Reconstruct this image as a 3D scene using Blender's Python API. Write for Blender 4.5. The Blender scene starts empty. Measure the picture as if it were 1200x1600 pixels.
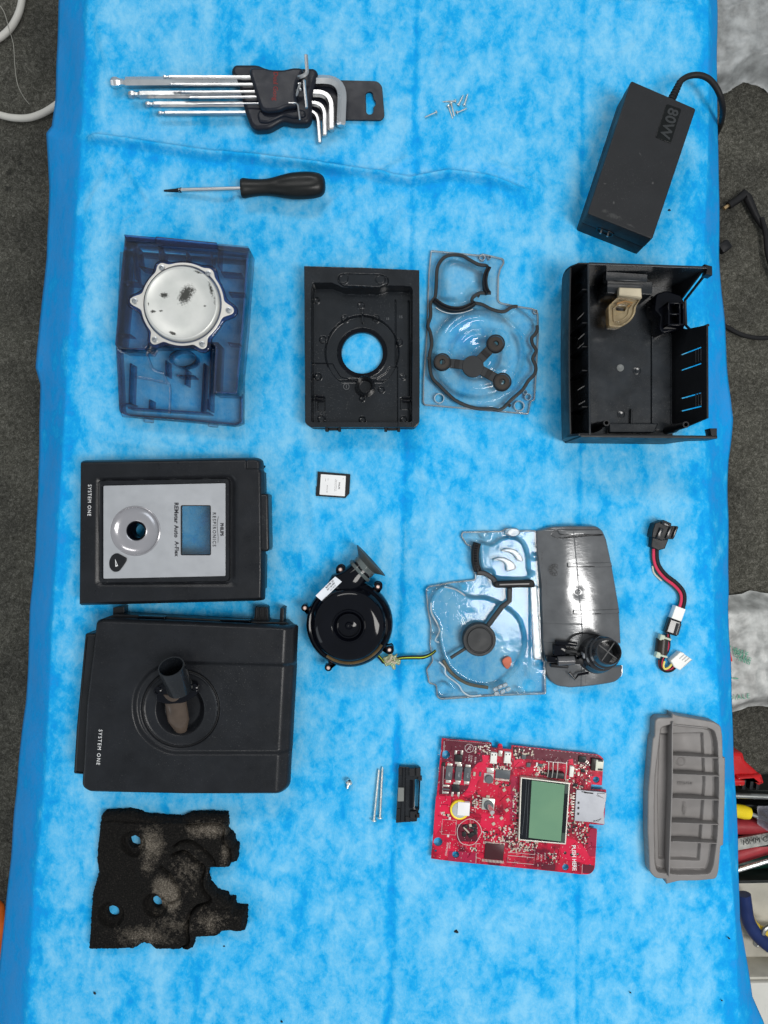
import bpy, bmesh, math, random
import numpy as np
from mathutils import Vector, Matrix, noise
random.seed(7); np.random.seed(7)
sc = bpy.context.scene
COL = sc.collection
S = 1630.0      # photograph pixels per metre on the table top
D = 0.72        # height of the camera above the table top
R = math.radians

# ------------------------------------------------------------------ camera, world, lamps, exposure
cam_d = bpy.data.cameras.new('camera'); cam = bpy.data.objects.new('camera', cam_d); COL.objects.link(cam)
cam.location = (0, 0, D); cam.rotation_euler = (0, 0, 0)
cam_d.sensor_fit = 'VERTICAL'; cam_d.sensor_height = 36.0
cam_d.lens = 36.0 * D / (1600.0 / S); cam_d.clip_start = 0.01; cam_d.clip_end = 50
sc.camera = cam
world = bpy.data.worlds.new('World'); sc.world = world; world.use_nodes = True
bg = world.node_tree.nodes['Background']
bg.inputs['Color'].default_value = (0.86, 0.94, 1.0, 1); bg.inputs['Strength'].default_value = 0.44
def area(name, loc, target, sx, sy, power, color):
    l = bpy.data.lights.new(name, 'AREA'); l.shape = 'RECTANGLE'; l.size = sx; l.size_y = sy
    l.energy = power; l.color = color
    o = bpy.data.objects.new(name, l); COL.objects.link(o); o.location = loc
    o.rotation_euler = (Vector(target) - Vector(loc)).to_track_quat('-Z', 'Y').to_euler()
    return o
area('ceiling_lamp_main', (0.72, -0.35, 1.75), (0.05, 0, 0), 0.42, 0.85, 22.5, (1.0, 0.975, 0.94))
area('ceiling_lamp_back', (-0.25, 1.62, 1.9), (0, 0, 0), 1.3, 0.30, 13, (1.0, 0.98, 0.95))
area('window_light', (-1.7, -0.9, 1.2), (0, 0, 0), 0.8, 0.8, 5, (0.85, 0.93, 1.0))
sc.view_settings.view_transform = 'Standard'; sc.view_settings.look = 'None'
sc.view_settings.exposure = 0.0; sc.view_settings.gamma = 1.0
sc.cycles.use_denoising = True
sc.cycles.max_bounces = 10; sc.cycles.transparent_max_bounces = 48; sc.cycles.caustics_reflective = False; sc.cycles.caustics_refractive = False
sc.cycles.sample_clamp_indirect = 4.0

# ------------------------------------------------------------------ frames: photograph coordinates -> metres
class Fr:
    """true-scale frame of a thing whose traced outline lies at height z; input in crop coordinates"""
    def __init__(s, z=0.0, ox=0.0, oy=0.0, sc_=1.0):
        s.z, s.ox, s.oy, s.s = z, ox, oy, sc_; s.k = (1 - z / D) / S
    def xy(s, x, y):
        return ((s.ox + x / s.s - 600) * s.k, (800 - s.oy - y / s.s) * s.k)
    def __call__(s, x, y, z=None):
        a, b = s.xy(x, y); return Vector((a, b, s.z if z is None else z))
    def L(s, d): return d / s.s * s.k          # a length
    def at(s, z): return Fr(z, s.ox, s.oy, s.s)
    def inv(s, X, Y):
        return ((X / s.k + 600 - s.ox) * s.s, (800 - Y / s.k - s.oy) * s.s)
def T(px, py, z=0.0): return Fr(z)(px, py, z)

# ------------------------------------------------------------------ objects
ORG = {}
def thing(name, label, cat, loc, group=None, kind=None):
    o = bpy.data.objects.new(name, None); COL.objects.link(o); o.location = loc
    o.empty_display_size = 0.01
    o['label'] = label; o['category'] = cat
    if group: o['group'] = group
    if kind: o['kind'] = kind
    ORG[o.name] = Vector(loc); return o
class M:
    def __init__(s): s.v = []; s.f = []; s.n = 0
    def add(s, verts, faces):
        b = s.n
        s.v.extend([tuple(v) for v in verts]); s.n += len(verts)
        s.f.extend([tuple(i + b for i in f) for f in faces]); return s
    # closed plate cut from 2D outlines (metres), rounded edges, holes = inner outlines
    def plate(s, outlines, z0, z1, bev=0.0, mat=None, res=2):
        cu = bpy.data.curves.new('c', 'CURVE'); cu.dimensions = '2D'; cu.fill_mode = 'BOTH'
        bev = min(bev, (z1 - z0) * 0.49)
        for ol in outlines:
            sp = cu.splines.new('POLY'); sp.points.add(len(ol) - 1)
            for p, q in zip(sp.points, ol): p.co = (q[0], q[1], 0, 1)
            sp.use_cyclic_u = True
        cu.extrude = (z1 - z0) / 2 - bev; cu.bevel_depth = bev; cu.offset = -bev; cu.bevel_resolution = res
        ob = bpy.data.objects.new('c', cu)
        me = ob.to_mesh()
        zc = (z0 + z1) / 2
        vs = [Vector((v.co.x, v.co.y, v.co.z + zc)) for v in me.vertices]
        if mat is not None: vs = [mat @ v for v in vs]
        s.add(vs, [tuple(p.vertices) for p in me.polygons])
        ob.to_mesh_clear(); bpy.data.objects.remove(ob); bpy.data.curves.remove(cu)
        return s
    def text(s, txt, size, mat, depth=0.00005, align='CENTER', spacing=1.0, bold=0.0, sx=1.0):
        cu = bpy.data.curves.new('t', 'FONT'); cu.body = txt; cu.size = size; cu.align_x = align; cu.align_y = 'CENTER'
        cu.space_character = spacing; cu.extrude = depth; cu.offset = bold; cu.resolution_u = 3
        ob = bpy.data.objects.new('t', cu); me = ob.to_mesh()
        s.add([mat @ Vector((v.co.x * sx, v.co.y, v.co.z)) for v in me.vertices], [tuple(p.vertices) for p in me.polygons])
        ob.to_mesh_clear(); bpy.data.objects.remove(ob); bpy.data.curves.remove(cu); return s
    def box(s, c, dims, rz=0.0, bev=0.0, mat=None):
        a, b, h = dims[0] / 2, dims[1] / 2, dims[2] / 2
        m = (mat or Matrix.Identity(4)) @ Matrix.Translation(Vector(c)) @ Matrix.Rotation(rz, 4, 'Z')
        if bev <= 0:
            vs = [m @ Vector((x, y, z)) for z in (-h, h) for x, y in ((-a, -b), (a, -b), (a, b), (-a, b))]
            return s.add(vs, [(3, 2, 1, 0), (4, 5, 6, 7), (0, 1, 5, 4), (1, 2, 6, 5), (2, 3, 7, 6), (3, 0, 4, 7)])
        bev = min(bev, a * .95, b * .95, h * .95)
        rings = []
        for z, ins in ((-h, bev), (-h + bev, 0), (h - bev, 0), (h - bev * .3, bev * .3), (h, bev)):
            ring = []
            for sx, sy, a0 in ((-1, -1, 180), (1, -1, 270), (1, 1, 0), (-1, 1, 90)):
                for t in (0, 45, 90):
                    ang = R(a0 + t); rr = bev - ins
                    ring.append(m @ Vector((sx * (a - bev) + rr * math.cos(ang), sy * (b - bev) + rr * math.sin(ang), z)))
            rings.append(ring)
        return s.loft(rings)
    def loft(s, rings, closed=True, cap0=True, cap1=True):
        n = len(rings[0]); b = []
        vs = [p for r in rings for p in r]; fs = []
        for i in range(len(rings) - 1):
            for j in range(n if closed else n - 1):
                k = (j + 1) % n
                fs.append((i * n + j, i * n + k, (i + 1) * n + k, (i + 1) * n + j))
        if cap0: fs.append(tuple(reversed(range(n))))
        if cap1: fs.append(tuple(range((len(rings) - 1) * n, len(rings) * n)))
        return s.add(vs, fs)
    def tube(s, pts, rad, seg=10, cap=True, closed=False, flat=1.0, phase=0.0):
        pts = [Vector(p) for p in pts]; n = len(pts)
        rads = rad if isinstance(rad, (list, tuple)) else [rad] * n
        rings = []; up = None
        for i, p in enumerate(pts):
            if closed: t = pts[(i + 1) % n] - pts[i - 1]
            else: t = pts[min(i + 1, n - 1)] - pts[max(i - 1, 0)]
            if t.length < 1e-9: t = Vector((1, 0, 0))
            t.normalize()
            if up is None:
                up = Vector((0, 0, 1)) if abs(t.z) < .9 else Vector((0, 1, 0))
            side = t.cross(up)
            if side.length < 1e-4: side = t.cross(Vector((0, 1, 0)))
            side.normalize(); up2 = side.cross(t).normalized(); up = up2
            rings.append([p + side * (math.cos(a) * rads[i]) + up2 * (math.sin(a) * rads[i] * flat)
                          for a in [2 * math.pi * (k + phase) / seg for k in range(seg)]])
        if closed: rings.append(rings[0]); return s.loft(rings, cap0=False, cap1=False)
        return s.loft(rings, cap0=cap, cap1=cap)
    def lathe(s, prof, c=(0, 0, 0), seg=48, mat=None, cap=True, sy=1.0):
        """prof = [(r, z)...] about the local z axis"""
        m = mat if mat is not None else Matrix.Translation(Vector(c))
        rings = [[m @ Vector((r * math.cos(2 * math.pi * k / seg), r * math.sin(2 * math.pi * k / seg) * sy, z)) for k in range(seg)] for r, z in prof]
        return s.loft(rings, cap0=cap, cap1=cap)
    # height field on a frame: sdf < 0 inside; border snapped on to the outline
    def hfield(s, F, bbox, step, sdf, h, zbase=None, bottom=True, thick=None):
        x0, y0, x1, y1 = bbox
        nx = int((x1 - x0) / step) + 2; ny = int((y1 - y0) / step) + 2
        X, Y = np.meshgrid(x0 + np.arange(nx) * step, y0 + np.arange(ny) * step)
        d = sdf(X, Y)
        ins = d < 0
        cell = (ins[:-1, :-1] & ins[1:, :-1]) | (ins[1:, 1:] & ins[:-1, 1:]) | (ins[:-1, :-1] & ins[:-1, 1:]) | (ins[1:, :-1] & ins[1:, 1:])
        e = step * 0.2
        for _ in range(2):
            gx = (sdf(X + e, Y) - sdf(X - e, Y)) / (2 * e); gy = (sdf(X, Y + e) - sdf(X, Y - e)) / (2 * e)
            g = np.sqrt(gx * gx + gy * gy) + 1e-9
            dd = np.where(d > -step * 0.35, d, 0); dd = np.clip(dd, -step, step * 1.6)
            X = X - gx / g * dd; Y = Y - gy / g * dd; d = sdf(X, Y)
        Z = h(X, Y)
        WX = (F.ox + X / F.s - 600) * F.k; WY = (800 - F.oy - Y / F.s) * F.k
        idx = -np.ones(X.shape, int)
        use = np.zeros(X.shape, bool)
        use[:-1, :-1] |= cell; use[1:, :-1] |= cell; use[:-1, 1:] |= cell; use[1:, 1:] |= cell
        idx[use] = np.arange(use.sum())
        vt = np.stack([WX[use], WY[use], Z[use]], 1)
        J, I = np.nonzero(cell)
        a, b, c, dq = idx[J, I], idx[J + 1, I], idx[J + 1, I + 1], idx[J, I + 1]
        top = np.stack([a, b, c, dq], 1)
        # boundary edges
        ed = np.concatenate([np.stack([a, b], 1), np.stack([b, c], 1), np.stack([c, dq], 1), np.stack([dq, a], 1)])
        key = ed[:, 0].astype(np.int64) * (len(vt) + 1) + ed[:, 1]; rk = ed[:, 1].astype(np.int64) * (len(vt) + 1) + ed[:, 0]
        bd = ed[~np.isin(key, rk)]
        fs = [tuple(f) for f in top.tolist()]
        nv = len(vt)
        if thick is not None:
            vb = vt.copy(); vb[:, 2] -= thick
            fs += [tuple(f[::-1]) for f in (top + nv).tolist()]
            fs += [(int(q), int(p), int(p) + nv, int(q) + nv) for p, q in bd]
            vt = np.concatenate([vt, vb])
        elif zbase is not None:
            bv = np.unique(bd); mp = {int(v): nv + i for i, v in enumerate(bv)}
            vb = vt[bv].copy(); vb[:, 2] = zbase
            fs += [(int(q), int(p), mp[int(p)], mp[int(q)]) for p, q in bd]
            vt = np.concatenate([vt, vb])
        return s.add(vt.tolist(), fs)
    def build(s, name, mat, parent=None, smooth=35, tag=None, label=None, kind=None, fixn=False):
        me = bpy.data.meshes.new(name)
        og = ORG.get(parent.name, Vector()) if parent else Vector((0, 0, 0))
        if tag and not parent:
            xs = np.array(s.v); og = Vector((float(xs[:, 0].mean()), float(xs[:, 1].mean()), float(xs[:, 2].min())))
        v = np.array(s.v, dtype=float) - np.array(og)
        me.from_pydata(v.tolist(), [], s.f)
        if fixn:
            bm = bmesh.new(); bm.from_mesh(me); bmesh.ops.recalc_face_normals(bm, faces=bm.faces); bm.to_mesh(me); bm.free()
        me.materials.append(mat)
        if smooth:
            me.shade_smooth(); me.set_sharp_from_angle(angle=R(smooth))
        o = bpy.data.objects.new(name, me); COL.objects.link(o)
        if parent: o.parent = parent; ORG[o.name] = og
        else: o.location = og; ORG[o.name] = og
        if tag:
            o['label'], o['category'] = tag[0], tag[1]
            if len(tag) > 2 and tag[2]: o['group'] = tag[2]
        if label: o['label'] = label
        if kind: o['kind'] = kind
        return o

# ------------------------------------------------------------------ 2D helpers
def circ(c, r, n=48, ry=None, a0=0):
    ry = r if ry is None else ry
    return [(c[0] + r * math.cos(a0 + 2 * math.pi * k / n), c[1] + ry * math.sin(a0 + 2 * math.pi * k / n)) for k in range(n)]
def rnd(pts, r, n=4):
    """round the corners of a polygon; r may be a list"""
    out = []; N = len(pts)
    for i in range(N):
        p = Vector(pts[i]).to_2d() if len(pts[i]) > 2 else Vector(pts[i]); a = Vector(pts[i - 1]); b = Vector(pts[(i + 1) % N])
        ri = r[i] if isinstance(r, (list, tuple)) else r
        u = (a - p); w = (b - p); lu, lw = u.length, w.length
        if ri <= 0 or lu < 1e-9 or lw < 1e-9: out.append(tuple(p)); continue
        q = min(ri, lu * .48, lw * .48)
        A = p + u.normalized() * q; B = p + w.normalized() * q
        for k in range(n + 1):
            t = k / n; out.append(tuple(A * (1 - t) ** 2 + p * 2 * t * (1 - t) + B * t * t))
    return out
def spl(pts, n=6, closed=False):
    """Catmull-Rom through points of any dimension"""
    P = [Vector(p) for p in pts]; N = len(P); out = []
    for i in range(N if closed else N - 1):
        p0 = P[i - 1] if (closed or i > 0) else P[i]; p1 = P[i]; p2 = P[(i + 1) % N]; p3 = P[(i + 2) % N] if (closed or i + 2 < N) else p2
        for k in range(n):
            t = k / n
            out.append(0.5 * (2 * p1 + (p2 - p0) * t + (2 * p0 - 5 * p1 + 4 * p2 - p3) * t * t + (3 * p1 - p0 - 3 * p2 + p3) * t ** 3))
    if not closed: out.append(P[-1])
    return out
def w2(F, pts): return [F.xy(p[0], p[1]) for p in pts]
def strip(pts, w):
    """outline of a band of width w along pts (2D)"""
    P = [Vector((p[0], p[1])) for p in pts]; Lh, Rh = [], []
    for i, p in enumerate(P):
        t = P[min(i + 1, len(P) - 1)] - P[max(i - 1, 0)]; t.normalize(); n = Vector((-t.y, t.x))
        ww = w[i] if isinstance(w, (list, tuple)) else w
        Lh.append(tuple(p + n * ww / 2)); Rh.append(tuple(p - n * ww / 2))
    return Lh + Rh[::-1]
def sdpoly(pts):
    A = np.array([(p[0], p[1]) for p in pts], float); B = np.roll(A, -1, 0)
    def f(X, Y):
        sh = X.shape; x = X.ravel(); y = Y.ravel()
        best = np.full(x.shape, 1e18); ins = np.zeros(x.shape, bool)
        for (ax, ay), (bx, by) in zip(A, B):
            ex, ey = bx - ax, by - ay; L2 = ex * ex + ey * ey
            if L2 < 1e-12: continue
            t = np.clip(((x - ax) * ex + (y - ay) * ey) / L2, 0, 1)
            best = np.minimum(best, (x - ax - t * ex) ** 2 + (y - ay - t * ey) ** 2)
            c = ((ay > y) != (by > y))
            with np.errstate(divide='ignore', invalid='ignore'):
                xi = ax + (y - ay) * ex / (ey if ey != 0 else 1e-12)
            ins ^= c & (x < xi)
        return (np.sqrt(best) * np.where(ins, -1, 1)).reshape(sh)
    return f
def sdc(cx, cy, r): return lambda X, Y: np.hypot(X - cx, Y - cy) - r
def sstep(t): t = np.clip(t, 0, 1); return t * t * (3 - 2 * t)
def up(d, h, w): return h * sstep(-d / w + 0.5)          # +h inside sdf d, ramp of width w
def ridge(d, h, w): return h * np.exp(-(d / w) ** 2)      # line along the outline
def fnoise(X, Y, sc_, seed=0):
    """cheap value noise on numpy grids"""
    r = np.random.RandomState(seed).rand(64, 64)
    x = X / sc_; y = Y / sc_; xi = np.floor(x).astype(int); yi = np.floor(y).astype(int); fx = x - xi; fy = y - yi
    fx = fx * fx * (3 - 2 * fx); fy = fy * fy * (3 - 2 * fy)
    g = lambda i, j: r[j % 64, i % 64]
    return (g(xi, yi) * (1 - fx) + g(xi + 1, yi) * fx) * (1 - fy) + (g(xi, yi + 1) * (1 - fx) + g(xi + 1, yi + 1) * fx) * fy - .5

# ------------------------------------------------------------------ materials
def newmat(name):
    m = bpy.data.materials.new(name); m.use_nodes = True; nt = m.node_tree; nt.nodes.clear()
    out = nt.nodes.new('ShaderNodeOutputMaterial'); b = nt.nodes.new('ShaderNodeBsdfPrincipled')
    nt.links.new(b.outputs[0], out.inputs[0]); return m, nt, b, out
def tex_noise(nt, scale, detail=4, rough=.55, vec=None, dist=0.0):
    n = nt.nodes.new('ShaderNodeTexNoise'); n.inputs['Scale'].default_value = scale; n.inputs['Detail'].default_value = detail
    n.inputs['Roughness'].default_value = rough; n.inputs['Distortion'].default_value = dist
    if vec is None:
        g = nt.nodes.new('ShaderNodeNewGeometry'); vec = g.outputs['Position']
    nt.links.new(vec, n.inputs['Vector']); return n.outputs['Fac']
def ramp(nt, fac, stops):
    r = nt.nodes.new('ShaderNodeValToRGB'); nt.links.new(fac, r.inputs[0]); e = r.color_ramp.elements
    while len(e) > 1: e.remove(e[-1])
    e[0].position = stops[0][0]; e[0].color = tuple(stops[0][1]) + (1,) if len(stops[0][1]) == 3 else stops[0][1]
    for p, c in stops[1:]:
        q = e.new(p); q.color = tuple(c) + (1,) if len(c) == 3 else c
    return r.outputs[0]
def math_(nt, op, a, b=None, clamp=False):
    n = nt.nodes.new('ShaderNodeMath'); n.operation = op; n.use_clamp = clamp
    for i, v in enumerate((a, b)):
        if v is None: continue
        if isinstance(v, (int, float)): n.inputs[i].default_value = v
        else: nt.links.new(v, n.inputs[i])
    return n.outputs[0]
def mixc(nt, fac, a, b):
    n = nt.nodes.new('ShaderNodeMix'); n.data_type = 'RGBA'
    if isinstance(fac, (int, float)): n.inputs[0].default_value = fac
    else: nt.links.new(fac, n.inputs[0])
    for i, v in ((6, a), (7, b)):
        if isinstance(v, (tuple, list)): n.inputs[i].default_value = tuple(v[:3]) + (1,)
        else: nt.links.new(v, n.inputs[i])
    return n.outputs[2]
def bump(nt, b, h, strength, dist):
    n = nt.nodes.new('ShaderNodeBump'); n.inputs['Strength'].default_value = strength; n.inputs['Distance'].default_value = dist
    nt.links.new(h, n.inputs['Height']); nt.links.new(n.outputs[0], b.inputs['Normal'])
def scl(c, k): return tuple(min(1, x * k) for x in c)
def plastic(name, col, rough=.4, var=.15, grain=2500, gstr=.15, gdist=.00004, metal=0.0, spec=.28, dust=0.0, dustcol=(.25, .25, .24)):
    m, nt, b, o = newmat(name)
    f = tex_noise(nt, 45, 5)
    c = ramp(nt, f, [(.3, scl(col, 1 - var)), (.7, scl(col, 1 + var))])
    if dust:
        d = tex_noise(nt, 900, 3, .7); d2 = tex_noise(nt, 25, 3)
        k = math_(nt, 'MULTIPLY', ramp(nt, d, [(.62, (0, 0, 0)), (.72, (1, 1, 1))]), ramp(nt, d2, [(.4, (0, 0, 0)), (.7, (1, 1, 1))]))
        c = mixc(nt, math_(nt, 'MULTIPLY', k, dust), c, dustcol)
    nt.links.new(c, b.inputs['Base Color'])
    f2 = math_(nt, 'ADD', math_(nt, 'MULTIPLY', tex_noise(nt, 120, 4), .5), math_(nt, 'MULTIPLY', tex_noise(nt, 14, 4, .6, dist=1.0), .5))
    rr = nt.nodes.new('ShaderNodeMapRange'); nt.links.new(f2, rr.inputs[0]); rr.inputs[1].default_value = .3; rr.inputs[2].default_value = .7
    rr.inputs[3].default_value = max(.02, rough * .72); rr.inputs[4].default_value = min(1, rough * 1.32)
    nt.links.new(rr.outputs[0], b.inputs['Roughness'])
    b.inputs['Metallic'].default_value = metal; b.inputs['Specular IOR Level'].default_value = spec
    if gstr > 0: bump(nt, b, tex_noise(nt, grain, 2), gstr, gdist)
    return m
def clear(name, tint=(.93, .96, .97), body=(.8, .88, .9), milk=.06, rough=.06, edge=.75, bscale=220, bstr=.15, refl=1.0):
    """thin clear plastic: tinted see-through sheet with a fresnel gloss and a little milkiness"""
    m, nt, b, out = newmat(name); nt.nodes.remove(b)
    tr = nt.nodes.new('ShaderNodeBsdfTransparent'); gl = nt.nodes.new('ShaderNodeBsdfGlossy'); df = nt.nodes.new('ShaderNodeBsdfDiffuse')
    gl.inputs['Roughness'].default_value = rough; df.inputs['Color'].default_value = body + (1,)
    lw = nt.nodes.new('ShaderNodeLayerWeight'); lw.inputs['Blend'].default_value = .35
    nt.links.new(mixc(nt, lw.outputs['Facing'], tint, scl(tint, edge)), tr.inputs['Color'])
    bn = nt.nodes.new('ShaderNodeBump'); bn.inputs['Strength'].default_value = bstr; bn.inputs['Distance'].default_value = .001
    nt.links.new(tex_noise(nt, bscale, 3), bn.inputs['Height'])
    fr = nt.nodes.new('ShaderNodeFresnel'); fr.inputs['IOR'].default_value = 1.55
    for q in (gl, fr, lw): nt.links.new(bn.outputs[0], q.inputs['Normal'])
    m1 = nt.nodes.new('ShaderNodeMixShader'); nt.links.new(math_(nt, 'MULTIPLY', ramp(nt, tex_noise(nt, 60, 4), [(.3, (.4, .4, .4)), (.7, (1, 1, 1))]), milk), m1.inputs[0])
    nt.links.new(tr.outputs[0], m1.inputs[1]); nt.links.new(df.outputs[0], m1.inputs[2])
    m2 = nt.nodes.new('ShaderNodeMixShader'); nt.links.new(math_(nt, 'MULTIPLY', fr.outputs[0], refl), m2.inputs[0]); nt.links.new(m1.outputs[0], m2.inputs[1]); nt.links.new(gl.outputs[0], m2.inputs[2])
    nt.links.new(m2.outputs[0], out.inputs[0]); return m
def blobs(nt, specs, noise_scale=900, sharp=.25, seedoff=0.0):
    """mask 0..1 of ragged patches; specs = [(world x, world y, rx, ry, angle, gain)]"""
    g = nt.nodes.new('ShaderNodeNewGeometry'); tot = None
    for cx, cy, rx, ry, an, gain in specs:
        mp = nt.nodes.new('ShaderNodeMapping'); mp.vector_type = 'TEXTURE'
        mp.inputs['Location'].default_value = (cx, cy, 0); mp.inputs['Rotation'].default_value = (0, 0, an); mp.inputs['Scale'].default_value = (rx, ry, 1e3)
        nt.links.new(g.outputs['Position'], mp.inputs['Vector'])
        ln = nt.nodes.new('ShaderNodeVectorMath'); ln.operation = 'LENGTH'; nt.links.new(mp.outputs[0], ln.inputs[0])
        v = math_(nt, 'MULTIPLY', math_(nt, 'SUBTRACT', 1.0, ln.outputs['Value'], True), gain)
        tot = v if tot is None else math_(nt, 'MAXIMUM', tot, v)
    n = tex_noise(nt, noise_scale, 4, .7)
    s = math_(nt, 'ADD', tot, math_(nt, 'MULTIPLY', math_(nt, 'SUBTRACT', n, .5), 1.6))
    s = math_(nt, 'MULTIPLY', math_(nt, 'SUBTRACT', s, .45), 1 / sharp, True)
    # nothing where no patch lies
    return math_(nt, 'MULTIPLY', s, math_(nt, 'GREATER_THAN', tot, 0.001))

BLACK = plastic('black_matte_plastic', (.008, .009, .011), .42, .2, 2600, .3, .00006, dust=.25)
BLACKTEX = plastic('black_textured_plastic', (.010, .011, .0135), .32, .25, 1400, .7, .00014, dust=.5)
GLOSS = plastic('black_gloss_plastic', (.003, .0035, .006), .07, .2, 300, .05, .0001, spec=.2)
SEMI = plastic('black_satin_plastic', (.009, .011, .014), .19, .3, 400, .12, .00012, dust=.6, spec=.5)
RUBBER = plastic('black_rubber', (.010, .010, .011), .55, .2, 1500, .3, .00006)
STEEL = plastic('bright_steel', (.72, .72, .72), .30, .06, 600, .02, .00002, metal=1.0)
STEEL2 = plastic('satin_steel', (.56, .56, .56), .36, .06, 600, .02, .00002, metal=1.0)
ZINC = plastic('zinc_screw_steel', (.92, .89, .84), .36, .1, 900, .08, .00003, metal=1.0)
WHITE = plastic('white_nylon', (.80, .80, .77), .45, .05)
# ================================================================== THE SETTING
FZ = -0.30
def carpet_mat():
    m, nt, b, o = newmat('grey_carpet')
    f = tex_noise(nt, 11, 6, .6); g = tex_noise(nt, 330, 5, .8, dist=1.5); h = tex_noise(nt, 95, 5, .8, dist=2.0)
    k = math_(nt, 'ADD', math_(nt, 'MULTIPLY', g, .62), math_(nt, 'MULTIPLY', h, .38))
    c1 = ramp(nt, k, [(.36, (.022, .022, .016)), (.5, (.100, .097, .080)), (.64, (.30, .29, .25))])
    c2 = ramp(nt, k, [(.36, (.014, .014, .012)), (.5, (.066, .064, .054)), (.64, (.20, .195, .17))])
    c = mixc(nt, ramp(nt, f, [(.4, (0, 0, 0)), (.62, (1, 1, 1))]), c1, c2)
    sp = blobs(nt, [(T(14, 295, FZ).x, T(14, 295, FZ).y, .012, .010, 0, 1.3), (T(15, 270, FZ).x, T(15, 270, FZ).y, .010, .010, .6, 1.3), (T(31, 255, FZ).x, T(31, 255, FZ).y, .006, .006, 0, 1.3)], 300, .6)
    c = mixc(nt, math_(nt, 'MULTIPLY', sp, .7), c, (.020, .020, .018))
    nt.links.new(c, b.inputs['Base Color']); b.inputs['Roughness'].default_value = .95; b.inputs['Specular IOR Level'].default_value = .15
    bump(nt, b, k, .9, .004); return m
m = M(); n = 60
for j in range(n + 1):
    for i in range(n + 1):
        x = -2.2 + 4.4 * i / n; y = -2.2 + 4.4 * j / n
        m.v.append((x, y, FZ + .0015 * noise.noise(Vector((x * 6, y * 6, 0)))))
m.n = len(m.v)
m.f = [(j * (n + 1) + i, j * (n + 1) + i + 1, (j + 1) * (n + 1) + i + 1, (j + 1) * (n + 1) + i) for j in range(n) for i in range(n)]
m.build('floor', carpet_mat(), None, smooth=60, kind='structure')

# the table under the sheet
tb = thing('table', 'white table wholly covered by the blue sheet', 'table', (0, 0, FZ))
TABW = plastic('white_table_laminate', (.7, .7, .68), .5)
tl = [T(148, -150), T(1098, -150), T(1094, 500), T(1094, 660), T(1130, 1150), T(1148, 1790), T(60, 1790), T(82, 1250), T(112, 800)]
M().plate([[(p.x, p.y) for p in tl]], -.028, -.0046, .003).build('tabletop', TABW, tb)
for px, py in ((190, -90), (1050, -90), (130, 1700), (1090, 1700)):
    p = T(px, py); M().tube([(p.x, p.y, FZ), (p.x, p.y, -.03)], .014, 14).build('leg', STEEL, tb)

# the blue non-woven sheet: flat on the table, falling away past both long edges
LE = [(-260, 98), (0, 90), (150, 85), (196, 80), (207, 71), (290, 75), (400, 72), (500, 60), (574, 54.5), (600, 61), (700, 60), (760, 58), (850, 54), (950, 45), (1100, 38), (1200, 26), (1350, 14), (1480, 1), (1600, -12), (1900, -40)]
LT = [(-260, 142), (0, 137), (200, 128), (400, 116), (600, 103), (800, 92), (1000, 80), (1200, 72), (1400, 52), (1600, 42), (1900, 20)]
RE = [(-260, 1119), (0, 1122), (200, 1124), (400, 1126), (520, 1134), (655, 1146), (720, 1140), (930, 1140), (945, 1139), (1150, 1147), (1300, 1153), (1440, 1158), (1520, 1172), (1560, 1178), (1600, 1196), (1900, 1260)]
RT = [(-260, 1105), (0, 1108), (200, 1108), (400, 1100), (520, 1098), (655, 1098), (800, 1108), (1000, 1118), (1150, 1128), (1300, 1138), (1440, 1150), (1520, 1153), (1600, 1155), (1900, 1160)]
def itp(tab, y): return np.interp(y, [a for a, b in tab], [b for a, b in tab])
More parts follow.
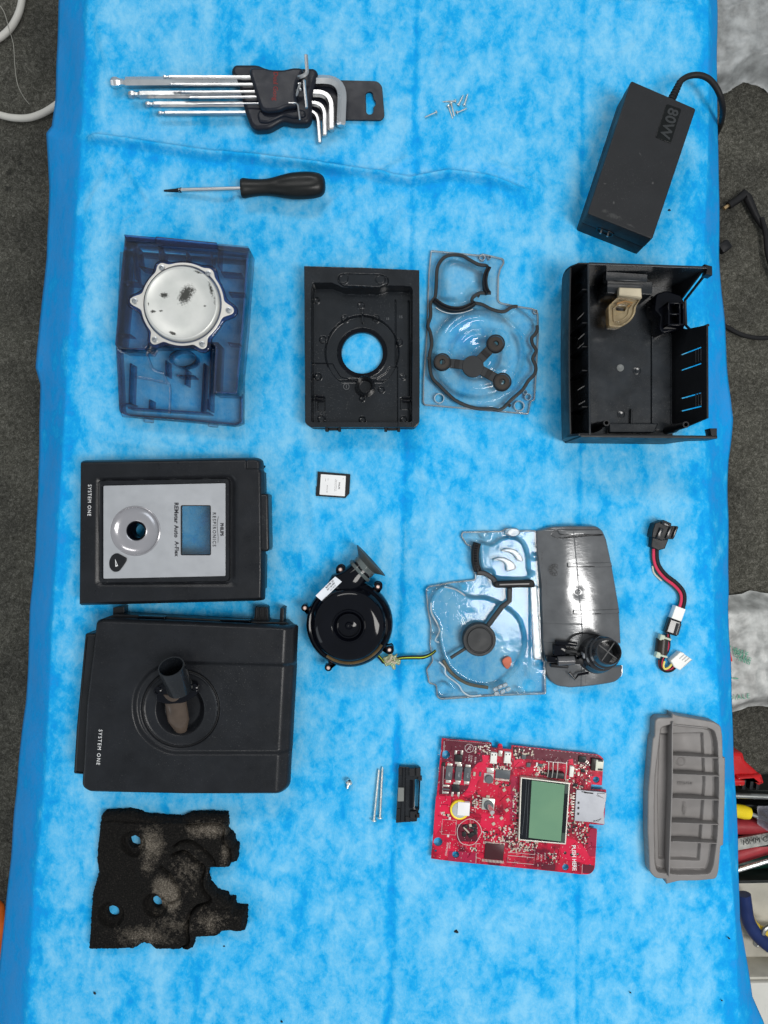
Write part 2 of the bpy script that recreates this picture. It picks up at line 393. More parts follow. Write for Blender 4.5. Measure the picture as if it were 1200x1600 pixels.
def sheet_z(px, py):
    """wrinkles of the sheet where it lies on the table (metres), smooth numpy function of photo px"""
    z = .0034 * fnoise(px, py, 120, 1) + .0016 * fnoise(px, py * .6 + px * .3, 42, 2) + .0005 * fnoise(px * .5 + py * .8, py, 17, 5)
    def crease(x0, y0, x1, y1, h, w, z, wob=4):
        L = math.hypot(x1 - x0, y1 - y0); ux, uy = (x1 - x0) / L, (y1 - y0) / L
        s = (px - x0) * ux + (py - y0) * uy; d = -(px - x0) * uy + (py - y0) * ux + wob * np.sin(s / 60 + x0)
        wgt = sstep(s / 25 + .5) * sstep((L - s) / 25 + .5)
        return z + wgt * h * np.exp(-(d / w) ** 2)
    z = crease(648, -200, 648, 280, -.0016, 6, z, 1); z = crease(640, 280, 606, 1600, -.0016, 6, z, 1.5)
    z = crease(912, 0, 900, 1600, -.0008, 5, z, 1); z = crease(360, 0, 300, 700, -.0006, 5, z, 1); z = crease(330, 1250, 280, 1600, -.0007, 5, z, 1)
    z = crease(40, 545, 1130, 560, -.0004, 6, z, 2)
    z = crease(60, 952, 1150, 948, -.0006, 5, z, 2)
    z = crease(940, 0, 1120, 12, .0016, 6, z, 4)
    # the wandering raised wrinkle below the hex keys
    yw = np.interp(px, [60, 70, 110, 200, 330, 400, 500, 560, 640, 700, 760, 820], [209, 209, 213, 224, 245, 250, 262, 270, 284, 275, 282, 300])
    wg = sstep((px - 60) / 20) * sstep((840 - px) / 60)
    z = z + wg * .0105 * np.exp(-((py - yw) / 7.0) ** 2) + wg * .0022 * np.exp(-((py - yw - 16) / 14.0) ** 2)
    for cx, cy, ex, ey, h, w in ((190, 260, 240, 322, .0034, 7), (360, 250, 372, 330, .0030, 7), (500, 265, 350, 330, .0022, 9), (560, 275, 500, 330, .0026, 8), (770, 285, 800, 360, .0026, 8), (650, 100, 640, 260, .0018, 9), (40, 1130, 105, 1110, .0010, 3), (240, 322, 185, 352, .0028, 6), (935, 8, 1010, 2, .0022, 7), (820, 300, 870, 400, .0016, 10), (560, 330, 470, 400, .0018, 10), (700, 40, 690, 110, .0022, 8), (560, 300, 640, 250, .0026, 7), (760, 250, 850, 300, .0024, 8), (430, 20, 480, 90, .0020, 8), (150, 20, 170, 110, .0022, 8), (200, 230, 130, 330, .0022, 8), (900, 400, 860, 470, .0020, 8), (640, 330, 600, 390, .0022, 8), (140, 690, 330, 700, .0020, 7), (480, 700, 500, 840, .0018, 9), (650, 700, 690, 800, .0018, 9), (1000, 60, 950, 100, .0020, 8), (860, 30, 900, 120, .0014, 9), (780, 700, 860, 770, .0010, 12), (330, 690, 450, 700, .0012, 9), (470, 900, 475, 850, .0012, 12), (1010, 720, 1080, 800, .0012, 12), (520, 1480, 640, 1500, .0010, 14), (820, 1420, 900, 1540, .0010, 14), (680, 700, 760, 820, .0010, 14)):
        z = crease(cx, cy, ex, ey, h, w, z, 5)
    return z * 1.0 + .0022
nxs, nys = 350, 560
us = np.linspace(0, 1, nxs); ys = np.concatenate([np.linspace(-260, 190, 110, endpoint=False), np.linspace(190, 330, 70, endpoint=False), np.linspace(330, 1900, nys - 180)])
verts = np.zeros((nys, nxs, 3)); PXY = np.zeros((nys, nxs, 2)); FL = 14   # FL columns per flap
for j, y in enumerate(ys):
    le, lt, rt, re = itp(LE, y), itp(LT, y), itp(RT, y), itp(RE, y)
    for side in (0, 1):
        e, t = (le, lt) if side == 0 else (re, rt)
        te = Fr(0).xy(t, y)
        for i in range(FL):
            f = 1 - i / FL                      # 1 at the hem, ->0 at the table edge
            drop = -(.050 * f ** 1.25 + .004 * f) if side == 0 else -(.030 * f ** 1.3 + .002 * f)
            px = t + (e - t) * f
            xw, yw = Fr(drop).xy(px, y); zz = drop + float(noise.noise(Vector((px / 30, y / 90, 3)))) * .004 * f
            ii = i if side == 0 else nxs - 1 - i
            verts[j, ii] = (xw, te[1] + (yw - te[1]) * f, zz)
    px = lt + (rt - lt) * np.linspace(0, 1, nxs - 2 * FL)
    py = np.full(px.shape, y)
    edge = sstep(np.minimum(px - lt, rt - px) / 30)
    PXY[j, FL:nxs - FL, 0] = px; PXY[j, :, 1] = y; PXY[j, :FL, 0] = lt; PXY[j, nxs - FL:, 0] = rt
    verts[j, FL:nxs - FL, 0] = (px - 600) / S; verts[j, FL:nxs - FL, 1] = (800 - y) / S
    verts[j, FL:nxs - FL, 2] = sheet_z(px, py) * edge
verts[:, :, 2] -= .0022                        # lies with its flat parts at z = 0
verts[:, :, 2] = np.maximum(verts[:, :, 2], -.0036 - np.abs(verts[:, :, 2]) * (np.arange(nxs)[None, :] < FL) * 2 - np.abs(verts[:, :, 2]) * (np.arange(nxs)[None, :] >= nxs - FL) * 2)
def sheet_mat():
    m, nt, b, o = newmat('blue_nonwoven_fabric')
    g = nt.nodes.new('ShaderNodeNewGeometry')
    mp = nt.nodes.new('ShaderNodeMapping'); mp.inputs['Scale'].default_value = (1.15, .8, 1); nt.links.new(g.outputs['Position'], mp.inputs['Vector'])
    a = tex_noise(nt, 27, 5, .60, mp.outputs[0], .3); a2 = tex_noise(nt, 80, 5, .66, mp.outputs[0], .3); big = tex_noise(nt, 5, 3, .5); a3 = tex_noise(nt, 300, 4, .7)
    mpf = nt.nodes.new('ShaderNodeMapping'); mpf.inputs['Rotation'].default_value = (0, 0, .25); mpf.inputs['Scale'].default_value = (1, .22, 1); nt.links.new(g.outputs['Position'], mpf.inputs['Vector'])
    fib = tex_noise(nt, 1500, 3, .7, mpf.outputs[0])
    k = math_(nt, 'ADD', math_(nt, 'MULTIPLY', big, .10), math_(nt, 'ADD', math_(nt, 'MULTIPLY', a, .44), math_(nt, 'ADD', math_(nt, 'MULTIPLY', a2, .34), math_(nt, 'ADD', math_(nt, 'MULTIPLY', a3, .13), math_(nt, 'MULTIPLY', fib, .09)))))
    k = math_(nt, 'SUBTRACT', k, .047)
    at = nt.nodes.new('ShaderNodeAttribute'); at.attribute_name = 'contact_and_shade'
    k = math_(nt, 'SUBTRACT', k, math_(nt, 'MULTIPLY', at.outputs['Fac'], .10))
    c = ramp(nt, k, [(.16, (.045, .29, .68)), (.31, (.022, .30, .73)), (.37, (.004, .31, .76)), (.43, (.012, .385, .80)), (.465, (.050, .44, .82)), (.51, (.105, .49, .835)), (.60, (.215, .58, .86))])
    nt.links.new(c, b.inputs['Base Color']); b.inputs['Roughness'].default_value = .8; b.inputs['Specular IOR Level'].default_value = .08
    hh = math_(nt, 'ADD', math_(nt, 'MULTIPLY', fib, .5), math_(nt, 'MULTIPLY', a3, 1.0))
    bump(nt, b, hh, .6, .0009)
    return m
m = M()
vv = verts.reshape(-1, 3)
m.v = [tuple(q) for q in vv.tolist()]; m.n = len(m.v)
m.f = [(j * nxs + i + 1, j * nxs + i, (j + 1) * nxs + i, (j + 1) * nxs + i + 1) for j in range(nys - 1) for i in range(nxs - 1)]
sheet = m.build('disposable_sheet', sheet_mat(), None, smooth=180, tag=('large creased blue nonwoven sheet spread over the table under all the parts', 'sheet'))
def contact_and_shade():  # deeper blue where the sheet lifts off the table, plus some painted shade
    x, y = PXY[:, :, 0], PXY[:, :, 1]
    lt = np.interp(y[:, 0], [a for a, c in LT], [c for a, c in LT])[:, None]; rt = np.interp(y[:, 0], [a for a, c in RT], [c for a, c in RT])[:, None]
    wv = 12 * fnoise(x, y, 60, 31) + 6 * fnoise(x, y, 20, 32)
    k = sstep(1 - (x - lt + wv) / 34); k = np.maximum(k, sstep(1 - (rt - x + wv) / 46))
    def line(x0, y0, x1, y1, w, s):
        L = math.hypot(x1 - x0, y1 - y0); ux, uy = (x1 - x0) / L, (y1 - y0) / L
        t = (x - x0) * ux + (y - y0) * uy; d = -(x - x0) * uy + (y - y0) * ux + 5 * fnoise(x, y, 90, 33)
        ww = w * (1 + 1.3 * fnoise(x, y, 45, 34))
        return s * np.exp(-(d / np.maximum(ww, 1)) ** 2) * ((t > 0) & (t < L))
    for q in ((648, -200, 650, 280, 6, .9), (645, 280, 606, 1600, 7, 1.0), (606, 1600, 600, 1900, 7, 1.0), (912, -200, 900, 1900, 5, .75), (330, 1240, 280, 1900, 5, .7), (362, -100, 350, 360, 4, .4), (60, 560, 1130, 560, 5, .2), (60, 952, 480, 952, 5, .25), (830, 950, 1150, 948, 12, .6), (470, 860, 480, 960, 30, .35), (620, 420, 640, 860, 10, .6)):  # the wide soft band left of the blower paints its shadow into the blue
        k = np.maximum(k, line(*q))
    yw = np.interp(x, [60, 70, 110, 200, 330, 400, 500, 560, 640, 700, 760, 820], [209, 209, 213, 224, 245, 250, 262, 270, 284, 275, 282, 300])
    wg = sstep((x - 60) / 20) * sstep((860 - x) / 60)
    k = np.maximum(k, wg * .8 * np.exp(-((y - yw - 12) / 14.0) ** 2))  # shade below the raised wrinkle, put into the colour
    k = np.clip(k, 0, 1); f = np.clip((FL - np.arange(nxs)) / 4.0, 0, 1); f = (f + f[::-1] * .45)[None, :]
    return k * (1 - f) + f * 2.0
att = sheet.data.attributes.new('contact_and_shade', 'FLOAT', 'POINT'); att.data.foreach_set('value', contact_and_shade().ravel().astype(np.float32))
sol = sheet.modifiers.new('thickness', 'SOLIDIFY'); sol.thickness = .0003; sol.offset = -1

# crumbs of black dirt on the sheet
for i, (px, py, r, w) in enumerate(((713, 1455, 2.6, 'round black crumb on the sheet below the circuit board'), (148, 1552, 1.7, 'tiny black crumb on the sheet below the foam pad'),
        (440, 1596, 1.5, 'tiny black crumb at the bottom edge between foam and board'), (1139, 1466, 1.5, 'thin dark sliver on the sheet near the right hem'), (1128, 1563, 1.2, 'dark fleck on the sheet in the lower right corner'),
        (985, 1551, 1.2, 'dark fleck on the sheet below the grey cover'), (1046, 328, 1.6, 'black crumb on the sheet right of the power adapter'), (41, 1296, 1.3, 'black dot on the left overhang of the sheet'), (350, 1478, 1.4, 'black crumb beside the foam pad'))):
    m = M(); c = T(px, py, .001 if i != 7 else -.035)
    sx = r / S; rings = []
    m.tube([c + Vector((-sx * 1.2, sx * .9 * (1 if i % 2 else -.3), 0)), c, c + Vector((sx * 1.1, -sx * .8, 0))], [sx * .5, sx * 1.0, sx * .45], 7)
    m.build('crumb', RUBBER, None, tag=(w, 'crumb', 'dark crumbs scattered on the sheet'))
# ================================================================== TOOLS, SCREWS, ADAPTER
# ---- hex key holder (crop 350,80 x4.615)
HOLD = plastic('dark_soft_grip_plastic', (.009, .011, .018), .38, .2, 2200, .3, .00006)
F = Fr(.014, 350, 80, 4.615)
hk = thing('hex_key_holder', 'dark plastic holder with red lettering and hang tab gripping the hex keys', 'holder', F(400, 300, 0))
low = rnd([(50, 130), (75, 92), (240, 92), (330, 132), (430, 135), (500, 118), (655, 118), (682, 158), (655, 235), (632, 330), (632, 480), (605, 520), (500, 520), (425, 503), (370, 535), (325, 560), (225, 566), (188, 535), (150, 430), (120, 300), (100, 215), (60, 175)], 26, 5)
M().plate([w2(F, low)], .002, .0145, .0036, res=4).build('back_shell', HOLD, hk)
F2 = F.at(.021)
frs = rnd([(183, 140), (200, 118), (285, 118), (335, 133), (430, 135), (500, 119), (560, 121), (575, 150), (535, 215), (524, 260), (520, 340), (532, 378), (515, 402), (450, 408), (395, 432), (310, 441), (268, 428), (240, 350), (205, 235), (185, 175)], 22, 5)
fsh = M().plate([w2(F2, frs)], .0142, .0225, .0030, res=4).build('front_shell', HOLD, hk)
# raised pad along the lower front edge
pad = rnd([(255, 415), (300, 442), (395, 436), (450, 412), (525, 405), (590, 425), (585, 470), (500, 480), (430, 462), (370, 490), (310, 515), (250, 508), (235, 450)], 18, 4)
M().plate([w2(F.at(.017), pad)], .012, .0165, .0022, res=3).build('grip_pad', HOLD, hk)
Ft = F.at(.0035)
tab = rnd([(470, 205), (820, 208), (1105, 214), (1140, 250), (1158, 470), (1135, 498), (860, 495), (470, 490)], [2, 0, 30, 20, 30, 30, 0, 2], 5)
hole = rnd([(1022, 310), (1035, 294), (1062, 294), (1073, 310), (1076, 345), (1094, 365), (1094, 388), (1076, 405), (1077, 440), (1062, 456), (1040, 456), (1026, 440)], 9, 4)
M().plate([w2(Ft, tab), w2(Ft, hole)], .0015, .0035, .0004).build('hang_tab', HOLD, hk)
RED = plastic('red_print', (.16, .012, .012), .5, .1, 800, 0)
m = M().text('Duul Gong', .0060, Matrix.Translation(F2(372, 258, .02255)) @ Matrix.Rotation(R(-91), 4, 'Z'), .00004, spacing=1.0, bold=.0001)
m.build('red_lettering', RED, fsh)
# ---- keys
def hexkey(pts, w, ball, label, fil=6, ph=0.0):
    """pts = [(px,py,z)...] in photo px"""
    P = [T(*p) for p in pts]
    r = w / S / 2 / .93
    m = M(); body = P
    if ball:
        d = (P[1] - P[0]).normalized(); c = P[0]
        prof = [(-1.05, .45), (-.85, .80), (-.35, 1.02), (.25, 1.02), (.7, .80), (1.15, .62), (1.6, .66), (2.0, .93), (2.1, 1.0)]
        m.tube([c + d * (a * r) for a, _ in prof], [b * r for _, b in prof], 6, phase=ph)
        body = [c + d * (2.1 * r)] + P[1:]
    # round the bends
    out = [body[0]]
    for i in range(1, len(body) - 1):
        p = body[i]; u = body[i - 1] - p; v = body[i + 1] - p
        q = min(fil / S, u.length * .48, v.length * .48); A = p + u.normalized() * q; B = p + v.normalized() * q
        for k in range(8):
            t = k / 7; out.append(A * (1 - t) ** 2 + p * 2 * t * (1 - t) + B * t * t)
    e = body[-1]; dd = (e - body[-2]).normalized(); out += [e - dd * r * .3, e]
    m.tube(out, [r] * (len(out) - 1) + [r * .75], 6, phase=ph)
    return m.build('hex_key', STEEL if w > 12 else STEEL2, None, smooth=25, tag=(label, 'hex key', 'hex keys held in the dark holder'))
zb, zf = .0085, .0185
hexkey([(181, 129, zb), (420, 127.5, zb), (536, 125.5, zb), (533, 197, zb)], 14.5, True, 'largest hex key, at the back and top of the fan', 30, .5)
hexkey([(207, 148, zb), (420, 147, zb), (518, 145.5, zb), (518.5, 204, zb)], 11.0, True, 'second largest hex key, its bent end second from the right', 24)
hexkey([(232, 163, zb), (420, 162.5, zb), (507, 161.5, zb), (508, 213, zb)], 8.2, True, 'third largest hex key, its bent end third from the right', 20)
hexkey([(251, 177, zb), (420, 176.5, zb), (496, 173.5, zb), (500, 224, zb)], 6.6, True, 'lowest hex key of the fan, its bent end leftmost of the four thick ones', 17)
hexkey([(258, 120.5, zf), (395, 121, zf), (463, 120.5, zf), (470, 120.5, .0245), (480, 116, .0245), (478, 85.5, .0245)], 5.6, True, 'hex key over the largest one, its short end pointing past the holder', 9)
hexkey([(268, 132, zf), (395, 132, zf), (472, 131, zf), (475, 124, .0235), (476, 139, .0245), (479, 168.5, .0245)], 4.4, True, 'thin hex key under the topmost one, short end lying down the holder', 6)
hexkey([(285, 144, zf), (395, 143, zf), (464, 142, .0195), (469, 138, .0245), (469.5, 140.5, .0262)], 3.8, True, 'thin hex key over the second largest one, brassy tinted', 4)
hexkey([(297, 152.5, zf), (395, 151.5, zf), (463, 150, .0195), (468.5, 132, .0245), (469, 130, .0262)], 3.8, False, 'thin hex key along the lower edge of the second largest one', 4)
hexkey([(309, 162.5, zf), (395, 161.5, zf), (463, 161, .0225), (465.5, 164, .0238), (468.5, 187, .0238)], 2.4, False, 'thinnest hex key, needle like, over the third largest one', 4)

# ---- screwdriver
HANDLE = plastic('screwdriver_rubber', (.008, .009, .009), .36, .15, 1500, .25, .00006)
sd = thing('screwdriver', 'black handled screwdriver with a short steel shaft below the hex keys', 'screwdriver', T(430, 292, 0))
za = .0135
A = T(377, 294.3, za); B = T(508.5, 289.0, za); ax = (B - A); Lh = ax.length; ax.normalize()
rot = ax.to_track_quat('Z', 'Y').to_matrix().to_4x4(); mt = Matrix.Translation(A) @ rot
prof = [(0, 14.2), (.02, 15.4), (.05, 15.2), (.12, 13.8), (.22, 12.8), (.32, 13.2), (.42, 15.6), (.52, 18.6), (.62, 20.6), (.72, 21.2), (.82, 20.8), (.90, 19.2), (.95, 16.6), (.985, 12.0), (1.0, 5.0)]
pp = spl([(a * Lh, 0, r / S * .97) for a, r in prof], 4)
rings = []
for q in pp:
    ring = []
    for k in range(48):
        a = 2 * math.pi * k / 48; t = q.x / Lh
        fl = 1 - .10 * sstep((t - .35) / .15) * sstep((.97 - t) / .15) * max(0, math.cos(3 * a + math.pi * .0)) ** 2 * 1.0
        r = max(.0004, q.z) * float(fl); ring.append(mt @ Vector((r * math.sin(a), r * math.cos(a) * .84, q.x)))
    rings.append(ring)
M().loft(rings).build('handle', HANDLE, sd, smooth=40)
M().tube([T(280, 297, .006), T(380, 294.3, za)], 3.3 / S, 16).build('shaft', STEEL, sd)
M().tube([T(256.5, 298, .0045), T(266, 297.8, .0046), T(274, 297.5, .005), T(283.5, 296.9, .0062)], [1.5 / S, 2.4 / S, 2.9 / S, 4.2 / S], 6).build('tip', BLACK, sd, smooth=20)

# ---- small screws
def screw(head, tip, hr, sr, label, group, up_=0.0, thread=True, zh=None, flat=.5, cross=True):
    h = T(*head); t = T(*tip); d = (t - h); L = d.length; d.normalize()
    rot = d.to_track_quat('Z', 'Y').to_matrix().to_4x4(); mt = Matrix.Translation(h) @ rot
    r, s_ = hr / S, sr / S
    th = thing('screw', label, 'screw', (h.x, h.y, 0), group)
    hd_ = M().lathe([(r * .35, -r * flat * 1.0), (r * .75, -r * flat * .8), (r * 1.0, -r * flat * .1), (r * .95, r * .12), (s_, r * .2)], mat=mt, seg=20).build('head', ZINC, th)
    prof = [(s_ * .85, r * .15)]
    z = r * .2; k = 0; pitch = max(s_ * .9, .00045)
    while z < L - s_ * 1.5:
        prof.append(((s_ * 1.12 if k % 2 else s_ * .82) if thread else s_, z)); z += pitch * .5; k += 1
    prof += [(s_ * .5, L - s_ * .5), (s_ * .1, L)]
    M().lathe(prof, mat=mt, seg=12).build('shank', ZINC, th, smooth=20)
    if cross:
        m = M()
        m.box((0, 0, -r * flat * .97), (r * .9, r * .22, r * .12), mat=mt); m.box((0, 0, -r * flat * .97 - .00001), (r * .22, r * .9, r * .12), mat=mt)
        m.build('slot', RUBBER, hd_, smooth=0)
G = 'small silver screws scattered at the top centre'
for hd, tp, lab in (
    ((681.5, 175.5, .0022), (663.5, 183.5, .0010), 'small silver screw lying apart at the left of the little pile'),
    ((711.5, 158.0, .0022), (691, 159.2, .0010), 'small silver screw lying flat along the top left of the pile'),
    ((700.5, 165.8, .0022), (707.5, 185.5, .0010), 'lower left screw of the two lying nearly upright side by side'),
    ((705, 161.5, .0024), (709.8, 182, .0014), 'right hand screw of the two lying nearly upright side by side'),
    ((716.5, 163.8, .0024), (724.3, 148.3, .0040), 'small silver screw with round head down and shank pointing up, left of its twin'),
    ((725.8, 163.8, .0024), (731.3, 146.2, .0046), 'small silver screw farthest right at the top of the pile'),
    ((714.5, 176, .0024), (730, 169.3, .0016), 'small silver screw lying at the bottom right of the pile')):
    screw(hd, tp, 3.1, 1.15, lab, G)
screw((545.2, 1222.5, .0060), (541.8, 1233.5, .0016), 5.6, 2.0, 'stubby silver screw with a wide domed head left of the two long screws', None, flat=.7)
screw((584.3, 1281.5, .0035), (592.2, 1201.5, .0014), 4.6, 1.75, 'long thin silver screw, the left and lower one of the pair', 'pair of long silver screws')
screw((593.8, 1277.5, .0035), (597.8, 1198, .0014), 4.4, 1.75, 'long thin silver screw, the right one of the pair', 'pair of long silver screws')

# ---- memory card (crop 460,720 x6.667)
F = Fr(.0022, 460, 720, 6.667)
c = thing('memory_card', 'small black memory card with a white printed label in the middle of the sheet', 'memory card', F(400, 250, 0))
M().plate([rnd(w2(F, [(243, 112), (583, 140), (573, 340), (530, 388), (222, 366), (228, 270), (234, 265)]), .0004, 3)], .0002, .0022, .0002).build('card_body', BLACK, c)
cl_ = M().plate([rnd(w2(F, [(276, 139), (536, 158), (525, 370), (262, 352)]), .0005, 3)], .00215, .00232, 0).build('card_label', plastic('white_label_paper', (.80, .80, .80), .5, .03, 900, .1), c)
INK = plastic('dark_print', (.03, .03, .035), .5, .05, 500, 0)
m = M(); mtx = lambda x, y: Matrix.Translation(F(x, y, .00234)) @ Matrix.Rotation(R(-94), 4, 'Z')
m.text('PHILIPS', .0021, mtx(466, 260), .00002, bold=.00004)
for i, (x, n_) in enumerate(((438, 22), (424, 26))): m.text(''.join(random.choice('aeinorst ') for _ in range(n_)), .0012, mtx(x, 255), .00002)
m.text('part no 4G', .0016, mtx(342, 292), .00002); m.text('class', .0010, mtx(352, 195), .00002); m.text('caution', .0010, mtx(325, 200), .00002)
m.lathe([(.0003, 0), (.0003, .00003)], c=F(508, 188, .00234), seg=10)
m.build('card_print', INK, cl_, kind='stuff')

# ---- power adapter
ad = thing('power_adapter', 'black power adapter brick marked 80W with its cord going over the table edge', 'power adapter', T(960, 270, 0))
H = .042; Fh = Fr(H)
tp = [Fh(986.7, 126.8), Fh(1086.7, 170.2), Fh(1019, 373), Fh(918.7, 333)]
CASE = plastic('adapter_plastic', (.014, .015, .017), .50, .12, 2600, .6, .00010, dust=.35, dustcol=(.2, .2, .2))
o2 = [(p.x, p.y) for p in tp]
nt_ = CASE.node_tree; bs_ = [n for n in nt_.nodes if n.type == 'BSDF_PRINCIPLED'][0]; lk_ = bs_.inputs['Base Color'].links[0].from_socket
Pq = lambda x, y, rx, ry, an, g: (Fh(x, y).x, Fh(x, y).y, rx / S, ry / S, an, g)
sm_ = blobs(nt_, [Pq(960, 338, 26, 8, -.3, 1.0), Pq(945, 330, 9, 5, 0, 1.1), Pq(1020, 286, 3, 3, 0, 1.6), Pq(959, 317, 2.5, 4, 0, 1.6), Pq(945, 287, 4, 2, 0, 1.4), Pq(1000, 240, 2, 9, .5, 1.0), Pq(985, 352, 14, 3, -.5, 1.0)], 500, .9)
nt_.links.new(mixc(nt_, math_(nt_, 'MULTIPLY', sm_, .35), lk_, (.16, .16, .155)), bs_.inputs['Base Color'])
def inset(poly, d):
    P = [Vector(p) for p in poly]; out = []
    ar = sum(P[i - 1].x * P[i].y - P[i].x * P[i - 1].y for i in range(len(P)))
    sg = 1 if ar > 0 else -1
    for i in range(len(P)):
        a = (P[i] - P[i - 1]).normalized(); b = (P[(i + 1) % len(P)] - P[i]).normalized()
        na = Vector((-a.y, a.x)) * sg; nb = Vector((-b.y, b.x)) * sg
        k = (na + nb); k = k / max(.2, (1 + na.dot(nb)))
        out.append(tuple(P[i] + k * d))
    return out
M().plate([rnd(inset(o2, -.0004), .0022, 4)], .0205, H, .0009, res=3).build('case_top', CASE, ad)
M().plate([rnd(inset(o2, -.0002), .0022, 4)], .0005, .0201, .0012, res=3).build('case_base', CASE, ad)
M().plate([rnd(inset(o2, .0004), .0022, 4)], .0195, .0210, 0).build('seam', RUBBER, ad)
ex = (tp[1] - tp[0]).normalized(); ey = (tp[0] - tp[3]).normalized(); ez = Vector((0, 0, 1))
bd = [Fh(1041.3, 162.5), Fh(1064.5, 170.5), Fh(1048, 224.5), Fh(1023.8, 215)]
bdg = M().plate([rnd([(p.x, p.y) for p in bd], .0016, 4)], H - .0001, H + .0005, .0003).build('badge', plastic('badge_gloss', (.005, .006, .006), .2, .3, 500, .4, .0002), ad)
ctr = sum(bd, Vector()) / 4; ctr.z = H + .00055
ang = math.atan2(ey.y, ey.x)
M().text('80W', .0135, Matrix.Translation(ctr) @ Matrix.Rotation(ang + math.pi, 4, 'Z'), .0003, spacing=1.02, bold=.0003, sx=1.0).build('wattage_lettering', plastic('badge_lettering', (.03, .033, .035), .4, .1, 500, .1), bdg)
# inlet on the near end
fm = Matrix((( ex.x, ez.x, -ey.x, 0), (ex.y, ez.y, -ey.y, 0), (ex.z, ez.z, -ey.z, 0), (0, 0, 0, 1)))
sc0 = (tp[3] + tp[2]) / 2 - ex * .008; sc0.z = .021
mm = Matrix.Translation(sc0) @ fm
inr = M().plate([rnd([(-.0085, -.0045), (.0085, -.0045), (.0085, .0045), (-.0085, .0045)], .0035, 5), rnd([(-.0070, -.0033), (.0070, -.0033), (.0070, .0033), (-.0070, .0033)], .003, 5)], -.0002, .0012, .0003, mat=mm).build('inlet_rim', GLOSS, ad)
M().plate([rnd([(-.0070, -.0033), (.0070, -.0033), (.0070, .0033), (-.0070, .0033)], .003, 5)], -.0002, .0005, 0, mat=mm).build('inlet', RUBBER, inr)
for sx in (-1, 1): M().tube([mm @ Vector((sx * .0035, 0, .0003)), mm @ Vector((sx * .0035, 0, .004))], .0009, 10).build('pin', STEEL, inr)
# strain relief and cord
zc = .027
p0 = T(1048, 158, zc); p1 = T(1063, 127, zc); dv = (p1 - p0)
m = M(); pts, rr = [], []
for i in range(29):
    t = i / 28; pts.append(p0 + dv * t + Vector((0, 0, 0))); rr.append((7.4 - 2.0 * t) / S * (1.0 if (i // 2) % 2 else .80) * .9)
m.tube(pts, rr, 18).build('strain_relief', RUBBER, ad, smooth=30)
cp = spl([T(1060, 133, zc), T(1066, 124.5, zc), T(1078, 118.5, zc), T(1093, 117.5, zc), T(1107, 123, zc), T(1118, 135, .026), T(1126, 152, .022), T(1129.5, 170, .010), T(1128, 186, -.02), T(1124, 200, -.06), T(1110, 230, -.16), T(1100, 280, -.27), T(1120, 330, -.296)], 7)
M().tube(cp, 4.5 / S, 12).build('cord', RUBBER, ad)
# ================================================================== TOP COVER WITH DISPLAY (crop 100,700 x3.529)
ctm = thing('display_cover', 'black top cover with a silver faceplate, round knob well and display window', 'cover', T(260, 830, 0))
H = .030; F = Fr(H, 100, 700, 3.529)
outl = rnd([(76, 72), (100, 64), (1055, 48), (1088, 60), (1092, 120), (1098, 128), (1104, 560), (1104, 700), (1100, 842), (1060, 848), (500, 862), (70, 873)], [14, 10, 20, 26, 6, 6, 0, 0, 10, 10, 30, 14], 5)
win = rnd([(645, 317), (808, 317), (809, 590), (645, 590)], 8, 3)
so = sdpoly(outl); sw = sdpoly(win); sh_ = sdc(393, 458, 44)
sb = sdpoly(rnd([(192, 178), (905, 166), (918, 185), (918, 720), (900, 738), (196, 746)], 22, 5))
sp_ = sdpoly(rnd([(213, 204), (893, 190), (893, 708), (213, 724)], 8, 3))
sbev = sdpoly(rnd([(170, 150), (930, 135), (962, 175), (962, 760), (935, 775), (165, 772)], 40, 6))
def hcov(X, Y):
    d = so(X, Y); z = np.full(X.shape, H)
    z = z - .0075 * np.clip(1 + d / 26, 0, 1) ** 2.2            # rounded edge
    z = z - .0022 * sstep(-sbev(X, Y) / 40) * 1.0              # shallow dish towards the bezel
    z = z + .0046 * sstep(-sb(X, Y) / 5)
    z = z - .0012 * sstep(-sp_(X, Y) / 3)
    # round well under the faceplate and the right-hand step
    z = z - .0022 * sstep((X - 1000) / 8) * (sstep((118 - Y) / 6))
    z = z - .0010 * sstep((X - 1086) / 4)
    return z
sdf = lambda X, Y: np.maximum(np.maximum(so(X, Y), -sw(X, Y)), -(np.hypot(X - 393, Y - 458) - 140))
M().hfield(F, (60, 40, 1112, 880), 3.0, sdf, hcov, thick=.0022).build('cover_shell', BLACKTEX, ctm, smooth=60)
# side walls down to the table
P0 = w2(F, outl)
M().plate([inset(P0, .0045), inset(P0, .0062)], .0005, H - .008, .0002).build('side_wall', BLACK, ctm)
# faceplate
SILV = plastic('silver_faceplate', (.42, .43, .45), .42, .07, 1200, .12, .00003, metal=.35)
zf = H + .0046 - .0022 - .0012 + .0008
Fs = F.at(zf)
well = circ((393, 457), 138, 96)
fp_ = rnd([(217, 208), (891, 194), (891, 706), (217, 721)], 8, 3)
fpl = M().plate([w2(Fs, fp_), w2(Fs, well), w2(Fs, win)], zf - .0010, zf, .00025).build('faceplate', SILV, ctm)
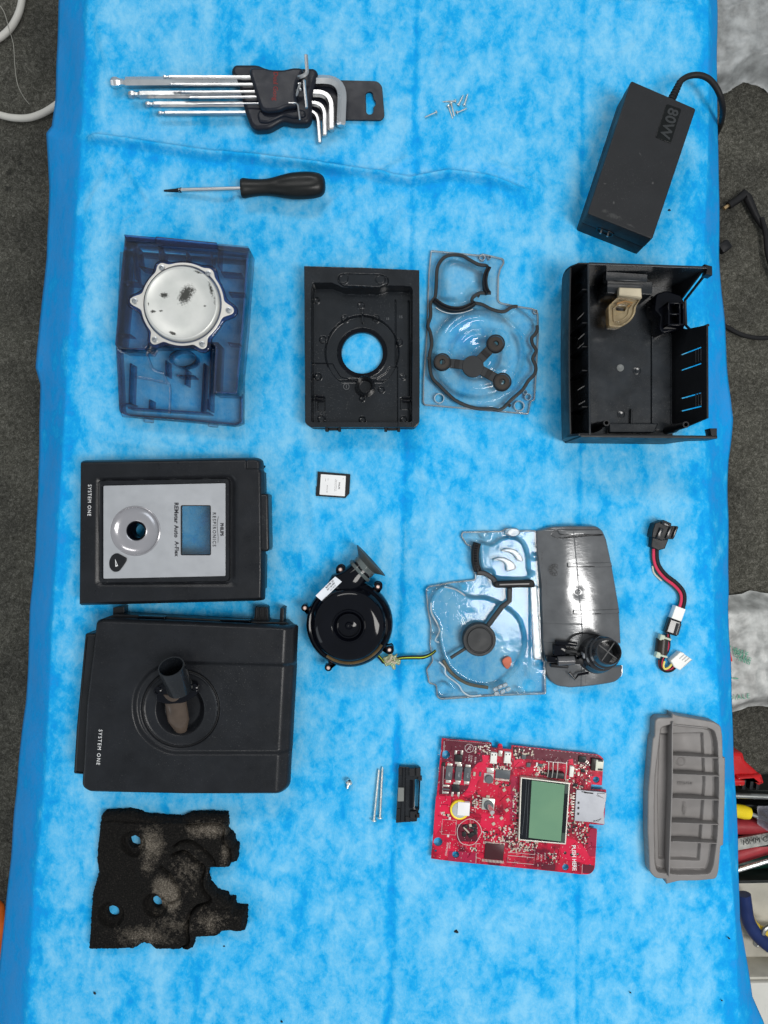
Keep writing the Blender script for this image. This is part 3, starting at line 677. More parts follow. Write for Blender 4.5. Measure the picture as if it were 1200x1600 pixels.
# knob well: concave dish
cw = Fs(393, 457); k = Fs.L(1)
M().lathe([(137.5 * k, zf - .0002), (133 * k, zf + .0002), (126 * k, zf - .0012), (108 * k, zf - .0030), (85 * k, zf - .0037), (62 * k, zf - .0034), (55 * k, zf - .0030)], c=(cw.x, cw.y, 0), seg=96, cap=False).build('knob_well', plastic('silver_well', (.42, .41, .43), .20, .05, 800, .05, .00003, metal=.55), ctm, smooth=60, fixn=False)
M().lathe([(55 * k, zf - .0034), (54 * k, zf - .0022), (48 * k, zf - .0020), (42 * k, zf - .0040), (36 * k, zf - .012), (35 * k, zf - .02)], c=(cw.x, cw.y, 0), seg=64, cap=False).build('knob_ring', GLOSS, ctm, smooth=50)
# button
zt = zf + .0011; Fb = F.at(zt)
btn = M().plate([rnd(w2(Fb, [(262, 592), (290, 577), (345, 606), (344, 622), (322, 655), (300, 682), (272, 684), (250, 662), (247, 625)]), .0026, 5)], zf - .0006, zt, .0006, res=3).build('button', BLACK, ctm)
PRW = plastic('white_print', (.78, .78, .78), .5, .03, 500, 0)
tri = [(282, 612), (298, 650), (284, 655)]
M().plate([w2(Fb, tri), w2(Fb, [(285, 625), (293, 646), (287, 648)])], zt - .0001, zt + .00006, 0).build('ramp_mark', PRW, btn)
# window pane
pane = clear('window_pane', (.93, .97, 1.0), (.5, .7, .8), .04, .10, .85, 30, .6)
M().plate([w2(Fs.at(zf - .0016), win)], zf - .0022, zf - .0014, 0).build('window_pane', pane, fpl)
m = M(); m.plate([inset(w2(Fs, win), -.0003), inset(w2(Fs, win), .0005)], zf - .0030, zf + .0001, 0).build('window_frame', BLACK, fpl)
# printing
rz = Matrix.Rotation(R(-90), 4, 'Z')
def txt(x, y, z): return Matrix.Translation(Fs(x, y, z)) @ rz
m = M(); zz = zf + .00006
m.text('REMstar Auto', .0052, txt(619, 397, zz), .00003, bold=.00022, spacing=1.10, sx=.98)
m.text('A-Flex', .0050, txt(621, 556, zz), .00003, bold=.00020, spacing=1.08, sx=.95)
m.text('RESPIRONICS', .0044, txt(828, 449, zz), .00003, spacing=1.36, sx=.92, bold=.00010)
m.text('PHILIPS', .0040, txt(870, 449, zz), .00003, bold=.00022, sx=.92)
cv = spl([Fs(852, 378, zz), Fs(845, 410, zz), Fs(846, 450, zz), Fs(850, 490, zz), Fs(849, 522, zz)], 6)
m.tube(cv, .00024, 5)
m.build('faceplate_lettering', INK, fpl, kind='stuff')
Ft = F.at(H)
M().text('SYSTEM ONE', .0046, Matrix.Translation(Ft(140, 288, H + .0001)) @ Matrix.Rotation(R(-91), 4, 'Z'), .00012, spacing=1.22, bold=-.00001, sx=.93).build('cover_lettering', PRW, ctm)
# latch tab on the right
Fl = F.at(.026)
M().plate([rnd(w2(Fl, [(1012, 268), (1050, 256), (1128, 252), (1134, 560), (1118, 572), (1040, 552), (1015, 540)]), .002, 4)], .004, .0285, .0022, res=3).build('latch_tab', BLACKTEX, ctm)
M().plate([rnd(w2(F.at(.020), [(1080, 130), (1102, 130), (1104, 245), (1080, 250)]), .001, 3)], .004, .022, .001).build('hinge_rib', BLACK, ctm)
M().plate([rnd(w2(F.at(.020), [(1080, 590), (1108, 590), (1106, 780), (1080, 790)]), .001, 3)], .004, .022, .001).build('hinge_rib', BLACK, ctm)

# ================================================================== LOWER COVER WITH HOSE OUTLET (crop 100,940 x3.158)
lc = thing('hose_outlet_cover', 'black textured cover with a hose outlet tube standing in a round dish', 'cover', T(290, 1105, 0))
H = .040; F = Fr(H, 100, 940, 3.158)
outl = rnd([(150, 98), (185, 86), (600, 100), (1148, 124), (1140, 320), (1125, 600), (1108, 930), (1075, 958), (600, 958), (120, 948), (78, 920), (100, 500)], [14, 20, 40, 16, 10, 10, 22, 26, 40, 20, 26, 40], 5)
so = sdpoly(outl)
Uo = sdpoly(rnd([(560, 300), (1300, 318), (1270, 752), (520, 752), (440, 715), (365, 640), (338, 535), (352, 430), (420, 345), (500, 305)], [40, 0, 0, 40, 50, 60, 60, 60, 50, 40], 5))
dish = sdc(569, 534, 192)
def hlow(X, Y):
    d = so(X, Y); z = np.full(X.shape, H)
    z = z - .0060 * np.clip(1 + d / 22, 0, 1) ** 2.2
    xb = 1082 - (Y - 120) * .052
    z = z - .0062 * sstep((X - xb) / 62) ** 1.0                         # right edge rolls down
    z = z - .0036 * sstep(-Uo(X, Y) / 26 + .4)
    z = z - .0012 * np.exp(-((np.hypot(X - 569, Y - 534) - 190) / 5.0) ** 2) * 2.0
    rr = np.hypot(X - 569, Y - 534)
    z = z - .0010 * sstep((184 - rr) / 10)
    e = np.hypot((X - 566) / 121, (Y - 540) / 130)                      # oval bowl
    z = z - .0090 * sstep((1.02 - e) / .30) ** .8
    return z
M().hfield(F, (60, 70, 1165, 975), 3.3, lambda X, Y: so(X, Y), hlow, thick=.0025).build('cover_shell', BLACKTEX, lc, smooth=60)
P0 = w2(F, outl)
M().plate([inset(P0, .0060), inset(P0, .0080)], .0005, H - .010, .0002).build('side_wall', BLACK, lc)
M().text('SYSTEM ONE', .0046, Matrix.Translation(F(174, 718, H + .0001)) @ Matrix.Rotation(R(-94), 4, 'Z'), .00012, spacing=1.32, bold=-.00001, sx=.97).build('cover_lettering', PRW, lc)
# black groove ring
kk = F.L(1); cg = F(569, 534)
M().tube([Vector((cg.x + 189 * kk * math.cos(a), cg.y + 189 * kk * math.sin(a), H - .0052)) for a in np.linspace(0, 2 * math.pi, 96, endpoint=False)], 2.8 * kk, 8, closed=True).build('groove_ring', RUBBER, lc)
# curved glossy duct in the bowl
Fd = F.at(.040)
BRN = plastic('brown_reflection_plastic', (.075, .056, .044), .16, .3, 200, .1, .0002)  # brown base colour paints the reflection on the glossy duct
pd = spl([Fd(566, 668, .029), Fd(562, 610, .035), Fd(556, 545, .0385), Fd(550, 490, .0405), Fd(545, 440, .0440)], 6)
M().tube(pd, [20 * kk + i * .0 + (min(i, 8)) * 4.2 * kk for i in range(len(pd))], 28, flat=.55).build('duct', BRN, lc, smooth=60)
# collar plate with two screw ears
Fc = F.at(.047)
M().plate([rnd(w2(Fc, [(446, 452), (470, 410), (600, 395), (640, 405), (662, 440), (655, 462), (590, 502), (505, 508), (450, 492)]), .003, 4)], .040, .0465, .0012).build('collar', GLOSS, lc)
for x, y in ((462, 440), (640, 425)):
    c_ = Fc(x, y); M().lathe([(20 * kk, .040), (20 * kk, .0478), (13 * kk, .0484), (12 * kk, .0470), (2 * kk, .0470)], c=(c_.x, c_.y, 0), seg=20).build('screw_boss', GLOSS, lc)
# outlet tube
top = T(267.3, 1041.5, .0640); axd = Vector((-.10, .80, .62)).normalized()
rt = Matrix.Translation(top) @ axd.to_track_quat('Z', 'Y').to_matrix().to_4x4()
ro = .0118
M().lathe([(ro * .86, -.030), (ro * 1.0, -.029), (ro * .99, -.0008), (ro * .97, 0), (ro * .88, 0), (ro * .86, -.0010), (ro * .82, -.022), (.0003, -.024)], mat=rt, seg=56, cap=False).build('outlet_tube', SEMI, lc, smooth=50)
# side flap on the left, fittings along the back
M().plate([rnd(w2(F.at(.030), [(104, 157), (170, 157), (150, 500), (110, 856), (46, 850), (60, 620)]), .0018, 4)], .002, .031, .003, res=3).build('side_flap', BLACK, lc)
Fb = F.at(.012)
M().plate([rnd(w2(Fb, [(246, 28), (300, 22), (300, 96), (242, 96)]), .0004, 2)], .002, .014, .0004).build('lug', BLACK, lc)
M().plate([rnd(w2(Fb, [(945, 22), (1008, 26), (1010, 84), (1028, 104), (915, 100), (940, 78)]), .0006, 2)], .002, .014, .0006).build('lug', BLACK, lc)
for x in (955, 975, 1000): M().box(Fb(x, 52, .0155), (.0006, .0100, .004), 0, .0002).build('lug_rib', BLACK, lc)
M().box(Fb(1080, 66, .010), (.0036, .0150, .020), R(-3), .0006).build('lug', BLACK, lc)
M().plate([w2(F.at(.02), [(190, 84), (260, 60), (930, 96), (1100, 100), (1145, 140), (190, 140)])], .003, .022, .001).build('back_rail', BLACK, lc)
for x0, x1, y in ((365, 500, 77), (770, 920, 94)): M().plate([w2(F.at(.025), [(x0, y - 7), (x1, y - 3), (x1, y + 14), (x0, y + 12)])], .018, .026, .0008).build('clip', GLOSS, lc)

# ================================================================== FOAM (crop 120,1260 x4.286)
F = Fr(.016, 120, 1260, 4.286)
fo = rnd([(155, 62), (330, 50), (400, 68), (440, 85), (600, 98), (690, 98), (755, 70), (998, 72), (1000, 190), (1040, 225), (1050, 275), (1072, 290), (1064, 385), (1035, 388), (1015, 420), (870, 425), (862, 480), (880, 550), (930, 608), (1000, 625), (1004, 650), (1048, 652), (1050, 705), (1130, 710), (1122, 845), (1060, 845), (1030, 838), (965, 845), (935, 882), (800, 885), (778, 905), (768, 960), (735, 982), (660, 975), (600, 972), (520, 975), (480, 950), (430, 940), (370, 970), (68, 975), (95, 600), (130, 460), (120, 380), (145, 85)], 8, 2)
so = sdpoly(fo)
holes = [(371, 257, 41), (520, 673, 39), (218, 742, 41)]
def sfoam(X, Y):
    d = so(X, Y) + 7 * fnoise(X, Y, 13, 4) + 5 * fnoise(X, Y, 6, 5)
    for cx, cy, r in holes: d = np.maximum(d, -(np.hypot(X - cx, Y - cy) - r + 3 * fnoise(X, Y, 9, 6)))
    return d
low1 = sdpoly([(120, 100), (330, 100), (300, 200), (400, 380), (470, 560), (560, 600), (560, 800), (700, 980), (60, 980)])
groove = spl([(650, 270), (700, 240), (770, 240), (830, 280), (900, 350), (920, 400)], 6); groove2 = spl([(640, 330), (720, 310), (790, 370), (845, 420), (830, 540), (890, 640), (800, 680), (750, 740), (735, 830), (740, 930), (690, 965)], 6)
groove3 = spl([(735, 130), (960, 130), (975, 230), (1020, 300), (1020, 400)], 5); groove4 = spl([(560, 410), (620, 460), (680, 560), (680, 620), (630, 650), (560, 640)], 6)
def dline(pts):
    A = [(p[0], p[1]) for p in pts]
    def f(X, Y):
        b = np.full(X.shape, 1e9)
        for (ax, ay), (bx, by) in zip(A[:-1], A[1:]):
            ex, ey = bx - ax, by - ay; t = np.clip(((X - ax) * ex + (Y - ay) * ey) / (ex * ex + ey * ey + 1e-9), 0, 1)
            b = np.minimum(b, np.hypot(X - ax - t * ex, Y - ay - t * ey))
        return b
    return f
def hfoam(X, Y):
    z = np.full(X.shape, .0158)
    z = z - .0050 * np.clip(1 + so(X, Y) / 26, 0, 1) ** 2
    z = z - .0035 * sstep(-low1(X, Y) / 50)
    for cx, cy, r in holes:
        rr = np.hypot(X - cx, Y - cy); z = z - .0062 * sstep((92 - rr) / 14) + .0006 * np.exp(-((rr - 60) / 8) ** 2)
    for gl, dep, w in ((groove, .0060, 10), (groove2, .0075, 11), (groove3, .0055, 8), (groove4, .0050, 9)): z = z - dep * np.exp(-(dline(gl)(X, Y) / w) ** 2)
    z = z + .0020 * sstep(-sdpoly([(840, 690), (1040, 680), (1050, 720), (1120, 725), (1110, 840), (930, 870), (770, 880), (745, 800)])(X, Y) / 12)
    z = z + .0016 * np.exp(-(((X - 590) / 75) ** 2 + ((Y - 550) / 90) ** 2))
    z = z - .0030 * sstep((118 - Y - 20 * fnoise(X, Y, 60, 8)) / 10)
    z = z + .0010 * fnoise(X, Y, 120, 9) + .0005 * fnoise(X, Y, 40, 10) + .0005 * fnoise(X, Y, 11, 11) + .0005 * fnoise(X, Y, 5, 12)
    return z
def foam_mat():
    m, nt, b, o = newmat('dusty_charcoal_foam')
    g = tex_noise(nt, 800, 4, .85); f = tex_noise(nt, 28, 4, .6)
    P = lambda x, y, rx, ry, an, gn: (F(x, y).x, F(x, y).y, rx / 4.286 / S, ry / 4.286 / S, an, gn)
    dust = blobs(nt, [P(600, 590, 110, 170, .45, 2.8), P(500, 260, 150, 210, 0, 1.4), P(870, 160, 240, 90, 0, 1.4), P(470, 410, 90, 90, 0, 1.1), P(990, 330, 60, 160, 0, 1.0), P(900, 770, 260, 160, 0, .85), P(450, 880, 420, 130, 0, 1.0), P(740, 430, 300, 300, 0, .70), P(640, 800, 330, 160, 0, .8)], 200, .75)
    base = ramp(nt, g, [(.40, (.003, .003, .003)), (.57, (.011, .010, .009)), (.72, (.060, .054, .046))])
    dc = ramp(nt, g, [(.36, (.05, .042, .034)), (.50, (.14, .12, .095)), (.66, (.34, .30, .25))])
    k = math_(nt, 'MULTIPLY', dust, ramp(nt, f, [(.25, (.45, .45, .45)), (.7, (1, 1, 1))]), True)
    c = mixc(nt, k, base, dc)
    nt.links.new(c, b.inputs['Base Color']); b.inputs['Roughness'].default_value = .95; b.inputs['Specular IOR Level'].default_value = .15
    bump(nt, b, g, .9, .0010); return m
M().hfield(F, (40, 30, 1150, 1000), 2.4, sfoam, hfoam, zbase=.0005).build('foam_pad', foam_mat(), None, smooth=75, tag=('torn dusty black foam pad with three round holes at the lower left', 'foam pad'))
# ================================================================== WATER CHAMBER (crop 160,350 x4.615)
hc = thing('water_chamber', 'smoky blue see-through water chamber with a round metal plate on top', 'water chamber', T(285, 510, 0))
BLU = clear('smoky_blue_clear_plastic', (.93, .952, .985), (.22, .30, .50), .03, .06, .80, 160, .2, .7)
BLUD = clear('smoky_blue_edge_plastic', (.58, .66, .86), (.03, .05, .14), .05, .10, .7, 160, .2, 1.0)
H = .040; F = Fr(H, 160, 350, 4.615)
hi = rnd([(160, 84), (1055, 168), (1012, 760), (968, 1222), (800, 1218), (815, 860), (330, 862), (305, 905), (112, 898), (88, 868), (125, 480)], [6, 6, 0, 14, 14, 40, 30, 16, 26, 16, 0], 4)
M().plate([w2(F, hi), w2(F, circ((578, 575), 262, 64))], H - .0016, H, .0005).build('top_deck', BLU, hc, smooth=40)
P_ = w2(F, [(160, 84), (1055, 168), (1012, 760), (968, 1222), (800, 1218), (815, 860), (330, 862), (305, 905), (112, 898), (88, 868), (125, 480)])
M().plate([P_, inset(P_, .0016)], .008, H - .0018, .0003).build('upper_wall', BLUD, hc)
F1 = F.at(.016)
lo = rnd([(150, 190), (1040, 250), (1010, 900), (1005, 1430), (960, 1450), (600, 1415), (200, 1385), (128, 1362), (118, 1320), (112, 1100), (100, 900), (120, 500)], [8, 8, 0, 20, 20, 30, 30, 20, 20, 40, 30, 0], 4)
M().plate([w2(F1, lo)], .0146, .016, .0004).build('lower_deck', BLU, hc)
P_ = w2(F1, [(150, 190), (1040, 250), (1010, 900), (1005, 1430), (960, 1450), (600, 1415), (200, 1385), (128, 1362), (118, 1320), (112, 1100), (100, 900), (120, 500)]); M().plate([P_, inset(P_, .0017)], .001, .0145, .0003).build('lower_wall', BLUD, hc)
P_ = w2(F.at(.004), [(125, 200), (1050, 255), (1005, 1440), (960, 1462), (140, 1390), (120, 1340), (95, 900)])
M().plate([P_, inset(P_, .0026)], .0006, .0035, .0004).build('base_rim', BLU, hc)
def vwall(F, p, q, z0, z1, th=.0012): # standing rib between two traced points
    a, b = F(*p), F(*q); d = (b - a); d.z = 0; L = d.length
    return M().box(((a.x + b.x) / 2, (a.y + b.y) / 2, (z0 + z1) / 2), (L, th, z1 - z0), math.atan2(d.y, d.x), min(.0003, th * .3))
for p, q in (((146, 408), (262, 416)), ((104, 786), (196, 794)), ((905, 486), (1025, 494)), ((900, 852), (990, 862)), ((425, 178), (432, 280)), ((604, 192), (600, 300)), ((778, 205), (790, 300)), ((242, 150), (262, 300)), ((215, 150), (232, 390)), ((395, 105), (412, 260)), ((835, 150), (830, 300)), ((262, 300), (390, 330)), ((850, 340), (1000, 352))):
    vwall(F, p, q, .022, H - .0022, .0014).build('rib', BLUD, hc, smooth=0)
for p, q in (((468, 990), (470, 1100)), ((742, 1010), (722, 1360)), ((792, 900), (780, 1350)), ((352, 1270), (348, 1335)), ((770, 1265), (765, 1340)), ((545, 1098), (672, 1103)), ((612, 1050), (606, 1165)), ((214, 1010), (205, 1300)), ((195, 1330), (780, 1368)), ((135, 1300), (222, 1302))):
    vwall(F1, p, q, .0165 if False else .003, .0205, .0015).build('rib', BLUD, hc, smooth=0)
for pts in ([(300, 880), (325, 940), (350, 1010), (372, 1050), (440, 1080), (470, 1140), (492, 1185), (488, 1370)], [(115, 905), (180, 930), (300, 915)], [(240, 1105), (330, 1120), (470, 1150)]):
    M().tube([F1(x, y, .0175) for x, y in spl(pts, 5)], .0011, 8).build('moulded_edge', BLU, hc)
m = M(); k = F1.L(1); c_ = F1(600, 985)
m.lathe([(98 * k, .012), (98 * k, .027), (90 * k, .027), (90 * k, .012)], c=(c_.x, c_.y, 0), seg=48, cap=False, sy=.62).build('inner_tube', BLUD, hc)
# top lip
M().plate([rnd(w2(F, [(160, 80), (385, 100), (385, 132), (172, 122)]), .0008, 2)], H, H + .002, .0006).build('lip', BLUD, hc)
M().plate([rnd(w2(F, [(390, 98), (832, 142), (832, 190), (430, 165), (388, 150)]), .0008, 2)], H, H + .0035, .0008).build('lip', BLUD, hc)
M().plate([rnd(w2(F, [(836, 146), (1055, 165), (1045, 212), (838, 184)]), .0008, 2)], H, H + .002, .0006).build('lip', BLU, hc)
for x, y in ((335, 1418), (800, 1450)): M().box(F.at(.006)(x, y, .006), (.009, .004, .004), R(-4), .0008).build('hinge_tab', BLU, hc)
# heater plate
lob = [(430, 318), (765, 358), (912, 622), (720, 866), (380, 834), (235, 556)]
cx, cy = 578, 578
def lobed(rb, rl, w, n=220):
    out = []
    for i in range(n):
        a = 2 * math.pi * i / n; r = rb
        for lx, ly in lob:
            la = math.atan2(ly - cy, lx - cx); dd = math.hypot(lx - cx, ly - cy); da = (a - la + math.pi) % (2 * math.pi) - math.pi
            r = max(r, rb + (dd + rl - rb) * math.exp(-(abs(da) / w) ** 2.6))
        out.append((cx + r * math.cos(a), cy + r * math.sin(a)))
    return out
Fm = F.at(H + .003)
M().plate([w2(Fm, lobed(316, 62, .185)), w2(Fm, circ((cx, cy), 262, 64))], H - .001, H + .0022, .0012).build('gasket_collar', BLUD, hc)
M().plate([w2(Fm, lobed(300, 36, .135)), w2(Fm, circ((cx, cy), 282, 96))], H + .0022, H + .0034, .0004).build('plate_flange', plastic('satin_aluminium', (.70, .68, .64), .42, .05, 900, .15, .00004, metal=.6), hc)
k = Fm.L(1); c_ = Fm(cx, cy + 2)
def disc_mat():
    m, nt, b, o = newmat('stained_metal_plate')
    P = lambda x, y, rx, ry, an, gn: (Fm(x, y).x, Fm(x, y).y, rx * k, ry * k, an, gn)
    s = blobs(nt, [P(610, 520, 80, 130, -.5, 1.25), P(650, 490, 60, 55, 0, 1.0), P(455, 522, 55, 38, 0, 1.2), P(375, 640, 40, 22, .2, 1.1), P(430, 636, 30, 14, 0, 1.0), P(790, 480, 26, 110, .25, .95), P(700, 360, 70, 16, -.3, 1.0), P(515, 795, 44, 18, -.4, 1.5), P(745, 600, 20, 14, 0, 1.0), P(342, 585, 8, 30, 0, 1.0), P(815, 560, 16, 90, .05, .7)], 900, .35)
    c = mixc(nt, s, ramp(nt, tex_noise(nt, 60, 4), [(.3, (.58, .59, .56)), (.7, (.68, .68, .65))]), (.05, .05, .045))
    nt.links.new(c, b.inputs['Base Color']); b.inputs['Metallic'].default_value = .35; b.inputs['Roughness'].default_value = .46
    bump(nt, b, tex_noise(nt, 400, 3), .1, .0001); return m
M().lathe([(282 * k, H + .0026), (277 * k, H + .0004), (270 * k, H + .0004), (267 * k, H + .0062), (262 * k, H + .0074), (252 * k, H + .0078), (246 * k, H + .0070), (150 * k, H + .0072), (.0002, H + .0072)], c=(c_.x, c_.y, 0), seg=96, cap=False).build('metal_plate', disc_mat(), hc, smooth=50)
for x, y in lob:
    q = Fm(x, y); M().lathe([(21 * k, H + .0034), (20 * k, H + .0046), (12 * k, H + .0048), (9 * k, H + .0036), (1 * k, H + .0036)], c=(q.x, q.y, 0), seg=20, cap=False).build('plate_screw', plastic('dull_screw_steel', (.42, .44, .46), .35, .1, 500, 0, metal=.9) if x == 430 else bpy.data.materials['dull_screw_steel'], hc)

# ================================================================== BLACK INNER PANEL (crop 460,400 x5.714)
bp = thing('inner_panel', 'black moulded inner panel with a large round hole in its middle', 'panel', T(566, 545, 0))
H = .024; F = Fr(H, 460, 400, 5.714)
outl = rnd([(84, 84), (600, 98), (1116, 120), (1120, 1000), (1118, 1490), (1085, 1532), (600, 1530), (140, 1530), (92, 1490), (88, 700)], [4, 0, 4, 0, 26, 30, 0, 30, 26, 0], 4)
so = sdpoly(outl); sh_ = sdc(600, 826, 190)
floor_ = sdpoly(rnd([(165, 236), (330, 236), (395, 262), (440, 282), (760, 288), (830, 262), (1040, 268), (1056, 300), (1050, 1480), (150, 1480), (150, 300)], [14, 10, 20, 20, 20, 20, 20, 14, 14, 14, 10], 4))
lowr = sdpoly(rnd([(150, 925), (330, 925), (345, 960), (400, 1045), (540, 1085), (700, 1085), (820, 1010), (850, 955), (925, 955), (925, 1480), (150, 1480)], 12, 3))
boss = sdpoly(rnd([(395, 175), (440, 160), (770, 168), (835, 190), (840, 250), (760, 285), (440, 268), (395, 240)], [30, 20, 20, 40, 40, 30, 20, 30], 4))
rec1 = sdpoly(rnd([(190, 1228), (262, 1228), (262, 1362), (190, 1362)], 18, 3)); rec2 = sdpoly(rnd([(945, 1240), (1035, 1240), (1035, 1352), (945, 1352)], 18, 3))
strip_ = sdpoly([(150, 1220), (176, 1220), (176, 1365), (270, 1375), (270, 1468), (150, 1468)])
def hbp(X, Y):
    z = np.full(X.shape, H)
    z = z - .0018 * np.clip(1 + so(X, Y) / 10, 0, 1) ** 2
    z = z - .0006 * sstep((-so(X, Y) - 42) / 6)
    z = np.minimum(z, H - .016 * sstep(-floor_(X, Y) / 14 + .15) - .0006)
    z = z - .0022 * sstep(-lowr(X, Y) / 10 + .5)
    z = z + .0024 * np.exp(-(np.abs(boss(X, Y)) / 4) ** 2) + .0010 * sstep(-boss(X, Y) / 8)
    r = np.hypot(X - 600, Y - 826)
    cone = sstep((338 - r) / 12) * sstep((1110 - Y) / 60)
    z = z - .0030 * cone + .0010 * np.exp(-((r - 336) / 4.5) ** 2) * sstep((Y < 960) * 1.0)
    z = z + .0012 * np.exp(-((r - 224) / 4) ** 2) - .002 * sstep((222 - r) / 14)
    # standing tube socket
    q = np.hypot(X - 626, Y - 1140)
    z = np.where(q < 92, H - .013 - .004 * sstep((62 - q) / 8) + .0090 * sstep(1 - np.abs(q - 76) / 15), z)
    # marks, ejector rings, ribs
    for cx, cy, rr, hh in ((438, 205, 42, .0006), (768, 212, 42, .0006), (442, 520, 28, .0005), (728, 520, 28, .0005), (245, 712, 30, .0006), (935, 735, 30, .0006), (198, 1046, 30, .0007), (775, 1166, 26, .0006), (602, 1440, 28, .0007), (228, 1432, 30, .0005), (975, 1440, 26, .0005), (970, 1052, 26, .0004), (185, 355, 24, .0005), (590, 405, 30, .0004), (598, 1250, 22, .0006)):
        z = z + 1.7 * hh * np.exp(-((np.hypot(X - cx, Y - cy) - rr) / 4.5) ** 2)
    z = np.where((np.abs(X - 604) < 9) & (Y > 430) & (Y < 560), z + .005, z)
    z = z - .0026 * sstep(-rec1(X, Y) / 7) - .0026 * sstep(-rec2(X, Y) / 7)
    z = z + .0010 * sstep(-strip_(X, Y) / 4)
    z = np.where((X > 922) & (Y > 955) & (X < 1045), z + .0013 * sstep((X - 922) / 5), z)
    z = z + .0012 * np.exp(-((X - 905) / 5.0) ** 2) * sstep((Y - 340) / 20) * sstep((950 - Y) / 20)
    z = z + .0018 * np.exp(-((X - 1024) / 5.0) ** 2) * sstep((Y - 350) / 20) * sstep((1480 - Y) / 20)
    z = z + .00035 * fnoise(X, Y, 150, 21)
    z = z + .0014 * np.exp(-((X - 455 - (Y - 1120) * .0) / 3.) ** 2) * 0
    return np.maximum(z, .0030)
M().hfield(F, (70, 70, 1135, 1545), 3.5, lambda X, Y: np.maximum(so(X, Y), -sh_(X, Y)), hbp, thick=.0022).build('panel_body', SEMI, bp, smooth=55)
P_ = w2(F, outl); M().plate([inset(P_, .0012), inset(P_, .0030)], .0006, H - .003, .0003).build('side_wall', BLACK, bp)
k = F.L(1); c_ = F(600, 826)
M().lathe([(222 * k, .0035), (222 * k, .0052), (190 * k, .0050), (187 * k, .0012), (190 * k, .0008)], c=(c_.x, c_.y, 0), seg=80, cap=False).build('hole_rim', GLOSS, bp)
for x, y in ((226, 1278), (1000, 1290)):
    for dy in (-24, 6): M().box(F.at(.008)(x, y + dy, .0085), (.0075, .0022, .003), 0, .0005).build('latch_rib', GLOSS, bp)
for x0, x1 in ((270, 300), (385, 412), (802, 830), (918, 946)): M().plate([rnd(w2(F, [(x0, 1520), (x1, 1520), (x1, 1562), (x0, 1560)]), .0006, 2)], .012, .020, .0006).build('hinge_lug', BLACK, bp)
for x0, x1 in ((300, 385), (830, 918)): M().plate([rnd(w2(F, [(x0, 1524), (x1, 1524), (x1, 1550), (x0, 1550)]), .0006, 2)], .014, .018, .0006).build('hinge_bar', BLACK, bp)
MARK = plastic('moulded_mark', (.10, .105, .11), .3, .1, 500, 0)
m = M()
m.text('15', .0034, Matrix.Translation(F.at(.0078)(950, 545, .0079)), .0001, bold=.0001)
m.build('moulded_number', MARK, bp)
M().text('13', .0030, Matrix.Translation(F.at(.0078)(832, 562, .0079)), .0001, bold=.0001).build('moulded_number', MARK, bp)
m = M(); q = F.at(.0056)(464, 1166); m.lathe([(.0030, .0054), (.0030, .0062), (.0024, .0062), (.0024, .0054)], c=(q.x, q.y, 0), seg=24, cap=False); m.box((q.x, q.y, .0058), (.0006, .003, .0008)); m.build('date_mark', MARK, bp, kind='stuff')

# ================================================================== DEEP BLACK ENCLOSURE (crop 860,390 x4.2857)
tr = thing('open_enclosure', 'deep open black plastic enclosure lying on its back at the right edge', 'enclosure', T(1000, 560, 0))
H = .060; F = Fr(H, 860, 390, 4.2857); F0 = F.at(.003)
INN = plastic('black_inside_plastic', (.013, .016, .020), .24, .45, 500, .12, .0001, dust=.5, spec=.5)
# floor of the box: outline in rim-frame coordinates is true scale, so trace it there
k0 = F.k / F0.k
def tob(x, y): return F.inv(*F0.xy(x, y))     # low point -> rim frame crop coordinates
fl = [(150, 222), (840, 228), (845, 1200), (250, 1300), (110, 1290), (90, 1180), (80, 420)]
M().plate([rnd(w2(F, [(258, 92), (985, 98), (985, 1236), (262, 1236)]), .001, 2)], .0008, .0035, 0).build('floor_plate', INN, tr)
def wall(p, q, prof, th, mat, name, holes=(), parent=None, off=0.0, lean=0.0):
    """standing wall; p->q in rim-frame crop coordinates; prof = [(s, z)] with s in crop units along p->q"""
    a = Vector(F.xy(*p)); b = Vector(F.xy(*q)); d = (b - a).normalized(); kk = F.L(1)
    m4 = Matrix(((d.x, lean * -d.y, d.y, a.x), (d.y, lean * d.x, -d.x, a.y), (0, 1, 0, 0), (0, 0, 0, 1)))
    ol = [[(s_ * kk, z) for s_, z in prof]] + [[(s_ * kk, z) for s_, z in h] for h in holes]
    return M().plate(ol, off, off + th, min(.0004, th * .3), mat=m4).build(name, mat, parent or tr)
# top (far) wall : rim y ~ 85
wall((262, 84), (1080, 112), [(-2, .001), (728, .001), (775, .042), (790, .052), (818, .053), (818, H), (-2, H)], .0022, INN, 'far_wall')
# near wall with rim y ~ 1240
wall((205, 1236), (1118, 1246), [(0, .001), (720, .001), (790, .034), (913, .040), (913, H), (0, H)], .0026, BLACK, 'near_wall')
# left inner wall at x ~ 268 (slots), seen from outside
Lw = 1150
def slot(s0, z0, z1, w=10): return [(s0, z0), (s0 + w, z0), (s0 + w, z1), (s0, z1)]
wall((262, 90), (272, 1236), [(0, .001), (Lw, .001), (Lw, H), (0, H)], .0018, INN, 'left_wall', [slot(300, .022, .046, 9), slot(445, .024, .048, 9), slot(505, .022, .046, 7), slot(800, .022, .046, 9), slot(905, .024, .048, 9)])
for s_ in (170, 395, 555, 715, 960):
    a = F(264, 90 + s_); M().box((a.x - .003, a.y, .032), (.006, .0009, .050)).build('rib', BLACK, tr, smooth=0)
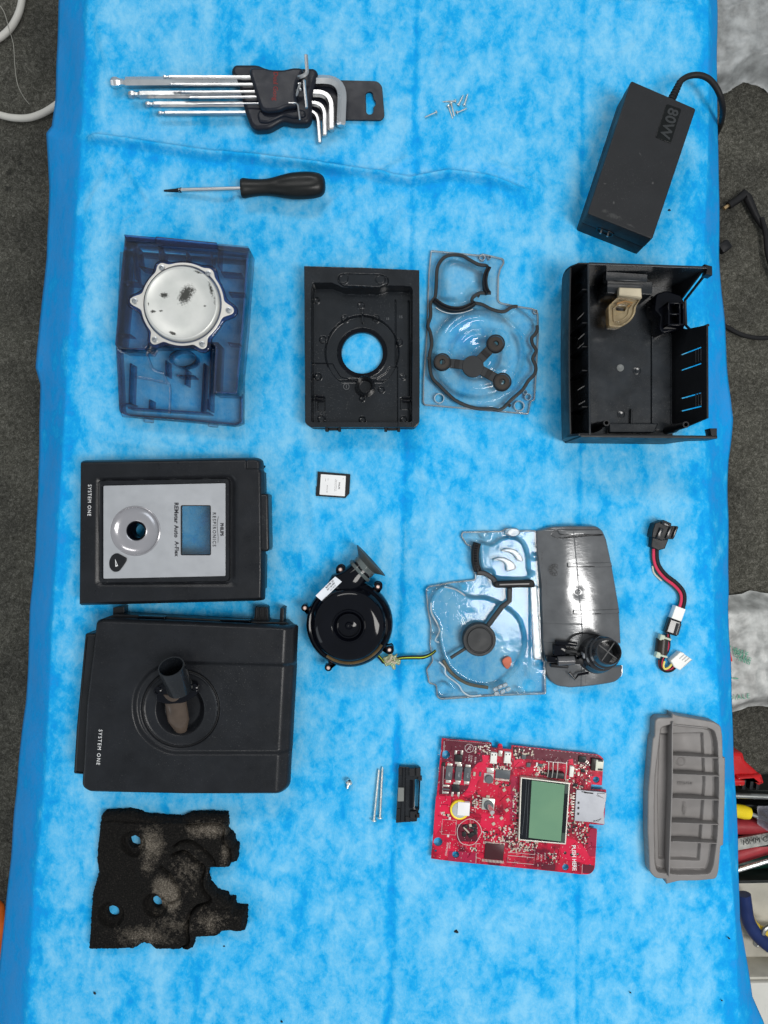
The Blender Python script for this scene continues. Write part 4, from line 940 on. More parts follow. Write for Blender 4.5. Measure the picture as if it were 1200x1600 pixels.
# outer skin on the left: curved front
ps = []
for z, x in ((.002, 262), (.002, 215), (.006, 182), (.014, 160), (.026, 146), (.040, 142), (.050, 150)): ps.append((x, z))
pro = spl([(x, z, 0) for x, z in ps], 4)
m = M(); rings = []
ys_ = [96, 150, 240, 420, 650, 900, 1100, 1190, 1236]
for y in ys_:
    dx = -10 * math.sin(math.pi * (y - 96) / 1140)
    o_ = [F(p.x + dx, y, max(.0015, p.y)) for p in pro]; i_ = [F(p.x + dx + 9, y, max(.0035, p.y)) for p in pro][::-1]
    rings.append(o_ + i_)
m.loft(rings).build('curved_front', BLACK, tr, smooth=50, fixn=True)
# end flanges joining the curved front to the box
for y0, y1 in ((84, 94), (1228, 1246)):
    m4 = Matrix(((1, 0, 0, 0), (0, 0, -1, F(0, y0).y), (0, 1, 0, 0), (0, 0, 0, 1)))
    prf = [(F(x, 0).x, z) for x, z in [(262, .002), (215, .002), (180, .006), (158, .016), (144, .028), (138, .040), (150, .050), (192, H - .001), (262, H - .001)]]
    M().plate([prf], 0, F.L(y1 - y0), .0004, mat=m4).build('end_flange', BLACK, tr)
# right wall: notched rim
X0 = 985; LN = F.L(70) / .060
wall((X0, 90), (X0 + 4, 1236), [(4, .001), (1085, .001), (1072, .027), (1040, .0605), (415, .0605), (400, .045), (380, .026), (345, .017), (330, .016), (165, .017), (140, .024), (26, .058), (4, .058)], .0018, BLACK, 'right_wall',
     [slot(545, .018, .052, 9), slot(655, .018, .052, 9), slot(855, .018, .052, 9), slot(945, .018, .052, 9)], lean=LN)
for s_ in (600, 900):
    for dz in (.044, .048, .052):
        a = F(X0, 90 + s_); M().box((a.x + LN * dz - .0012, a.y, dz), (.0016, .011, .0010), 0, .0003).build('clip_bar', INN, tr)
# sloping edge bead of the notch
M().tube([F(1078, 118, .058), F.at(.040)(985, 235, .038), F.at(.020)(905, 335, .019), F.at(.016)(900, 400, .017), F.at(.016)(905, 510, .017), F.at(.026)(945, 545, .026), F.at(.050)(1020, 522, .052), F(1056, 506, .060)], .0013, 8).build('edge_bead', BLACK, tr)
M().plate([w2(F, [(1030, 98), (1082, 112), (1084, 172), (1040, 165), (1050, 128)])], .050, .0605, .0005).build('corner_post', BLACK, tr)
# near flange right piece
M().plate([w2(F, [(1070, 1196), (1118, 1196), (1118, 1246), (1080, 1246)])], .048, .0595, .0004).build('corner_post', BLACK, tr)
# raised block and yellowed latch
Fk = F.at(.034)
M().plate([rnd(w2(Fk, [(380, 205), (684, 215), (682, 302), (380, 292)]), .0006, 2)], .0035, .034, .0005).build('latch_block', INN, tr)
M().plate([w2(F.at(.05), [(385, 130), (668, 150), (665, 200), (385, 190)])], .034, .044, .0005).build('latch_block', INN, tr)
YEL = clear('yellowed_clear_plastic', (.72, .58, .34), (.62, .50, .30), .55, .15, .75, 200, .2)
YELP = plastic('yellowed_plastic', (.50, .44, .32), .35, .15, 400, .1)
Fy = F.at(.042)
M().plate([rnd(w2(Fy, [(460, 252), (610, 258), (614, 325), (460, 305)]), .0005, 2)], .0350, .0420, .0008).build('latch_head', YELP, tr)
fan = rnd([(450, 318), (560, 330), (605, 328), (565, 385), (560, 440), (520, 495), (455, 528), (385, 520), (380, 385)], [10, 10, 6, 20, 30, 40, 20, 12, 12], 4)
Fq = F.at(.030)
lf = M().plate([w2(Fq, fan), w2(Fq, rnd([(440, 378), (505, 385), (500, 412), (440, 408)], 5, 2))], .022, .031, .001).build('latch_fan', YEL, tr)
def shrink(pts, s_, cx_=465, cy_=425): return [(cx_ + (x - cx_) * s_, cy_ + (y - cy_) * s_) for x, y in pts]
M().plate([w2(Fq, fan), w2(Fq, shrink(fan, .86))], .031, .0338, .0005).build('latch_fan_rim', YEL, lf)
M().plate([w2(Fq, shrink(fan, .62)), w2(Fq, shrink(fan, .52))], .031, .0328, .0003).build('latch_fan_rib', YEL, lf)
M().tube([F.at(.036)(445, 362, .0355), F.at(.036)(500, 345, .0355), F.at(.036)(552, 356, .0355), F.at(.036)(520, 380, .0345)], .0009, 8).build('latch_spring', plastic('amber_plastic', (.30, .16, .05), .35, .2), lf)
# connector frame at the right
Fc = F.at(.040)
for (x0, y0, x1, y1) in ((788, 350, 800, 505), (862, 350, 874, 500), (888, 345, 902, 505), (788, 350, 900, 362), (795, 425, 874, 436), (788, 496, 902, 508)):
    M().plate([w2(Fc, [(x0, y0), (x1, y0), (x1, y1), (x0, y1)])], .012, .040, .0004).build('socket_frame', GLOSS, tr)
M().plate([rnd(w2(F.at(.030), [(715, 290), (780, 270), (880, 300), (905, 350), (905, 520), (760, 560), (735, 520), (745, 440), (705, 400)]), .002, 3)], .0035, .028, .0012).build('socket_housing', GLOSS, tr)
M().plate([rnd(w2(F, [(672, 1010), (686, 1010), (684, 1160), (668, 1160)]), .0004, 2)], .0035, .0075, .0004).build('rib', INN, tr)
M().plate([w2(F.at(.01), [(690, 300), (815, 320), (817, 1210), (690, 1210)])], .0035, .0060, .0008).build('floor_step', INN, tr)
# screw posts
for (bx, by), (tx, ty) in (((330, 1180), (376, 1160)), ((850, 1190), (908, 1172))):
    z1 = .048; a = Vector((*F.at(z1).xy(tx, ty), 0)); kk = F.L(1)
    M().lathe([(34 * kk, .003), (33 * kk, .022), (24 * kk, .024), (22 * kk, z1), (13 * kk, z1), (12 * kk, z1 - .012), (.0002, z1 - .012)], c=(a.x, a.y, 0), seg=28, cap=False).build('screw_post', BLACK, tr, smooth=40)
M().plate([rnd(w2(F.at(.012), [(390, 1165), (720, 1165), (690, 1228), (390, 1228)]), .001, 2)], .0035, .014, .001).build('base_step', INN, tr)
# moulded pips
for x, y, r, mt_ in ((466, 793, 24, plastic('scuffed_grey', (.16, .17, .17), .5, .2)), (578, 812, 26, INN), (472, 1104, 26, INN)):
    a = F0(x, y); kk = F0.L(1); M().lathe([(r * kk, .0034), (r * kk, .0041), (r * .7 * kk, .0045), (r * .2 * kk, .0040), (.0001, .0040)], c=(a.x, a.y, 0), seg=24, cap=False).build('moulded_pip', mt_, tr)
# white rating label on the outer near face
a = Vector(F.xy(205, 1246)); b = Vector(F.xy(1118, 1256)); d = (b - a).normalized(); kk = F.L(1)
m4 = Matrix(((d.x, 0, d.y, a.x), (d.y, 0, -d.x, a.y), (0, 1, 0, 0), (0, 0, 0, 1)))
LAB = plastic('label_paper', (.72, .75, .80), .45, .05, 500, .05)
rl = M().plate([[(p * kk, q) for p, q in ((15, .008), (300, .008), (350, .046), (15, .046))]], .0006, .0009, 0, mat=m4).build('rating_label', LAB, tr, smooth=0)
m = M()
for i in range(5): m.box((0, 0, 0), ((230 - 12 * i) * kk, .0010, .00004), 0, 0, m4 @ Matrix.Translation(((160 + 4 * i) * kk, .013 + i * .0070, .00095)))
m.build('label_print', INK, rl, kind='stuff', smooth=0)
# ================================================================== CLEAR BLOWER HOUSING HALF WITH GASKET (crop 650,380 x5.714)
CLR = clear('clear_plastic', (.972, .985, .99), (.85, .93, .96), .07, .06, .80, 160, .12, .8)
CLRE = clear('clear_plastic_edge', (.93, .96, .97), (.88, .95, .98), .50, .08, .85, 260, .3)
GASK = plastic('grey_rubber_gasket', (.022, .024, .026), .45, .2, 1500, .2, .00006)
ha = thing('clear_housing', 'clear plastic blower housing half with black gasket and three armed rubber damper', 'housing', T(752, 520, 0))
F = Fr(.006, 650, 380, 5.714)
outl = rnd([(130, 50), (570, 92), (600, 80), (790, 125), (797, 170), (765, 220), (748, 290), (745, 515), (900, 548), (1062, 572), (1102, 612), (1104, 820), (1085, 1180), (1070, 1400), (1036, 1412), (1012, 1530), (470, 1482), (75, 1448), (58, 1420), (62, 1200), (90, 800), (108, 270)], [20, 6, 10, 30, 14, 20, 10, 30, 30, 30, 30, 20, 10, 16, 14, 20, 10, 20, 20, 10, 10, 10], 4)
so = sdpoly(outl); hA = sdc(208, 1385, 44); hB = sdc(922, 1452, 46)
gl = spl([(170, 480), (181, 370), (186, 250), (205, 185), (250, 130), (320, 106), (410, 112), (480, 150), (560, 192), (640, 212), (660, 330), (640, 430), (560, 450), (505, 490), (510, 530), (590, 548), (680, 592), (782, 612), (870, 566), (960, 590), (1060, 690), (1082, 760), (1065, 810), (1032, 850), (1042, 905), (1072, 960), (1042, 1030), (1068, 1100), (1060, 1165), (1000, 1232), (950, 1310), (850, 1400), (790, 1462), (740, 1490), (680, 1480), (560, 1478), (450, 1450), (350, 1402), (280, 1342), (212, 1275), (150, 1210), (126, 1130), (122, 1000), (140, 900), (128, 800), (106, 735), (130, 650), (130, 540)], 5, closed=True)
sg = sdpoly(gl)
def hA_(X, Y):
    z = np.full(X.shape, .0045) - .002 * np.clip(1 + so(X, Y) / 10, 0, 1) ** 2
    z = z + .0040 * sstep(-sg(X, Y) / 16)
    r = np.hypot(X - 560, (Y - 1000)); z = z + .0075 * sstep((425 - r) / 60) + .0010 * np.cos(np.clip(r, 0, 430) / 24) * (r < 425) - .002 * sstep((250 - r) / 40)
    u = sdpoly(rnd([(225, 190), (330, 140), (460, 175), (600, 240), (585, 400), (490, 450), (440, 540), (210, 540)], 60, 4))(X, Y)
    z = z + .0080 * sstep(-u / 70) ** .7
    for cx, cy, rr in ((235, 1060, 105), (712, 895, 112), (772, 1235, 112), (515, 1095, 120)):
        q = np.hypot(X - cx, Y - cy); z = z + .0018 * sstep((rr - q) / 8) - .0014 * sstep((rr - 12 - q) / 6)
    v = sdpoly([(880, 560), (1085, 690), (960, 860), (760, 700)])(X, Y); z = z + .0022 * sstep(-v / 20)
    z = z + .0003 * fnoise(X, Y, 90, 41)
    return z
M().hfield(F, (50, 40, 1115, 1540), 4.6, lambda X, Y: np.maximum(np.maximum(so(X, Y), -hA(X, Y)), -hB(X, Y)), hA_).build('housing_shell', CLR, ha, smooth=70)
P_ = w2(F, outl); M().plate([inset(P_, .0002), inset(P_, .0016)], .0006, .0036, .0003).build('flange_wall', CLRE, ha)
for x, y, r in ((208, 1385, 46), (922, 1452, 48), (592, 128, 26), (655, 125, 16), (1068, 610, 20), (1000, 1372, 30), (975, 1330, 18)):
    a = F(x, y); k = F.L(1); M().lathe([(r * k, .0008), (r * k, .0060), (r * .82 * k, .0060), (r * .82 * k, .0008)], c=(a.x, a.y, 0), seg=24, cap=False).build('screw_hole', CLRE, ha)
zg = .0092; Fg = F.at(zg); k = F.L(1)
open_g = [p for p in gl if not (p[1] < 445 and p[0] > 640 and p[1] > 214) and not (870 < p[0] and p[1] < 735)]
# the gasket in the two runs that show
def nearest(x, y): return min(range(len(gl)), key=lambda i: (gl[i][0] - x) ** 2 + (gl[i][1] - y) ** 2)
N_ = len(gl)
def run(a, b):
    i, j = nearest(*a), nearest(*b); out = []
    while True:
        out.append(gl[i % N_])
        if i % N_ == j: break
        i += 1
    return out
for a, b in (((130, 545), (650, 212)), ((665, 440), (905, 565)), ((1080, 735), (130, 540))):
    pts = run(a, b) if a != (665, 440) else [Vector((668, 446))] + run((600, 440), b)
    M().tube([Fg(p.x, p.y, zg + .0004) for p in pts], 15.5 * k, 8, flat=.7).build('gasket', GASK, ha)
M().tube([Fg(x, y, zg) for x, y in ((100, 1030), (130, 1030))], 16 * k, 8).build('gasket_nub', GASK, ha)
M().tube([Fg(x, y, zg) for x, y in ((820, 1440), (845, 1455))], 15 * k, 8).build('gasket_nub', GASK, ha)
M().tube([Fg(x, y, zg) for x, y in ((545, 460), (565, 478))], 13 * k, 8).build('gasket_nub', GASK, ha)
for pts, w in (([(655, 205), (630, 260), (618, 330), (628, 400), (650, 440)], 42), ([(165, 500), (235, 552), (320, 582), (410, 582), (480, 555), (525, 525)], 44)):
    o_ = strip([tuple(p) for p in spl(pts, 6)], w); M().plate([w2(Fg.at(.014), o_)], .006, .0145, .0010).build('seal_band', RUBBER, ha)
    M().plate([w2(Fg.at(.015), strip([tuple(p) for p in spl(pts, 6)], w * .42))], .0140, .0149, .0003).build('seal_lip', GLOSS, ha)
M().tube([F.at(.012)(x, y, .012) for x, y in spl([(175, 575), (240, 612), (330, 630), (430, 618), (510, 590)], 5)], .0008, 6).build('moulded_edge', CLRE, ha)
# damper
BRNR = plastic('brown_black_rubber', (.030, .024, .020), .5, .15, 1400, .25)
Fd = F.at(.018)
for (a, b, w) in (((515, 1095), (235, 1062), 82), ((515, 1095), (712, 895), 84), ((515, 1095), (772, 1235), 84)):
    M().plate([w2(Fd, strip([a, b], w))], .0152, .0180, .0006).build('damper_arm', GASK, ha)
    d_ = Vector((b[0] - a[0], b[1] - a[1])).normalized(); q1 = (a[0] + d_.x * 130, a[1] + d_.y * 130); q2 = (a[0] + d_.x * 172, a[1] + d_.y * 172)
    M().plate([w2(Fd, strip([q1, q2], w * .98))], .0178, .0186, .0003).build('damper_step', RUBBER, ha)
M().plate([w2(Fd, circ((508, 1100), 97, 48))], .0152, .0184, .0007).build('damper_hub', GASK, ha)
for x, y, r in ((235, 1060, 78), (712, 897, 82), (770, 1238, 82)):
    a = Fd(x, y); kk = Fd.L(1)
    M().lathe([(r * kk, .0140), (r * kk, .0186), (r * .92 * kk, .0194), (r * .80 * kk, .0194)], c=(a.x, a.y, 0), seg=36, cap=False).build('grommet_rim', RUBBER, ha)
    M().lathe([(r * .80 * kk, .0188), (r * .34 * kk, .0190), (r * .30 * kk, .0182), (r * .24 * kk, .0150)], c=(a.x, a.y, 0), seg=36, cap=False).build('grommet', BRNR, ha)
    M().lathe([(r * .26 * kk, .0168), (r * .10 * kk, .0172), (.0001, .0172)], c=(a.x, a.y, 0), seg=20, cap=False).build('grommet_pin', plastic('teal_glint', (.04, .12, .16), .2, .1) if x == 235 else bpy.data.materials['teal_glint'], ha)

# ================================================================== SECOND CLEAR HOUSING HALF (crop 650,810 x5.333)
hb = thing('clear_housing', 'clear plastic blower housing half with a black disc and a single rubber arm', 'housing', T(752, 960, 0))
F = Fr(.007, 650, 810, 5.333)
outl = rnd([(385, 108), (715, 102), (745, 80), (850, 80), (866, 98), (1000, 96), (1024, 122), (1022, 370), (1035, 560), (1052, 1040), (1064, 1180), (1084, 1200), (1092, 1472), (640, 1490), (205, 1520), (172, 1495), (165, 1400), (105, 1385), (80, 1260), (135, 1190), (110, 1060), (118, 900), (92, 760), (78, 600), (100, 565), (300, 528), (490, 508), (492, 476), (470, 430), (455, 240), (420, 225), (372, 150)], [16, 10, 10, 14, 10, 20, 20, 10, 10, 10, 16, 16, 20, 10, 20, 16, 20, 20, 20, 20, 20, 20, 16, 16, 20, 10, 10, 10, 10, 10, 10, 16], 4)
so = sdpoly(outl)
cham = sdpoly([tuple(p) for p in spl([(232, 570), (330, 590), (400, 630), (470, 660), (600, 668), (720, 720), (850, 820), (905, 960), (905, 1090), (840, 1240), (720, 1360), (590, 1400), (440, 1370), (310, 1280), (235, 1160), (200, 1010), (190, 890), (130, 780), (125, 710), (170, 620)], 5, closed=True)])
uc = sdpoly([tuple(p) for p in spl([(545, 215), (640, 225), (720, 175), (810, 160), (890, 200), (930, 290), (940, 400), (930, 500), (690, 500), (640, 440), (560, 420)], 5, closed=True)])
def hB_(X, Y):
    z = np.full(X.shape, .0060) - .002 * np.clip(1 + so(X, Y) / 10, 0, 1) ** 2
    c = cham(X, Y); z = z - .0045 * sstep(-c / 14) + .0035 * np.exp(-(c / 9) ** 2)
    u = uc(X, Y); z = z - .0035 * sstep(-u / 14) + .0032 * np.exp(-(u / 8) ** 2)
    z = z + .0016 * sstep((X - 940) / 12) * sstep((Y - 560) / 20)
    for cx, cy, rr in ((395, 565, 24), (105, 600, 22), (155, 575, 14), (990, 320, 26), (800, 120, 26), (585, 140, 34), (968, 460, 16), (165, 930, 44), (1045, 1210, 34), (240, 1435, 60), (860, 1450, 28)):
        z = z + .0022 * np.exp(-((np.hypot(X - cx, Y - cy) - rr) / 6) ** 2)
    z = z + .00016 * fnoise(X, Y, 90, 51)
    return z
hh1 = sdc(940, 1395, 56); hh2 = sdc(395, 565, 14); hh3 = sdc(1045, 1212, 18)
M().hfield(F, (60, 65, 1105, 1530), 4.4, lambda X, Y: np.maximum.reduce([so(X, Y), -hh1(X, Y), -hh2(X, Y), -hh3(X, Y)]), hB_).build('housing_shell', CLR, hb, smooth=70)
P_ = w2(F, outl); M().plate([inset(P_, .0002), inset(P_, .0016)], .0006, .0048, .0003).build('flange_wall', CLRE, hb)
k = F.L(1)
for pts in ([(235, 568), (330, 592), (400, 636), (400, 640)], [(125, 700), (128, 780), (180, 880), (195, 940), (160, 1010), (190, 1030)], [(190, 1190), (240, 1240), (250, 1300), (350, 1380), (390, 1440), (450, 1475), (540, 1470)]):
    M().tube([F(x, y, .0085) for x, y in spl(pts, 5)], .0010, 8).build('moulded_edge', CLRE, hb)
M().tube([F(x, y, .0078) for x, y in spl([(225, 1180), (300, 1290), (430, 1375), (600, 1408)], 6)], .0016, 8).build('gasket', plastic('olive_gasket', (.10, .095, .07), .5, .2), hb)
for x, y in ((660, 1420), (700, 1400), (740, 1385), (670, 1455), (720, 1440), (765, 1420)):
    M().box(F(x, y, .0080), (.0050, .0034, .0040), R(28), .0010).build('snap_block', CLRE, hb)
M().plate([rnd(w2(F.at(.012), [(955, 560), (1010, 560), (1050, 1180), (985, 1180)]), .002, 3)], .006, .012, .0012).build('side_rail', CLRE, hb)
for x, y, rx, ry in ((800, 115, 60, 36),): M().lathe([(rx * k, .006), (rx * k, .013), (rx * .8 * k, .015), (rx * .3 * k, .015)], c=(F(x, y).x, F(x, y).y, 0), seg=28, sy=.6).build('moulded_boss', CLRE, hb)
# white crescents
CRS = clear('frosted_vane', (.86, .93, .95), (.9, .95, .97), .5, .12, .7, 300, .2)
for pts in ([(710, 270), (760, 250), (830, 262), (880, 310), (892, 355), (850, 355), (820, 310), (770, 285)], [(640, 350), (690, 325), (760, 335), (820, 375), (832, 420), (775, 440), (758, 440), (748, 385), (700, 352)]):
    M().plate([w2(F.at(.009), [tuple(p) for p in spl(pts, 4, closed=True)])], .003, .009, .0012).build('air_vane', CRS, hb)
# black rubber seals
Fk = F.at(.013)
o_ = [tuple(p) for p in spl([(515, 205), (500, 260), (495, 320), (502, 390), (520, 440)], 6)]
M().plate([w2(Fk, strip(o_, 62))], .004, .0125, .0014).build('seal_band', RUBBER, hb)
M().plate([w2(Fk, strip(o_, 24))], .0124, .0136, .0004).build('seal_lip', GLOSS, hb)
for i in range(9):
    p = o_[2 + i * 2 if 2 + i * 2 < len(o_) else -2]; M().box(Fk(p[0], p[1], .0139), (.0042, .0008, .0008), 0, .0002).build('seal_tooth', RUBBER, hb)
M().plate([w2(Fk.at(.011), strip([tuple(p) for p in spl([(505, 452), (570, 458), (610, 480), (650, 510), (665, 560)], 5)], 42))], .006, .0115, .0010).build('seal_link', GASK, hb)
M().plate([rnd(w2(Fk, [(655, 528), (985, 512), (992, 560), (985, 575), (665, 580), (645, 560)]), .004, 4)], .004, .014, .0018).build('seal_bar', RUBBER, hb)
M().plate([rnd(w2(Fk.at(.015), [(690, 543), (950, 534), (950, 556), (690, 562)]), .002, 4)], .0138, .0150, .0005).build('seal_lip', GLOSS, hb)
M().plate([w2(Fk, strip([(785, 580), (782, 690), (720, 740), (600, 900)], 42))], .0085, .0120, .0010).build('damper_arm', GASK, hb)
M().plate([w2(Fk, strip([(430, 1078), (290, 1168)], 26))], .0085, .0112, .0008).build('damper_arm', GASK, hb)
a = Fk(527, 1010); kk = Fk.L(1)
M().lathe([(138 * kk, .006), (138 * kk, .0135), (132 * kk, .0148), (114 * kk, .0148), (110 * kk, .0138), (104 * kk, .0138), (98 * kk, .0150), (.0002, .0151)], c=(a.x, a.y, 0), seg=64, cap=False).build('damper_disc', GASK, hb, smooth=45)
m = M(); m.plate([w2(F, [tuple(p) for p in spl([(722, 1190), (760, 1158), (795, 1165), (800, 1215), (770, 1260), (740, 1240)], 4, closed=True)])], .0024, .0050, .0010)
m.build('orange_fragment', plastic('orange_foam_scrap', (.55, .16, .10), .7, .3), None, tag=('small orange red scrap seen inside the clear housing with the black disc', 'scrap'))

# ================================================================== BLOWER (crop 460,840 x5)
bl = thing('blower_motor', 'glossy black round blower motor with flanged outlet and white sticker', 'blower', T(543, 960, 0))
H = .040; F = Fr(H, 460, 840, 5.0); k = F.L(1)
c_ = F(425, 690)
M().lathe([(250 * k, .002), (318 * k, .006), (345 * k, .014), (347 * k, .022), (343 * k, .028), (330 * k, .031), (318 * k, .0325), (305 * k, .0320), (290 * k, .0345), (275 * k, .0385), (255 * k, .0405), (200 * k, .0415), (150 * k, .0415), (131 * k, .0412), (126 * k, .0432), (118 * k, .0432), (112 * k, .0405), (100 * k, .0390), (96 * k, .0410), (88 * k, .0410), (84 * k, .0375), (60 * k, .0372), (30 * k, .0382), (22 * k, .0398), (8 * k, .0400), (.0001, .0398)], c=(c_.x, c_.y, 0), seg=128, cap=False).build('motor_housing', GLOSS, bl, smooth=40)
# volute bulge + duct
ax = Vector((.738, .675, 0)); sd_ = Vector((-.675, .738, 0))
Fq = F.at(.024)
st = Fq(300, 520, .020); en = Fq(545, 225, .0225)
m = M(); rings = []
for t, w, h, z in ((0, .013, .0115, .019), (.25, .0160, .0145, .0205), (.45, .0130, .0145, .0215), (.6, .0118, .0140, .0220), (.8, .0112, .0126, .0225), (1.0, .0110, .0112, .0228)):
    p = Fq(330, 440).lerp(Fq(540, 232), t); p.z = z; ring = []
    for i in range(28):
        a = 2 * math.pi * i / 28; ca, sa = math.cos(a), math.sin(a); e = .72 if t < .7 else .9
        ring.append(p + sd_ * (math.copysign(abs(ca) ** e, ca) * w) + Vector((0, 0, 1)) * (math.copysign(abs(sa) ** e, sa) * h))
    rings.append(ring)
m.loft(rings).build('outlet_duct', GLOSS, bl, smooth=50)
def ringm(P): return Matrix.Translation(P) @ ax.to_track_quat('Z', 'Y').to_matrix().to_4x4()
GRYC = clear('cloudy_grey_silicone', (.40, .46, .46), (.20, .24, .24), .62, .18, .7, 300, .3)
p1 = Fq(508, 262, .0228); M().lathe([(.0110, -.001), (.0128, -.001), (.0131, .0006), (.0128, .002), (.0110, .002)], mat=ringm(p1), seg=48).build('duct_collar', GRYC, bl, smooth=40)
M().lathe([(.0112, .0020), (.0117, .005), (.0114, .0075), (.0118, .0105)], mat=ringm(p1), seg=48, cap=False).build('silicone_sleeve', GRYC, bl, smooth=60)
M().lathe([(.0106, .0015), (.0107, .0115), (.0090, .012)], mat=ringm(p1), seg=40, cap=False).build('inner_sleeve', BLACK, bl)
p2 = Fq(580, 195, .0232); kq = Fq.L(1)
M().lathe([(.0108, -.0030), (.0122, -.0022), (.0150, .0000), (.0190, .0024), (.0193, .0032), (.0150, .0018), (.0122, .0012), (.0104, .0010)], mat=ringm(p2), seg=56, cap=True).build('rubber_flange', plastic('grey_green_rubber', (.060, .066, .064), .42, .25, 900, .3), bl, smooth=60)
# lugs with screws
COP = plastic('copper_tinted_screw', (.80, .58, .50), .35, .1, 400, 0, metal=.7)
for x, y in ((360, 250), (652, 384), (82, 550), (265, 1016), (742, 876)):
    zl = .026; Fz = F.at(zl); kk = Fz.L(1); c2 = Fz(x, y); inn = Fz(x + (425 - x) * .22, y + (690 - y) * .22)
    v = Vector((inn.x - c2.x, inn.y - c2.y)); n_ = Vector((-v.y, v.x)).normalized() * 32 * kk
    base = Vector((c2.x, c2.y)); a0 = math.atan2(-v.y, -v.x)
    arc = [(base.x + 30 * kk * math.cos(a0 + t), base.y + 30 * kk * math.sin(a0 + t)) for t in np.linspace(-1.5, 1.5, 9)]
    far = [(inn.x + n_.x * 1.6, inn.y + n_.y * 1.6), (inn.x - n_.x * 1.6, inn.y - n_.y * 1.6)]
    ol = arc + far if True else arc
    M().plate([ol], .012, zl, .0008).build('screw_lug', GLOSS, bl)
    M().lathe([(15 * kk, zl - .0004), (15 * kk, zl + .0010), (9 * kk, zl + .0016), (.0001, zl + .0016)], c=(c2.x, c2.y, 0), seg=16, cap=False).build('lug_screw', COP, bl)
# label on the duct shoulder
Fl = F.at(.0365)
q = [Fl(318, 305), Fl(370, 345), Fl(213, 497), Fl(164, 455)]
stk = M().plate([[(p.x, p.y) for p in q]], .0350, .0352, 0).build('sticker', LAB, bl, smooth=0)
m4 = Matrix.Translation(Vector((q[0] + q[1] + q[2] + q[3]) / 4) * 1.0 + Vector((0, 0, .0356 - .0365))) @ Matrix.Rotation(R(45), 4, 'Z')
m = M(); m.text('BLOWER  DC', .0019, m4 @ Matrix.Translation((.0038, .0022, 0)), .00002, bold=.00005, sx=.85); m.text('24V 1.5A 0937', .0019, m4 @ Matrix.Translation((.0030, -.0001, 0)), .00002, bold=.00004, sx=.85); m.text('S/N 100 27', .0015, m4 @ Matrix.Translation((.0035, -.0024, 0)), .00002)
m.build('sticker_print', INK, stk, kind='stuff')
M().box((m4 @ Vector((0, 0, 0))) + (q[2] - q[1]).normalized() * .0 , (.0001, .0001, .00005)) if False else None
M().plate([[(p.x, p.y) for p in (Fl(290, 462), Fl(308, 472), Fl(240, 522), Fl(225, 508))]], .0350, .0362, .0002).build('moulded_tab', MARK, bl)
for x, y, ln, w, an in ((360, 935, 88, 24, -12), (686, 630, 12, 70, 6)):
    p = F(x, y); M().box((p.x, p.y, .0365), (ln * k, w * k, .002), R(an), .0006).build('moulded_slot', plastic('glossy_grey', (.16, .18, .19), .12, .2, 200, .1) if x == 360 else bpy.data.materials['glossy_grey'], bl)
M().tube([F(425 + 300 * math.cos(a), 690 + 300 * math.sin(a), .0335) for a in np.linspace(.55, 2.2, 22)], .0016, 8).build('brass_seal', plastic('bronze_plastic', (.10, .065, .025), .3, .4, 300, .3), bl)
# wires and tape
YG = plastic('yellow_green_wire', (.55, .68, .05), .4, .1, 500, 0)
TAPE = clear('yellowed_film', (.80, .82, .52), (.70, .72, .42), .50, .1, .8, 500, .6)
Fw = F.at(.010)
for off, col in ((0, YG), (7, RUBBER), (-7, RUBBER)):
    M().tube(spl([Fw(640, 900 + off, .016), Fw(672, 940 + off, .012), Fw(700, 975 + off, .008), Fw(760, 962 + off * .6, .006), Fw(840, 946 + off * .8, .006), Fw(930, 942 + off, .006), Fw(1010, 940 + off, .006), Fw(1070, 915 + off * .6, .007), Fw(1105, 885 + off * .3, .008)], 6), .0011, 8).build('wire', col, bl)
M().plate([w2(Fw, [tuple(p) for p in spl([(690, 940), (730, 925), (740, 892), (762, 896), (772, 925), (805, 908), (800, 940), (832, 960), (820, 1000), (790, 992), (792, 1030), (768, 1032), (750, 1000), (715, 1010), (700, 985)], 3, closed=True)])], .0062, .0094, .0010).build('tape_wrap', TAPE, bl)
for x, y, an in ((735, 965, 30), (775, 975, -20), (755, 940, 70)): M().box(Fw(x, y, .0097), (.0050, .0022, .0012), R(an), .0004).build('wire_splice', YELP, bl)

# ================================================================== GREY SIDE PANEL WITH PIPE (crop 820,810 x5.714)
gp = thing('side_panel', 'smoky grey glossy side panel with a short pipe and cross at its lower end', 'panel', T(905, 945, 0))
H = .014; F = Fr(H, 820, 810, 5.714)
outl = rnd([(112, 112), (235, 74), (400, 66), (655, 68), (708, 105), (745, 190), (792, 400), (868, 800), (890, 1134), (806, 1138), (812, 1338), (906, 1334), (908, 1420), (850, 1482), (420, 1524), (300, 1515), (235, 1465), (200, 1390), (165, 1100), (150, 600), (110, 240)], [10, 30, 10, 30, 30, 20, 10, 10, 4, 4, 4, 4, 30, 50, 20, 40, 30, 20, 10, 10, 10], 4)
so = sdpoly(outl)
grip = sdpoly([tuple(p) for p in spl([(240, 150), (262, 112), (300, 108), (330, 140), (450, 142), (690, 140), (690, 156), (560, 160), (420, 172), (300, 180)], 4, closed=True)])
